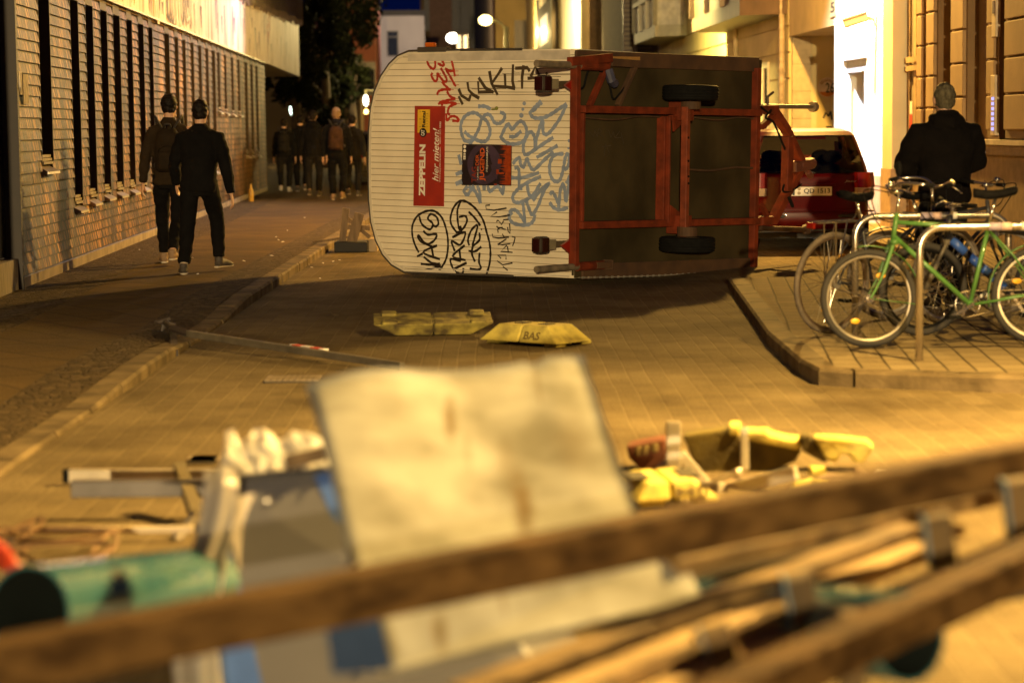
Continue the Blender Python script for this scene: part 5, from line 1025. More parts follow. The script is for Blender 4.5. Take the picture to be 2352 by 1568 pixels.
# ================================================================== red hatchback, darker car far off
def car(name, label, loc, yaw, paint, detail=True):
    t = thing(name, label, 'car', loc, yaw)
    # horizontal slices: z, rear y, front y, half width, corner power
    sl = [(.20, .10, 3.70, .76), (.26, .02, 3.80, .80), (.42, -.02, 3.84, .835), (.56, .0, 3.84, .84), (.66, .045, 3.80, .84), (.80, .06, 3.70, .84), (.93, .075, 3.45, .835), (.98, .09, 3.05, .815)]
    cab = [(.98, .09, 2.98, .805), (1.06, .12, 2.86, .78), (1.16, .17, 2.66, .75), (1.26, .225, 2.46, .715), (1.37, .285, 2.24, .675), (1.465, .34, 2.06, .635), (1.515, .42, 1.90, .58), (1.550, .60, 1.66, .46), (1.560, .85, 1.4, .25)]
    NA = 48
    def ringp(z, yr, yf, hw, pw=5.0):
        cy_, hl = (yr + yf) / 2, (yf - yr) / 2; out_ = []
        for k in range(NA):
            a = 2 * pi * (k + .5) / NA; c, s_ = cos(a), sin(a); out_.append(V3((hw * math.copysign(abs(c) ** (2 / pw), c), cy_ + hl * math.copysign(abs(s_) ** (2 / pw), s_), z)))
        return out_
    rows = [ringp(*r) for r in sl]; g = MB(); g.rings(rows); g.build('body', paint, t, smooth=True)
    crow = [ringp(*r, pw=6.5) for r in cab]; shell = MB(); gl = MB()
    for i in range(len(crow) - 1):
        for k in range(NA):
            a, b = crow[i][k], crow[i][(k + 1) % NA]; c, d = crow[i + 1][(k + 1) % NA], crow[i + 1][k]; m_ = (a + b + c + d) / 4
            rear = m_.y < .42 and abs(m_.x) < .87 * abs(cab[i][3]); front = m_.y > 1.9 and abs(m_.x) < .86 * cab[i][3]
            side = abs(m_.x) > .86 * cab[i][3] and 1.36 < m_.y < 2.3 - i * .05 and not (1.25 < m_.y < 1.36)
            tgt = gl if (1 <= i <= 4 and (rear or front or side)) or (i == 0 and rear) else shell
            tgt.add([a, b, c, d], [(0, 1, 2, 3)])
    shell.add(crow[-1], [tuple(range(NA))]); o = shell.build('cabin_shell', paint, t, smooth=True)
    glm = MATS.get('car_glass')
    if not glm:
        glm = bpy.data.materials.new('car_glass'); glm.use_nodes = True; MATS['car_glass'] = glm; N, L = glm.node_tree.nodes, glm.node_tree.links; N.remove(N['Principled BSDF'])
        tb = N.new('ShaderNodeBsdfTransparent'); tb.inputs[0].default_value = (.55, .52, .46, 1); gb = N.new('ShaderNodeBsdfGlossy'); gb.inputs['Roughness'].default_value = .03; fr = N.new('ShaderNodeFresnel'); mx = N.new('ShaderNodeMixShader')
        L.new(fr.outputs[0], mx.inputs[0]); L.new(tb.outputs[0], mx.inputs[1]); L.new(gb.outputs[0], mx.inputs[2]); L.new(mx.outputs[0], N['Material Output'].inputs[0])
    gl.build('windows', glm, t, smooth=True)
    intm = mat('car_interior', (.012, .010, .009), .9)
    for x, y_ in ((-.36, .75), (.36, .75), (-.34, 1.65), (.34, 1.65)):
        g = MB(); g.sph((x, y_ + .05, .80), (.24, .09, .30), 14, 8); g.tube([(x, y_, 1.0), (x, y_ - .02, 1.15)], .03, 6); g.sph((x, y_ - .03, 1.185), (.13, .055, .085), 12, 8); g.build('seat', intm, t, smooth=True)
    g = MB()
    for (z, yr, yf, hw) in cab[5:]: pass
    lin = [[V3((p.x * .965, (p.y - 1.25) * .965 + 1.25, p.z - .02)) for p in r_] for r_ in crow[5:]]; g.rings(lin, cap=True); g.box((-.66, 1.95, .9), (.66, 2.75, 1.0)); g.build('headliner', intm, t)
    g = MB(); g.box((-.70, .3, .84), (.70, 2.9, .88)); g.box((-.66, .25, .98), (.66, .7, 1.0)); g.build('parcel_shelf', intm, t)
    for x in (-.70, .70):
        for y_ in (.62, 3.05):
            w_ = thing('wheel', None, None); w_.parent = t; g = MB(); e = 1 if x > 0 else -1
            lathe(g, [(.18, -.08), (.24, -.09), (.29, -.08), (.305, -.04), (.305, .04), (.29, .08), (.24, .09), (.18, .08)], (x, y_, .305), (1, 0, 0), (0, 0, 1), 32); g.build('tyre', blk, w_, smooth=True)
            g = MB(); lathe(g, [(.19, -.07), (.17, .02), (.001, .03)], (x, y_, .305), (1, 0, 0), (0, 0, 1), 24); lathe(g, [(.19, .075), (.17, .05), (.05, .06), (.001, .06)], (x, y_, .305), (1, 0, 0), (0, 0, 1), 24); g.build('rim', galv, w_, smooth=True)
    g = MB(); g.box((-.74, .06, .16), (.74, .5, .235)); g.box((-.72, -.012, .245), (.72, .06, .275)); g.build('bumper_lip', mat('bumper_black', (.02, .017, .015), .6), t)
    g = MB(); g.tube([tuple(p) for p in [(x_, -.025 + .10 * abs(x_ / .82) ** 6, .50) for x_ in [k / 10 * .80 for k in range(-10, 11)]]], .012, 6); g.build('bumper_crease', paint, t, smooth=True)
    g = MB()
    for x_ in (-.5, .5): g.box((x_ - .16, -.022, .42), (x_ + .16, .05, .462))
    g.build('bumper_insert', mat('bumper_black', (.02, .017, .015), .6), t, bevel=.01)
    for e in (-1, 1):
        for z0, z1, nm, mm, in (((.80, .99, 'tail_light', mat('tail_red', (.20, .008, .004), .12, spec=.9)), (.70, .797, 'tail_light', mat('tail_clear', (.45, .33, .22), .12, spec=.9)))):
            g = MB(); pts = []
            for k in range(9):
                q = k / 8; xx = .60 + .20 * q; yy = .058 + .11 * q ** 4 * 1.1; pts.append((e * (xx if k < 8 else .845), (yy - .02) if k < 8 else yy + .08))
            n_ = len(pts); g.add([(x, y_, z0) for x, y_ in pts] + [(x * .985, y_ + .02, z1) for x, y_ in pts] + [(x * .9, y_ + .12, z0) for x, y_ in pts] + [(x * .9, y_ + .13, z1) for x, y_ in pts], [f for k in range(n_ - 1) for f in ((k, k + 1, n_ + k + 1, n_ + k), (n_ + k, n_ + k + 1, 3 * n_ + k + 1, 3 * n_ + k), (k, 2 * n_ + k, 2 * n_ + k + 1, k + 1))] + [(0, n_, 3 * n_, 2 * n_), (n_ - 1, 2 * n_ + n_ - 1, 3 * n_ + n_ - 1, 2 * n_ - 1)])
            g.build(nm, mm, t, smooth=False)
    if detail:
        g = MB(); g.box((-.26, .015, .70), (.26, .055, .815)); pl_ = g.build('number_plate', mat('plate_white', (.72, .68, .6), .4), t, bevel=.006)
        g = MB(); put_text(g, 'QD 1513', (-.10, .0135, .722), (.335, 0, 0), (0, 0, .072), bold=.02); g.box((-.245, .0142, .708), (-.215, .0148, .808)); g.build('lettering', mat('lettering_black', (.012, .01, .01), .5), pl_)
        g = MB()
        for z_ in (.735, .79): g.prism([(.022 * cos(k / 12 * 2 * pi), .022 * sin(k / 12 * 2 * pi)) for k in range(12)], lambda x, z, t_: (-.16 + x, .0145 - t_, z_ + z), .001)
        g.build('sticker', mat('sticker_grey', (.30, .24, .15), .5), pl_)
        g = MB(); g.box((-.31, .02, .818), (.31, .065, .85)); g.build('handle_trim', paint, t, bevel=.01)
        g = MB(); put_text(g, 'Jazz', (.42, .045, .86), (.16, 0, 0), (0, 0, .035), shear=.3); g.build('badge', galv, t)
        g = MB(); g.box((-.22, .33, 1.415), (.22, .36, 1.445)); g.build('brake_light', mat('tail_red', (.20, .008, .004), .12, spec=.9), t)
        g = MB(); g.tube([(.05, .075, .985), (.02, .07, 1.0), (-.38, .10, 1.04)], .010, 6); g.build('rear_wiper', mat('bumper_black', (.02, .017, .015), .6), t)
    return t
CP = G(1862, 575, 0)
red_paint = mat('red_car_paint', (.075, .0025, .0018), .35, spec=.2, coat=.12, var=.05)
car('red_hatchback', 'red hatchback parked behind the trailer with plate QD 1513', V3((CP.x, CP.y - .1, 0)), SROT - radians(2), red_paint)
CP2 = G(838, 432, 0)
car('dark_car', 'dark parked car far down the street beside the trailer edge', V3((CP2.x + .55, CP2.y, 0)), SROT, mat('grey_car_paint', (.10, .085, .06), .3, coat=.6), detail=False)

# ================================================================== bicycles and stands
chrome = mat('chrome', (.62, .56, .46), .18, .95, var=.1); steel = mat('stand_steel', (.55, .50, .42), .24, .9, var=.08); alu = mat('rim_alu', (.56, .52, .46), .35, .7); tyre_br = mat('tyre_grey_brown', (.13, .10, .07), .8, var=.2, scale=20); spk = mat('spoke', (.45, .40, .32), .3, .9)
def bicycle(name, label, rear, front, lean, P, group='bicycles locked to the stands'):
    rear, front = V3(rear), V3(front); d = front - rear; WB = d.length; yaw = atan2(d.y, d.x)
    t = thing(name, label, 'bicycle', rear, 0, group); t.rotation_euler = (lean, 0, yaw)
    r = P['r']; st = P.get('steer', 0.0); fm = P['frame']; h = r
    bb = V3((P.get('bbx', .43), 0, P.get('bbz', .28))); ht = V3((WB - P.get('rake', .19), 0, P.get('htz', .88))); hb = ht + (V3((WB, 0, r)) - ht).normalized() * .17 + V3((-.03, 0, 0)); stp = V3((bb.x - P.get('sx', .17), 0, P.get('stz', .78))); ra = V3((0, 0, r)); fa = V3((WB, 0, r)); ft = P.get('tr', .015)
    # wheels
    def whl(c, m_t, m_r, ang=0.0, disc=False):
        w_ = thing('wheel', None, None); w_.parent = t; w_.location = c; w_.rotation_euler = (0, 0, ang); tw = P.get('tw', .023)
        g = MB(); n = 56; g.tube([((r - tw) * cos(2 * pi * k / n), 0, (r - tw) * sin(2 * pi * k / n)) for k in range(n)], tw, 10, closed=True, ref=(0, 1, 0)); g.build('tyre', m_t, w_, smooth=True)
        g = MB(); ri = r - 2 * tw - .002; lathe(g, [(ri + .006, -.011), (ri - .008, -.011), (ri - .014, 0), (ri - .008, .011), (ri + .006, .011)], (0, 0, 0), (0, 1, 0), (1, 0, 0), 56); g.build('rim', m_r, w_, smooth=True)
        g = MB(); g.tube([(0, -.05, 0), (0, .05, 0)], .018, 12); g.tube([(0, -.035, 0), (0, -.03, 0)], .032, 14); g.tube([(0, .03, 0), (0, .035, 0)], .032, 14); g.build('hub', chrome, w_)
        g = MB()
        for k in range(28):
            a = 2 * pi * k / 28; b = a + (.75 if k % 4 < 2 else -.75); y_ = .03 if k % 2 else -.03; g.tube([(.03 * cos(b), y_, .03 * sin(b)), ((ri - .01) * cos(a), 0, (ri - .01) * sin(a))], .0016, 4, cap=False)
        g.build('spokes', spk, w_)
        if P.get('reflector'):
            a = P['reflector'] + (1.5 if c.x > .3 else 0)
            for q in (a, a + pi): g = MB(); g.sph(((ri * .62) * cos(q), -.012, (ri * .62) * sin(q)), (.034, .008, .020), 12, 6); g.build('reflector', mat('reflector_yellow', (.75, .40, .02), .35), w_)
        return w_
    whl(ra, P['tyre'], P['rim_r']); whl(fa, P['tyre'], P['rim_f'], st)
    # frame
    g = MB(); tt = ht.lerp(hb, .22); dt_ = ht.lerp(hb, .8)
    g.tube([ht + V3((0, 0, .02)), hb], ft * 1.15, 12); g.tube([stp.lerp(bb, .06), tt], ft, 12) if not P.get('step') else g.tube([stp.lerp(bb, .55), tt], ft, 12)
    g.tube([bb, dt_], ft * P.get('dt', 1.1), 12); g.tube([bb, stp], ft, 12)
    for y_ in (-1, 1):
        g.tube([bb + V3((-.03, y_ * .022, 0)), ra + V3((.12, y_ * .05, 0)), ra + V3((0, y_ * .058, 0))], .009, 8); g.tube([stp.lerp(bb, .08) + V3((0, y_ * .014, 0)), stp.lerp(ra, .45) + V3((0, y_ * .045, 0)), ra + V3((0, y_ * .058, 0))], .0075, 8)
    g.tube([bb + V3((0, -.036, 0)), bb + V3((0, .036, 0))], .022, 12); g.build('frame', fm, t, smooth=True)
    # fork turns with the wheel
    fk = thing('fork', None, None); fk.parent = t; cr = hb; fd = (hb - ht).normalized()
    g = MB(); A = cr + fd * .01
    for y_ in (-1, 1):
        if P.get('susp'): g.tube([A + V3((0, y_ * .06, 0)), A.lerp(fa, .45) + V3((0, y_ * .06, 0))], .014, 10); g.tube([A.lerp(fa, .40) + V3((0, y_ * .06, 0)), fa + V3((-.01, y_ * .06, 0))], .020, 10)
        else: g.tube(smoothline([tuple(A + V3((0, y_ * .03, 0))), tuple(A.lerp(fa, .12) + V3((0, y_ * .05, 0))), tuple(A.lerp(fa, .6) + V3((-.015, y_ * .052, 0))), tuple(fa + V3((0, y_ * .055, 0)))]), [.014] * 10 + [.009] * 6, 10)
    g.bar(A + V3((0, -.065, 0)), A + V3((0, .065, 0)), .04, .035); g.build('blades', P.get('fork', fm), fk, smooth=True)
    # bars
    hbz = ht + V3((-.02, 0, P.get('stem', .10))); g = MB(); g.tube([ht, hbz], .012, 10); kind = P.get('bar', 'city')
    hpts = [(-.16, -.28, .03), (-.05, -.26, .045), (.05, -.14, .05), (.06, 0, 0), (.05, .14, .05), (-.05, .26, .045), (-.16, .28, .03)] if kind == 'city' else [(-.03, -.32, .02), (.02, -.1, .01), (.04, 0, 0), (.02, .1, .01), (-.03, .32, .02)]
    rot = Matrix.Rotation(st, 3, 'Z'); hp = smoothline([tuple(hbz + rot @ V3(q)) for q in hpts]); g.tube(hp, .011, 10); g.tube([hbz - V3((.02, 0, 0)), hbz + rot @ V3((.06, 0, 0))], .017, 10); ho = g.build('handlebar', chrome, t, smooth=True)
    for q in (hp[:5], hp[-5:]): g = MB(); g.tube(q, .016, 10); g.build('grip', blk, ho, smooth=True)
    for e in (-1, 1):
        q0 = hbz + rot @ V3((hpts[1][0] + .02, e * abs(hpts[1][1]) * .8, .03)); g = MB(); g.tube([q0, q0 + rot @ V3((.05, e * .02, -.03)), q0 + rot @ V3((.02, e * .10, -.05))], .006, 6); g.build('brake_lever', chrome, ho)
    g = MB(); c0 = hbz + rot @ V3((.05, .10, 0)); g.tube(smoothline([tuple(c0), tuple(c0 + V3((.16, -.02, .03))), tuple(ht + V3((.10, 0, -.02))), tuple(stp.lerp(ht, .6) + V3((0, .02, .01)))]), .004, 6); c0 = hbz + rot @ V3((.05, -.10, 0)); g.tube(smoothline([tuple(c0), tuple(c0 + V3((.18, .02, .0))), tuple(hb + V3((.05, 0, .03)))]), .004, 6); g.build('brake_cable', blk, t)
    if P.get('bell'): g = MB(); c0 = hbz + rot @ V3((.03, -.12, .05)); g.sph(c0, (.028, .028, .022), 12, 8); g.build('bell', chrome, ho, smooth=True)
    if P.get('mirror'): g = MB(); c0 = hbz + rot @ V3((-.02, -.2, .03)); g.tube([c0, c0 + V3((-.02, 0, .08))], .008, 6); g.sph(c0 + V3((-.03, 0, .13)), (.022, .04, .055), 12, 8); g.build('mirror', blk, ho, smooth=True)
    # saddle
    sd_ = stp + (stp - bb).normalized() * P.get('post', .14); g = MB(); g.tube([stp, sd_], .0125, 10); po_ = g.build('seat_post', chrome, t, smooth=True)
    g = MB(); rows = []
    for k in range(11):
        q = k / 10; wy = .075 * (1 - q) ** 1.6 + .018; x = -.13 + .28 * q; z = .045 + .012 * (1 - q) - .02 * sin(q * pi); rows.append([sd_ + V3((x, wy * cos(a), z + .028 * sin(a) * (1 if sin(a) > 0 else 1.3))) for a in [2 * pi * m_ / 14 for m_ in range(14)]])
    g.rings(rows); g.tube([sd_ + V3((-.1, .02, .02)), sd_ + V3((.1, .02, .02))], .005, 6); g.tube([sd_ + V3((-.1, -.02, .02)), sd_ + V3((.1, -.02, .02))], .005, 6); g.build('saddle', P.get('saddle', blk), po_, smooth=True)
    # drive
    ca = P.get('crank', .5); g = MB(); lathe(g, [(.085, -.044), (.092, -.046), (.092, -.050), (.085, -.052)], bb, (0, 1, 0), (1, 0, 0), 30)
    for k in range(5): a = ca + k * 2 * pi / 5; g.bar(bb + V3((0, -.048, 0)), bb + V3((.088 * cos(a), -.048, .088 * sin(a))), .014, .004, up=(0, 1, 0))
    g.bar(bb + V3((0, -.06, 0)), bb + V3((.17 * cos(ca), -.065, .17 * sin(ca))), .022, .014, up=(0, 1, 0)); g.bar(bb + V3((0, .06, 0)), bb + V3((-.17 * cos(ca), .065, -.17 * sin(ca))), .022, .014, up=(0, 1, 0)); g.tube([bb + V3((0, -.066, 0)), bb + V3((0, .066, 0))], .014, 10); co = g.build('crankset', chrome, t)
    for e in (-1, 1): q = bb + V3((-e * .17 * cos(ca), e * .12, -e * .17 * sin(ca))); g = MB(); g.box(q - V3((.045, .045, .012)), q + V3((.045, .045, .012))); g.build('pedal', blk, co, bevel=.004)
    g = MB(); pts = [bb + V3((.09 * cos(a), -.048, .09 * sin(a))) for a in [pi / 2 - k * pi / 10 for k in range(11)]] + [ra + V3((.035 * cos(a), -.048, .035 * sin(a))) for a in [-pi / 2 - k * pi / 8 for k in range(9)]]
    g.tube(pts, .005, 6, closed=True, ref=(0, 1, 0)); g.build('chain', mat('chain_steel', (.25, .2, .14), .45, .7), t); g = MB(); g.tube([ra + V3((0, -.054, 0)), ra + V3((0, -.042, 0))], .038, 14); g.build('sprocket', galv, t)
    if P.get('fender'):
        for c, a0, a1 in ((ra, radians(-12), radians(170)), (fa, radians(78), radians(205))):
            rr_ = r + .022; g = MB(); g.tube([c + V3((rr_ * cos(a0 + (a1 - a0) * k / 26), 0, rr_ * sin(a0 + (a1 - a0) * k / 26))) for k in range(27)], .005, 8, flat=5.0, ref=(cos(a0), 0, sin(a0))); g.tube([c + V3((0, .04, 0)), c + V3((rr_ * cos(a1 - .3), .02, rr_ * sin(a1 - .3)))], .003, 5); g.tube([c + V3((0, -.04, 0)), c + V3((rr_ * cos(a1 - .3), -.02, rr_ * sin(a1 - .3)))], .003, 5); g.build('mudguard', P['fender'], t, smooth=True)
    if P.get('rack'):
        zr = 2 * r + .075; g = MB()
        for y_ in (-.055, 0, .055): g.tube([(-.22, y_, zr), (.20, y_, zr)], .006, 6)
        for x in (-.22, -.06, .1, .2): g.tube([(x, -.058, zr), (x, .058, zr)], .005, 6)
        for y_ in (-1, 1): g.tube([(-.02, y_ * .06, r), (-.05, y_ * .06, zr)], .005, 6); g.tube([(-.02, y_ * .06, r), (.06, y_ * .06, zr)], .005, 6)
        g.tube(smoothline([(.2, -.04, zr), (.23, -.03, zr + .03), (.22, 0, zr + .09), (.23, .03, zr + .03), (.2, .04, zr)]), .005, 6); g.build('rack', chrome, t); g = MB(); g.box((-.25, -.04, zr - .045), (-.225, .04, zr + .0)); g.build('rear_light', mat('tail_red', (.20, .008, .004), .12, spec=.9), t, bevel=.008)
    if P.get('lamp'): g = MB(); q = hb + V3((.07, 0, .06)); g.tube([q, q + V3((.05, 0, .0))], .03, 12); g.build('headlight', chrome, t)
    if P.get('decal'):
        g = MB(); q0, q1 = bb.lerp(dt_, .1), bb.lerp(dt_, .98)
        for a, b in ((.0, .2), (.28, .4), (.45, .62), (.7, .95)): g.tube([q0.lerp(q1, a), q0.lerp(q1, b)], ft * P.get('dt', 1.1) + .002, 12)
        g.build('frame_colour', P['decal'], t, smooth=True)
    return t
Zp = .104
green = mat('bike_green', (.08, .20, .045), .35, coat=.5, var=.1)
A = G(1996, 798, Zp); B = G(2386, 790, Zp)
bicycle('green_bicycle', 'old green city bicycle with green mudguards nearest the camera', B, A, radians(3), dict(r=.333, frame=green, tyre=mat('tyre_black', (.03, .026, .022), .8, var=.2), rim_f=mat('rim_dull', (.30, .26, .2), .4, .5), rim_r=mat('rim_cream', (.72, .66, .52), .45), fender=green, stem=.17, htz=.88, stz=.83, post=.17, bbz=.28, bbx=.48, sx=.14, rake=.20, mirror=True, bell=True, reflector=.6, crank=-.5 + pi, tr=.016))
A = G(1905, 766, Zp); B = G(2150, 752, Zp); B = A + (B - A).normalized() * 1.06; B.y += .25
bicycle('black_bicycle', 'black city bicycle with luggage rack, its rear wheel at the kerb end', A, B, radians(4), dict(r=.37, frame=mat('bike_black', (.02, .02, .025), .35, coat=.4), tyre=tyre_br, rim_f=alu, rim_r=mat('rim_dark', (.12, .08, .05), .5, .4), rack=True, lamp=True, step=True, reflector=1.2, stem=.16, post=.16, stz=.80, tw=.02, crank=.4, tr=.014))
A = G(2118, 770, Zp); B = A + V3((1.06, -.05, 0)); A.z = B.z = Zp
bicycle('mountain_bicycle', 'black and blue mountain bicycle with suspension fork behind the green one', B, A, radians(-3), dict(r=.335, frame=mat('bike_black', (.02, .02, .025), .35, coat=.4), tyre=mat('tyre_black', (.03, .026, .022), .8, var=.2), rim_f=blk, rim_r=blk, susp=True, fork=mat('fork_grey', (.12, .10, .07), .5), bar='flat', stem=.09, htz=.84, stz=.74, post=.20, tw=.026, bbz=.30, bbx=.44, dt=1.7, tr=.018, decal=mat('bike_blue', (.03, .09, .38), .4, coat=.4), crank=1.0, steer=.25))
A = G(2060, 745, Zp); A.y += .5; B = A + V3((1.0, .35, 0)); A.z = B.z = Zp
bicycle('trekking_bicycle', 'dark trekking bicycle farthest back at the rear stand', A, B, radians(2), dict(r=.345, frame=mat('bike_grey', (.06, .055, .05), .4), tyre=tyre_br, rim_f=alu, rim_r=alu, fender=mat('guard_black', (.03, .028, .025), .4), reflector=.2, stem=.14, post=.15, crank=2.2, bar='flat', bell=True))
def stand(label, foot_a, dirv, length, h_=.85, sticker=True):
    foot_a = V3(foot_a); d = V3(dirv).normalized(); t = thing('bicycle_stand', label, 'bicycle stand', foot_a, 0, 'steel hoop stands on the island'); g = MB(foot_a); rr_ = .14; pts = [foot_a - V3((0, 0, .1)), foot_a + V3((0, 0, h_ - rr_))]
    for k in range(1, 9): a = k / 8 * pi / 2; pts.append(foot_a + V3((0, 0, h_ - rr_)) + d * (rr_ * (1 - cos(a))) + V3((0, 0, rr_ * sin(a))))
    e = foot_a + d * length
    for k in range(0, 9): a = k / 8 * pi / 2; pts.append(e + V3((0, 0, h_ - rr_)) - d * (rr_ * (1 - sin(a))) + V3((0, 0, rr_ * cos(a))))
    pts += [e - V3((0, 0, .1))]; g.tube(pts, .0245, 16); g.build('hoop', steel, t, smooth=True)
    if sticker:
        for a, b, mm in ((.42, .5, mat('sticker_violet', (.34, .28, .36), .5)), (.5, .56, mat('sticker_pink', (.6, .42, .36), .5)), (.62, .66, mat('sticker_white', (.7, .66, .58), .5))):
            q = foot_a + V3((0, 0, h_)) ; g = MB(foot_a); g.tube([q + d * (length * a), q + d * (length * b)], .0258, 16); g.build('sticker', mm, t, smooth=True)
    return t
A = G(2111, 828, Zp); stand('steel hoop stand in front of the green bicycle', A, (1, .05, 0), 1.05)
A = G(2040, 800, Zp); A2 = V3((A.x - .08, A.y + .95, Zp)); stand('steel hoop stand between the green and the black bicycle', A2, (1, .03, 0), 1.1)

# ================================================================== things lying in the street
yelp = mat('yellow_rubber', (.62, .50, .10), .75, col2=(.30, .235, .06), scale=9, lo=.42, hi=.72, bump=.35, bscale=40)
yeldirt = mat('worn_yellow', (.42, .34, .07), .8, col2=(.09, .065, .025), scale=9, bump=.4, bscale=40)
alum = mat('dull_aluminium', (.34, .30, .23), .42, .6, col2=(.22, .19, .15), scale=5, stretch=(1, 1, 1))
def footplate(name, label, base, ang, m_, text, tiltx=0.0, roll=0.0, group='yellow barrier foot plates lying about', L=.80, Wd=.40, Hh=.13):
    t = thing(name, label, 'foot plate', base, ang, group); t.rotation_euler = (roll, tiltx, ang)
    g = MB(); a, b = L / 2, Wd / 2; tp = .70
    def blk_(x0, x1, xt0, xt1):
        g.add([(x0, -b, .025), (x1, -b, .025), (x1, b, .025), (x0, b, .025), (xt0, -b * tp, Hh), (xt1, -b * tp, Hh), (xt1, b * tp, Hh), (xt0, b * tp, Hh)], [(0, 3, 2, 1), (4, 5, 6, 7), (0, 1, 5, 4), (1, 2, 6, 5), (2, 3, 7, 6), (3, 0, 4, 7)])
    blk_(-a, -.005, -a * .62, -.005); blk_(.005, a, .005, a * .62); g.box((-.012, -b * .62, .03), (.012, b * .62, Hh - .02))
    for x in (-a * .85, a * .62):
        for y in (-b * .9, b * .55): g.box((x, y, 0), (x + .12, y + .12, .026))
    g.build('rubber_block', m_, t, bevel=.012)
    g = MB()
    for x in (-.16, .07): g.box((x, -.05, Hh - .004), (x + .085, .05, Hh + .006))
    g.box((-.03, -.035, Hh - .04), (.03, .035, Hh - .03)); g.build('socket', mat('socket_dark', (.05, .04, .02), .8), t)
    g = MB(); sl_ = b * (1 - tp); put_text(g, text, (a * .12, -b + sl_ * .18 - .002, .025 + (Hh - .025) * .2), (.15, 0, 0), (0, sl_ * .45, (Hh - .025) * .45), bold=.02); g.build('moulded_letters', mat('letter_brown', (.12, .08, .02), .8), t)
    return t
P = G(1230, 792, 0); footplate('barrier_foot_plate', 'pale yellow barrier foot plate with moulded letters lying right way up on the road', P + V3((0, .12, 0)), radians(-40), yelp, 'BAS', L=.76, Wd=.42, Hh=.15)
P = G(992, 775, 0); footplate('barrier_foot_plate', 'dirty yellow foot plate lying upside down at the trailer shadow', P + V3((0, .25, .155)), radians(4), yeldirt, 'ECU', roll=pi + radians(8), L=.94, Wd=.42, Hh=.13)
# reflective pole with a bent end
A, B = G(700, 826, .0), G(925, 856, .0); E0 = G(425, 795, 0)
t = thing('marker_pole', 'long grey pole with red and white reflective band and hooked end on the road', 'pole', A)
g = MB(A); up = V3((0, 0, .045)); S0 = E0 + V3((0, 0, .10)); g.bar(S0, B + up, .045, .05); g.build('shaft', mat('pole_grey', (.15, .125, .085), .55, .3, var=.3, scale=5), t, bevel=.006)
d = (B - E0).normalized(); c0 = G(672, 822, 0)
for k, (mm, nm) in enumerate(((mat('tape_white', (.75, .7, .65), .5), 'white_band'), (mat('tape_red', (.6, .05, .02), .5), 'red_band'), (mat('tape_white', (.75, .7, .65), .5), 'white_band'), (mat('tape_red', (.6, .05, .02), .5), 'red_band'), (mat('tape_white', (.75, .7, .65), .5), 'white_band'))):
    ln = (.028, .105, .115, .105, .05)[k]; zc = lambda p: p + up + V3((0, 0, .055 * max(0, (B - p).length / (B - E0).length)))
    g = MB(A); g.bar(zc(c0), zc(c0 + d * ln), .050, .056); g.build(nm, mm, t); c0 = c0 + d * ln
g = MB(A); C = zc(c0 - d * .32) ; vs, fs = text_geo('052'); 
put_text(g, '052', zc(c0 - d * .245) + V3((0, -.028, -.015)), d * .07, V3((0, 0, .032))); g.build('number', mat('letter_grey', (.3, .2, .15), .6), t)
H0 = G(372, 775, 0); g = MB(A); g.tube([S0 + d * .05, S0 + V3((-.10, .06, .03)), H0 + V3((.03, 0, .12)), H0 + V3((0, 0, .05))], [.03, .03, .024, .012], 8); g.tube([H0 + V3((.07, 0, .14)), H0 + V3((-.02, -.02, .12)), H0 + V3((-.05, -.02, .13))], [.03, .02, .01], 8); H1 = G(395, 818, 0); g.bar(H0 + V3((.09, -.02, .10)), H1 + V3((.02, .0, .02)), .05, .04); g.build('hook', mat('hook_black', (.03, .02, .015), .6), t)
# drain covers
for px0, py0, px1, py1, lab in ((606, 880, 740, 864, 'cast drain cover beside the marker pole'), (432, 1066, 505, 1048, 'cast drain cover nearer to the camera')):
    a, b = G(px0, py0, 0), G(px1, py1, 0); t = thing('drain_cover', lab, 'drain cover', a, 0, 'drain covers in the road'); g = MB(a); g.box((a.x, a.y, .001), (b.x, b.y, .006)); f_ = g.build('frame', mat('drain_iron', (.05, .038, .025), .7, var=.3), t); g = MB(a); n = 9
    for k in range(n): x = a.x + (b.x - a.x) * (k + .5) / n; g.box((x - .022, a.y + .05, .006), (x + .022, b.y - .05, .016))
    g.build('bars', mat('drain_bar', (.22, .165, .10), .7), f_)
# fallen barrier by the trailer
A = G(806, 580, 0); t = thing('fallen_barrier', 'toppled wooden barrier pieces with black weight at the left end of the trailer', 'barrier', A)
woodd = mat('old_wood', (.20, .13, .065), .8, col2=(.11, .07, .035), scale=3, stretch=(6, 6, 1), bump=.3); D0 = A.y + .25
def pb(g, a, b, w_, h_, D_=D0): g.bar(PD(*a, D_), PD(*b, D_), w_, h_, up=(0, -1, 0))
g = MB(A); pb(g, (786, 560), (795, 478), .09, .06); g.build('upright', woodd, t); g = MB(A); pb(g, (806, 565), (826, 490), .13, .07, D0 - .1); g.build('upright', woodd, t); g = MB(A); pb(g, (783, 520), (850, 524), .06, .05, D0 + .1); pb(g, (790, 495), (850, 545), .05, .05, D0 + .15); g.build('rail', woodd, t)
g = MB(A); g.box((A.x - .22, A.y, .0), (A.x + .22, A.y + .5, .14)); g.build('weight', mat('weight_black', (.02, .018, .015), .8), t, bevel=.02); g = MB(A); g.box((A.x + .225, A.y + .1, .0), (A.x + .34, A.y + .6, .17)); g.build('end_block', mat('pale_wood', (.34, .25, .14), .8), t, bevel=.01)
g = MB(A); q = G(720, 560, .1); g.bar(q + V3((0, 0, .02)), PD(800, 545, D0) , .06, .03); g.build('loose_slat', woodd, t)
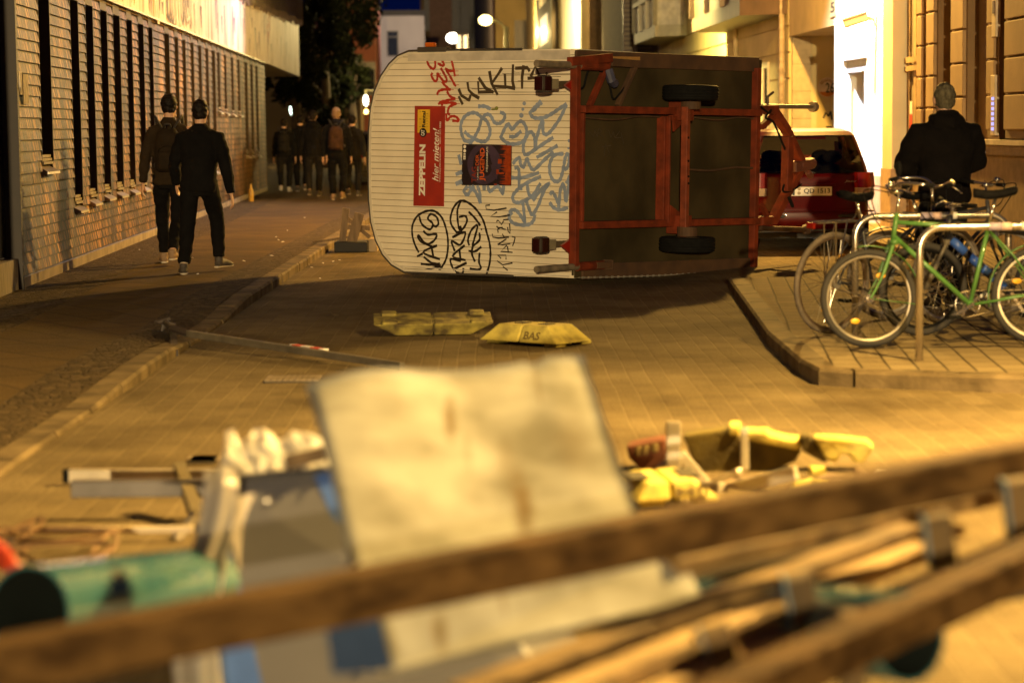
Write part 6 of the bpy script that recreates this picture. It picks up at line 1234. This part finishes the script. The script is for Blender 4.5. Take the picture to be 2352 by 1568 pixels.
# bottle at the foot of the wall
P = G(577, 463, .1); t = thing('bottle', 'amber glass bottle standing on the sidewalk by the wall end', 'bottle', P); g = MB(P); lathe(g, [(.001, 0), (.05, .0), (.055, .02), (.055, .2), (.05, .24), (.02, .30), (.018, .36), (.022, .37), (.001, .372)], P, (0, 0, 1), (1, 0, 0), 18); g.build('glass', mat('amber_glass', (.55, .33, .06), .15, spec=.8), t, smooth=True)
# paper scraps and a leaf
rr = random.Random(11)
for px, py in ((742, 605), (716, 615), (708, 608), (765, 601), (640, 552), (634, 545), (649, 556), (660, 530), (624, 588), (780, 598), (268, 574), (320, 574), (454, 630), (441, 593), (232, 690), (735, 640), (700, 500), (1130, 1040), (1010, 728), (560, 600)):
    z = .104 if px < 690 and py < 640 or py < 600 and px < 756 else .003; P = G(px, py, z); t = thing('paper_scrap', 'tiny scrap of white paper lying on the dark paving', 'litter', P, rr.uniform(0, 3), 'paper scraps on the ground'); g = MB(); s_ = rr.uniform(.012, .026); g.add([(-s_, -s_ * .6, .001), (s_, -s_ * .5, .004), (s_ * .8, s_ * .6, .010), (-s_ * .7, s_ * .5, .003), (0, 0, .012)], [(0, 1, 4), (1, 2, 4), (2, 3, 4), (3, 0, 4)]); g.build('paper', mat('scrap_white', (.8, .75, .65), .6), t)
P = G(758, 728, .003); t = thing('dead_leaf', 'curled dark leaf on the road in the trailer shadow', 'leaf', P); g = MB(); g.add([(-.05, 0, .002), (0, -.03, .02), (.05, 0, .004), (0, .03, .03), (.09, .0, .02)], [(0, 1, 3), (1, 2, 3), (2, 4, 3)]); g.build('blade', mat('leaf_brown', (.05, .03, .012), .8), t)
# green leaf-like bit stuck on the trailer wall
P = FE(*PV('E3', 790, 300)); t = thing('leaf_sprig', 'small green sprig stuck in a groove of the trailer wall', 'leaf', TM @ V3((P.x, -.02, P.z))); g = MB(); g.sph((0, 0, .01), (.018, .01, .02), 8, 6); g.sph((-.03, 0, 0), (.03, .01, .009), 8, 6); g.build('leaf', mat('sprig_green', (.16, .17, .02), .7), t)

# ================================================================== barricade close to the camera
beamw = mat('old_beam', (.155, .085, .027), .8, spec=.15, col2=(.048, .024, .007), scale=2.2, stretch=(1, 9, 9), bump=.35, bscale=14)
slatw = mat('grey_brown_slat', (.32, .20, .07), .8, col2=(.11, .065, .022), scale=2.0, stretch=(1, 8, 8), bump=.3, bscale=14)
cream = mat('cream_board', (.42, .41, .36), .6, spec=.2, col2=(.15, .138, .10), scale=3.2, detail=4, bump=.1, bscale=4, stretch=(1, 1, .5))
def stained(name, spots):                                  # a copy of the board paint with rust runs of their own shape
    m = cream.copy(); m.name = name; N, L = m.node_tree.nodes, m.node_tree.links; b = N['Principled BSDF']; src = b.inputs['Base Color'].links[0].from_socket
    tc = N.new('ShaderNodeTexCoord'); nz = N.new('ShaderNodeTexNoise'); nz.inputs['Scale'].default_value = 22; L.new(tc.outputs['Object'], nz.inputs[0])
    for c, ax, k in spots:
        mp = N.new('ShaderNodeMapping'); mp.vector_type = 'TEXTURE'; mp.inputs['Location'].default_value = c; mp.inputs['Scale'].default_value = ax; mp.inputs['Rotation'].default_value = (0, radians(-10), 0); L.new(tc.outputs['Object'], mp.inputs[0])
        ln = N.new('ShaderNodeVectorMath'); ln.operation = 'LENGTH'; L.new(mp.outputs[0], ln.inputs[0]); ad = N.new('ShaderNodeMath'); ad.operation = 'MULTIPLY_ADD'; ad.inputs[1].default_value = .9; L.new(nz.outputs[0], ad.inputs[0]); L.new(ln.outputs['Value'], ad.inputs[2])
        mr = N.new('ShaderNodeMapRange'); mr.inputs[1].default_value = 1.55; mr.inputs[2].default_value = .75; mr.inputs[3].default_value = 0; mr.inputs[4].default_value = k; L.new(ad.outputs[0], mr.inputs[0])
        mx = N.new('ShaderNodeMix'); mx.data_type = 'RGBA'; L.new(mr.outputs[0], mx.inputs[0]); L.new(src, mx.inputs[6]); mx.inputs[7].default_value = (.13, .082, .026, 1); src = mx.outputs[2]
    L.new(src, b.inputs['Base Color']); return m
rust_st = mat('rust_stain', (.26, .14, .03), .8, alpha=.85)
def ptn(px, py, Y): return PD(px, py, Y)
# long front beam
A, B = ptn(-90, 1546, 4.25), ptn(2460, 1040, 5.6); t = thing('long_beam', 'long brown timber beam lying across the whole barricade nearest the camera', 'beam', A); g = MB(A); g.bar(A, B, .09, .100, ch=.006); g.build('timber', beamw, t)
# cream sheet metal panel leaning
c = [ptn(702, 893, 6.25), ptn(1206, 826, 6.5), ptn(1338, 838, 6.55), ptn(1482, 1168, 5.6), ptn(1506, 1250, 5.4), ptn(822, 1372, 5.0), ptn(798, 1300, 5.2)]
o_ = c[5]; nrm = (c[3] - c[0]).cross(c[5] - c[0]).normalized(); nrm = -nrm if nrm.y > 0 else nrm
t = thing('cream_panel', 'bent cream sheet panel with rust stains leaning behind the long beam', 'panel', o_)
NX, NZ = 22, 14; g = MB(o_); rows = []
TLc, TRc, BRc, BLc = c[0], ptn(1340, 834, 6.55), c[4], c[5]
def surf(u, v):
    p = (TLc * (1 - u) + TRc * u) * (1 - v) + (BLc * (1 - u) + BRc * u) * v
    return p + nrm * (.007 * sin(u * 7 + v * 2) + .030 * sin(v * 3.1 + u * 2.6 + .4) + (.008 if u > .79 else 0) * (1 - v)) + V3((0, 0, .010 * sin(u * 9) * (1 - v) - (.018 if .78 < u < .84 else 0) * (1 - v) * max(0, 1 - v * 6)))
vs = []; fs = []
for k in (0, 1):
    for j in range(NZ + 1):
        for i in range(NX + 1): vs.append(surf(i / NX, j / NZ) - nrm * (.003 * k))
W1 = NX + 1; off = W1 * (NZ + 1)
for j in range(NZ):
    for i in range(NX): a = j * W1 + i; fs += [(a, a + 1, a + W1 + 1, a + W1), (off + a, off + a + W1, off + a + W1 + 1, off + a + 1)]
edge = [(j * W1, (j + 1) * W1) for j in range(NZ)] + [(j * W1 + NX, (j + 1) * W1 + NX) for j in range(NZ)] + [(i, i + 1) for i in range(NX)] + [(NZ * W1 + i, NZ * W1 + i + 1) for i in range(NX)]
fs += [(a, b, off + b, off + a) for a, b in edge]
sp_ = lambda u, v: tuple(surf(u, v) - o_)
g.add(vs, fs); g.build('sheet', stained('cream_panel_paint', [(sp_(.455, .27), (.020, .5, .055), .85), (sp_(.485, .42), (.012, .5, .05), .35), (sp_(.62, .70), (.030, .5, .085), .9), (sp_(.61, .50), (.03, .5, .07), .3), (sp_(.80, .12), (.008, .5, .07), .5), (sp_(.86, .45), (.06, .5, .10), .25)]), t, smooth=True)
# second cream board low behind the slats
c = [ptn(850, 1345, 4.85), ptn(1560, 1270, 5.25), ptn(1615, 1372, 5.1), ptn(1180, 1468, 4.85), ptn(870, 1545, 4.7)]; t = thing('low_cream_board', 'pale cream board lying low under the long beam', 'board', c[3]); g = MB(c[3]); n_ = (c[1] - c[0]).cross(c[4] - c[0]).normalized(); vs = c + [p + V3((0, .02, -.02)) for p in c]; g.add(vs, [(0, 1, 2, 3, 4), (9, 8, 7, 6, 5)] + [(i, (i + 1) % 5, 5 + (i + 1) % 5, 5 + i) for i in range(5)]); q_ = lambda x, y: tuple(ptn(x, y, 4.88) - c[3]); g.build('sheet', stained('low_board_paint', [(q_(1012, 1440), (.018, .5, .045), .9), (q_(1155, 1395), (.008, .5, .05), .5), (q_(870, 1480), (.05, .5, .08), .4)]), t)
# blue flap hanging between
c = [ptn(745, 1420, 4.62), ptn(868, 1395, 4.68), ptn(905, 1535, 4.6), ptn(765, 1548, 4.55)]; t = thing('blue_flap', 'dark blue plastic flap hanging under the beam', 'flap', c[3]); g = MB(c[3]); vs = c + [p + V3((0, .012, 0)) for p in c]; g.add(vs, [(0, 1, 2, 3), (7, 6, 5, 4)] + [(i, (i + 1) % 4, 4 + (i + 1) % 4, 4 + i) for i in range(4)]); g.build('sheet', mat('blue_dark_plastic', (.04, .07, .15), .5), t)
# grey plastic barrier unit with blue edges
grp_ = mat('grey_plastic', (.10, .098, .115), .45, var=.1, scale=3); bluep = mat('blue_plastic', (.05, .11, .36), .4, var=.2, scale=4); film = mat('clear_film', (.38, .35, .33), .18, spec=.8, var=.15, scale=6)
Tl, Tr_, Bl, Br = ptn(492, 1100, 6.7), ptn(860, 1062, 6.85), ptn(398, 1680, 6.1), ptn(1330, 1640, 6.3); bk = V3((.05, .45, 0))
t = thing('plastic_barrier_unit', 'grey plastic barrier unit with blue edges standing behind the long beam', 'barrier', (Bl.x, Bl.y, 0))
og = (Bl.x, Bl.y, 0); Bl0, Br0 = Bl, Br
def lowr(p, q): k = (q.z) / (p.z - q.z); return q + (q - p) * k           # continue the edge to the ground
Bl0, Br0 = lowr(Tl, Bl), lowr(Tr_, Br); Bl0.z = Br0.z = 0
g = MB(og); g.add([Tl, Tr_, Br0, Bl0, Tl + bk, Tr_ + bk, Br0 + bk * 1.5, Bl0 + bk * 1.5], [(0, 3, 2, 1), (4, 5, 6, 7), (0, 1, 5, 4), (1, 2, 6, 5), (2, 3, 7, 6), (3, 0, 4, 7)]); g.build('shell', grp_, t, bevel=.012)
def onf(u, v, k=.004):
    p = (Tl * (1 - u) + Tr_ * u) * (1 - v) + (Bl * (1 - u) + Br * u) * v; n_ = (Tr_ - Tl).cross(Bl - Tl).normalized(); n_ = n_ if n_.y < 0 else -n_; return p + n_ * k
def patch(g, pts, k=.004): g.add([onf(u, v, k) for u, v in pts] + [onf(u, v, -.002) for u, v in pts], [tuple(range(len(pts)))] + [(i, (i + 1) % len(pts), len(pts) + (i + 1) % len(pts), len(pts) + i) for i in range(len(pts))])
g = MB(og); patch(g, [(.0, .10), (.03, .10), (.16, .45), (.22, .85), (.24, 1.0), (.05, 1.0), (.02, .6), (.0, .3)]); patch(g, [(.60, .03), (.86, .0), (.66, .36), (.60, .42)]); g.build('blue_edge', bluep, t)
g = MB(og); patch(g, [(.06, .10), (.24, .08), (.17, .20), (.155, .40), (.11, .22)], .007); g.build('pale_scuff', mat('pale_scuff', (.62, .55, .48), .5), t)
g = MB(og); g.bar(Tl + V3((-.02, -.02, 0)), Tr_ + V3((.02, -.02, 0)), .03, .016); g.build('rim', mat('rim_black', (.03, .03, .04), .5), t, bevel=.006)
g = MB(og)
for u, v in ((.78, .33), (.50, .80), (.56, .77), (.62, .74), (.30, .12)): g.sph(onf(u, v, .006), (.010, .006, .009), 10, 6)
g.build('rivet', mat('rivet_bright', (.8, .72, .6), .2, .8), t)
# white crumpled foil on the rim
o_ = ptn(610, 1090, 6.8); t = thing('crumpled_sheet', 'bright white crumpled plastic sheet lying on the grey barrier unit', 'sheet', o_)
topl = [(508, 1060), (512, 1020), (520, 990), (535, 988), (552, 1012), (566, 1004), (585, 990), (605, 985), (622, 994), (640, 1014), (655, 1008), (668, 992), (690, 990), (715, 992), (735, 1002), (742, 1040)]
rr = random.Random(2); n = len(topl); vs = []; R_ = 6
for j in range(R_):
    v = j / (R_ - 1)
    for i, (x, y) in enumerate(topl):
        xb = 492 + (760 - 492) * i / (n - 1); yb = 1094 - 22 * i / (n - 1); D_ = 7.25 - .5 * v + rr.uniform(-.045, .045); vs.append(ptn(x * (1 - v) + xb * v + rr.uniform(-5, 5), y * (1 - v) + yb * v + rr.uniform(-5, 5) * (1 - v), D_))
fs = [(j * n + i, j * n + i + 1, (j + 1) * n + i + 1, (j + 1) * n + i) for j in range(R_ - 1) for i in range(n - 1)]
vs2 = [p + V3((0, .05, -.012)) for p in vs]; m_ = len(vs); fs += [tuple(m_ + k for k in reversed(f)) for f in fs]
fs += [(i, m_ + i, m_ + i + 1, i + 1) for i in range(n - 1)] + [(j * n, (j + 1) * n, m_ + (j + 1) * n, m_ + j * n) for j in range(R_ - 1)] + [(j * n + n - 1, m_ + j * n + n - 1, m_ + (j + 1) * n + n - 1, (j + 1) * n + n - 1) for j in range(R_ - 1)]
bwp = mat('bright_white_plastic', (.90, .88, .86), .4, var=.04)
def translucent(m, k):
    N, L = m.node_tree.nodes, m.node_tree.links; o_ = N['Material Output']; tl = N.new('ShaderNodeBsdfTranslucent'); tl.inputs[0].default_value = (.9, .88, .84, 1); mx = N.new('ShaderNodeMixShader'); mx.inputs[0].default_value = k; L.new(N['Principled BSDF'].outputs[0], mx.inputs[1]); L.new(tl.outputs[0], mx.inputs[2]); L.new(mx.outputs[0], o_.inputs[0])
translucent(bwp, .55); translucent(film, .4)
g = MB(o_); g.add(vs, fs); g.build('plastic', bwp, t, smooth=False)
g = MB(o_); g.bar(ptn(655, 1062, 6.77), ptn(745, 1040, 6.79), .03, .04); g.build('brown_edge', woodd, t)
# hanging clear film at its left
o_ = ptn(440, 1400, 6.2); t = thing('plastic_film', 'thin greyish plastic film hanging down the left side of the barrier unit', 'film', o_); vs = []; fs = []; NI, NJ = 9, 14
for j in range(NJ + 1):
    v = j / NJ; y = 1080 + 640 * v; xl = 470 - 75 * min(1, v * 1.6) + 10 * sin(v * 9); xr = 535 - 35 * v + 14 * sin(v * 7 + 1)
    for i in range(NI + 1): u = i / NI; vs.append(ptn(xl + (xr - xl) * u, y, 6.55 - .5 * v + .03 * sin(u * 8 + v * 5)))
for j in range(NJ):
    for i in range(NI): a = j * (NI + 1) + i; fs.append((a, a + 1, a + NI + 2, a + NI + 1))
g = MB(o_); g.add(vs, fs); o = g.build('film', film, t, smooth=True)
so_ = o.modifiers.new('s', 'SOLIDIFY'); so_.thickness = .003
# teal pipes
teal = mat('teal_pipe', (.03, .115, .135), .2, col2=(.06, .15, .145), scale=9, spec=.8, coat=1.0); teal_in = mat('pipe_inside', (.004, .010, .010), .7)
def pipe(label, A, B, R_):
    t = thing('drain_tube', label, 'pipe', A, 0, 'teal plastic pipes in the barricade'); ax_ = (B - A).normalized(); e1_ = ax_.cross(V3((0, 0, 1))).normalized(); L_ = (B - A).length; g = MB(A)
    lathe(g, [(R_ - .008, 0), (R_, 0), (R_, L_), (R_ - .008, L_)], A, ax_, e1_, 48); g.build('pipe_wall', teal, t, smooth=False)
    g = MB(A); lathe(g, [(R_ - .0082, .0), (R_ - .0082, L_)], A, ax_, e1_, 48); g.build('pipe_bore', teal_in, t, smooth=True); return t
A = ptn(66, 1404, 5.6); B = ptn(470, 1350, 6.5); pipe('teal plastic pipe with open dark end at the left', A, B, .118)
A = ptn(2088, 1462, 4.75); B = ptn(1560, 1418, 5.5); pipe('teal plastic pipe lying under the slats at the right', A, B, .098)
# slats and blocks of a broken pallet at the right
t = thing('broken_pallet', 'broken wooden pallet of long slats and blocks at the lower right', 'pallet', ptn(1700, 1500, 4.7)); og = tuple(t.location)
shadew = mat('shade_slat', (.035, .02, .007), .85, col2=(.014, .008, .003), scale=2, stretch=(1, 8, 8), spec=.1)  # near-black slats added to stand for the shade between the others
pales = mat('pale_slat', (.46, .30, .115), .8, var=.25, scale=3, stretch=(1, 8, 8), bump=.25, bscale=14)
for a, Da, b, Db, w_, h_, mm in (((1060, 1600), 4.45, (2090, 1222), 5.6, .075, .045, slatw), ((1250, 1610), 4.4, (2120, 1262), 5.5, .07, .040, pales), ((1600, 1640), 4.25, (2470, 1240), 5.2, .09, .085, beamw), ((1420, 1620), 4.5, (1960, 1385), 5.2, .08, .03, pales), ((1535, 1300), 5.2, (2300, 1132), 5.95, .08, .040, slatw), ((1800, 1470), 4.95, (2380, 1230), 5.45, .05, .03, pales), ((1540, 1345), 5.45, (2080, 1215), 6.0, .16, .05, shadew), ((1300, 1580), 4.75, (1760, 1410), 5.3, .12, .04, shadew), ((1700, 1350), 5.35, (2200, 1215), 5.8, .05, .03, pales)):
    g = MB(og); g.bar(ptn(*a, Da), ptn(*b, Db), w_, h_, ch=.004); g.build('slat', mm, t)
blkw = mat('block_wood', (.15, .09, .03), .8, col2=(.07, .045, .018), scale=4); blue_b = mat('block_blue', (.16, .26, .36), .6)
for (x0, y0), (x1, y1), D_ in (((2150, 1180), (2165, 1300), 5.25), ((1832, 1320), (1862, 1490), 4.95), ((2335, 1100), (2352, 1250), 5.35), ((1640, 1440), (1680, 1560), 4.75)):
    a, b = ptn(x0, y0, D_), ptn(x1, y1, D_); g = MB(og); g.bar(a, b, .062, .075, up=(0, -1, 0)); bo = g.build('block', blkw, t, bevel=.004); g = MB(og); o2 = V3((-.033, 0, 0)); g.bar(a + o2, b + o2, .004, .07, up=(0, -1, 0)); g.build('blue_face', blue_b, bo)
A, B = ptn(2085, 1392, 5.0), ptn(2480, 1332, 5.3); t = thing('dark_tube', 'dark grey tube crossing the pavement at the lower right edge', 'tube', A); g = MB(A); g.tube([A, B], .024, 12); g.build('metal', mat('dark_tube_metal', (.05, .055, .065), .45, .4), t, smooth=True)
# pole supports so the pallet rests on something
A = ptn(1455, 1500, 4.85); t = thing('grey_post', 'short grey post under the pallet slats', 'post', (A.x, A.y, 0)); g = MB((A.x, A.y, 0)); g.bar((A.x, A.y, 0), A, .05, .06, up=(0, 1, 0)); g.build('timber', blkw, t)
A = ptn(1958, 1510, 4.7); t = thing('brown_post', 'short brown post standing in front of the right pipe', 'post', (A.x, A.y, 0)); g = MB((A.x, A.y, 0)); g.bar((A.x, A.y, 0), A + V3((0, 0, .1)), .05, .05, up=(0, 1, 0)); g.build('timber', blkw, t)
# grey bars lying on the road at the left
def lying(name, label, a, b, z, w_, h_, mm, cat='bar', cap=False, grp=None):
    A, B = G(*a, z), G(*b, z); t = thing(name, label, cat, A, 0, grp); g = MB(A); g.bar(A, B, w_, h_); g.build('profile', mm, t, bevel=.004)
    if cap: d_ = (B - A).normalized(); g = MB(A); g.bar(A - d_ * .018, A + d_ * .01, w_ * 1.03, h_ * 1.03); g.build('end_cap', blk, t)
    return t
alum2 = mat('bar_aluminium', (.42, .36, .26), .45, .5, var=.25, scale=4)
lying('barrier_rail', 'pale grey rail with black end cap, upper one of the pair at the left', (156, 1092), (560, 1092), .045, .05, .06, alum2, 'rail', True, 'grey rails on the road')
lying('barrier_rail', 'darker grey rail below the capped one at the left', (165, 1122), (560, 1118), .13, .06, .07, mat('rail_dark', (.09, .08, .075), .4, .4, var=.25, scale=5), 'rail', False, 'grey rails on the road')
lying('thin_pole', 'thin pale pole on the road above the teal pipe', (-60, 1221), (445, 1214), .05, .026, .026, mat('pole_pale', (.60, .48, .30), .5), 'pole')
A, B = ptn(412, 1072, 9.6), ptn(462, 1152, 9.1); t = thing('short_stake', 'short dark stake leaning across the two grey rails', 'stake', (B.x, B.y, 0)); g = MB((B.x, B.y, 0)); g.bar(A, V3((B.x, B.y, .01)) , .05, .05); g.build('timber', mat('stake_dark', (.10, .075, .035), .8), t)
A = ptn(452, 1180, 9.0); t = thing('light_strut', 'pale strut standing against the film at the left', 'strut', (A.x - .1, A.y, 0)); g = MB((A.x - .1, A.y, 0)); g.bar((A.x - .08, A.y - .05, 0.0), A, .035, .03); g.build('metal', alum2, t)
# wire tangle and red piece at the far left
o_ = G(60, 1280, .02); t = thing('wire_tangle', 'tangle of rusty wire and chain at the left edge', 'wire', o_); rr = random.Random(8); g = MB(o_)
for k in range(7):
    pts = [(o_.x + rr.uniform(-.35, .35), o_.y + rr.uniform(-.3, .35), rr.uniform(.01, .14)) for _ in range(5)]; g.tube(smoothline(pts), .007, 6)
g.build('wire', mat('wire_rust', (.16, .09, .04), .6, .4), t); g = MB(o_); g.sph(G(26, 1246, .1), (.018, .018, .018), 10, 6); g.build('bright_ring', chrome, t)
A, B = ptn(-30, 1250, 6.3), ptn(38, 1312, 5.9); t = thing('red_tube', 'red plastic tube poking in at the left edge', 'tube', A); g = MB(A); g.tube([A, A.lerp(B, .5) + V3((0, 0, .01)), B], [.03, .027, .02], 10); g.build('plastic', mat('red_plastic', (.5, .05, .015), .4), t, smooth=True)
# heap of yellow foot plates and a white barrier frame at the right
ydark = mat('yellow_shaded', (.15, .11, .018), .85, col2=(.06, .042, .010), scale=5, bump=.5)  # yellow rubber with the shade of the turned-away faces put into its colour
def H5(x, y): return 1406.8 + x * .2686, 947.4 + y * .2686
def heap(label, base, layers, group='yellow barrier foot plates lying about'):
    o_ = G(*H5(*base), 0); t = thing('barrier_foot_plate', label, 'foot plate', o_, 0, group)
    for nm, D_, dep, up_, pts, mm in layers:
        g = MB(o_); P = [ptn(*H5(*p), D_) for p in pts]; Q = [p + V3((.02, dep, up_)) for p in P]; n = len(P)
        g.add(P + Q, [tuple(range(n)), tuple(reversed(range(n, 2 * n)))] + [(i, n + i, n + (i + 1) % n, (i + 1) % n) for i in range(n)]); g.build(nm, mm, t, bevel=.012)
    return t
DH = G(*H5(1200, 500), 0).y
heap('yellow foot plate with shade painted on its front, tipped on its long side in the middle of the heap', (1100, 540), (
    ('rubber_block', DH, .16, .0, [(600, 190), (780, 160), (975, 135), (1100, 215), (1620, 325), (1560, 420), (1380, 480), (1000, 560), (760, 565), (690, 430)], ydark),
    ('painted_lit_edge', DH - .01, .10, .012, [(985, 108), (1085, 112), (1090, 200), (1000, 205)], yelp), ('painted_lit_edge', DH - .02, .10, .014, [(1130, 160), (1240, 170), (1300, 165), (1350, 195), (1500, 230), (1610, 240), (1615, 290), (1590, 328), (1130, 236)], yelp)))  # brighter yellow pieces paint the light on the top rim
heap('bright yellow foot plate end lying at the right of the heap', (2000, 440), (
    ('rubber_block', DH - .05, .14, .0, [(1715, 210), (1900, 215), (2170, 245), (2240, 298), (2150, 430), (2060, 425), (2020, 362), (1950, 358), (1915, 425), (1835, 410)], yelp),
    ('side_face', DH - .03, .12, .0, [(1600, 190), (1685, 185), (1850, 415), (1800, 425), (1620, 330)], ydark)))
heap('dark red brown foot plate at the left of the heap', (300, 500), (('rubber_block', DH + .05, .16, .0, [(115, 285), (300, 245), (445, 220), (470, 400), (400, 470), (250, 500), (140, 390)], mat('redbrown_rubber', (.12, .035, .012), .85, var=.3, scale=5)),
    ('moulded_letters', DH + .035, .02, .0, [(190, 290), (225, 280), (225, 370), (195, 375)], mat('letter_brown', (.12, .08, .02), .8)), ('moulded_letters', DH + .035, .02, .0, [(250, 280), (285, 270), (290, 360), (255, 368)], mat('letter_brown', (.12, .08, .02), .8)), ('moulded_letters', DH + .035, .02, .0, [(320, 265), (370, 255), (372, 340), (325, 350)], mat('letter_brown', (.12, .08, .02), .8))))
P = G(1520, 1165, 0); footplate('barrier_foot_plate', 'pale yellow foot plate lying half behind the cream panel', P + V3((0, .1, .03)), radians(20), yelp, 'MII', roll=radians(10), L=.34, Wd=.26, Hh=.10)
whm = mat('galvanised_pale', (.50, .44, .34), .4, .4, var=.15)
o_ = G(1550, 1110, 0); t = thing('metal_barrier', 'pale metal barrier frame with posts and slanting strut standing in the yellow heap', 'barrier', o_); Dh = o_.y
for a, b, w_, nm in (((1546, 968), (1546, 1112), .065, 'post'), ((1709, 982), (1711, 1080), .035, 'post'), ((1562, 1042), (1622, 1115), .05, 'strut'), ((1538, 1060), (1480, 1120), .05, 'strut'), ((1500, 1165), (1830, 1085), .06, 'rail'), ((1620, 1115), (1700, 1082), .03, 'rail'), ((1560, 1122), (1660, 1120), .05, 'rail')):
    g = MB(o_); g.bar(ptn(*a, Dh), ptn(*b, Dh - .25 if nm == 'rail' else Dh - .05), w_, w_, up=(0, -1, .2)); g.build(nm, whm, t, bevel=.005)
rr = random.Random(6)
for k in range(9):
    px, py = rr.choice(((1850, 1110), (1760, 1112), (1900, 1098), (1690, 1108), (1960, 1100))); P = G(px + rr.uniform(-60, 60), py + rr.uniform(-10, 12), .02)
    t = thing('broken_piece', 'small broken pale fragment beside the yellow heap', 'fragment', P, rr.uniform(0, 3), 'broken fragments by the yellow heap'); g = MB(); a, b, c_ = rr.uniform(.04, .14), rr.uniform(.02, .05), rr.uniform(.01, .04); g.add([(-a, -b, 0), (a, -b * .6, 0), (a * .7, b, 0), (-a * .8, b * .7, 0), (-a * .8, -b * .7, c_), (a * .9, -b * .5, c_ * .8), (a * .5, b * .8, c_), (-a * .7, b * .5, c_ * .6)], [(0, 3, 2, 1), (4, 5, 6, 7), (0, 1, 5, 4), (1, 2, 6, 5), (2, 3, 7, 6), (3, 0, 4, 7)]); g.build('fragment', (whm, yelp, woodd)[k % 3], t)
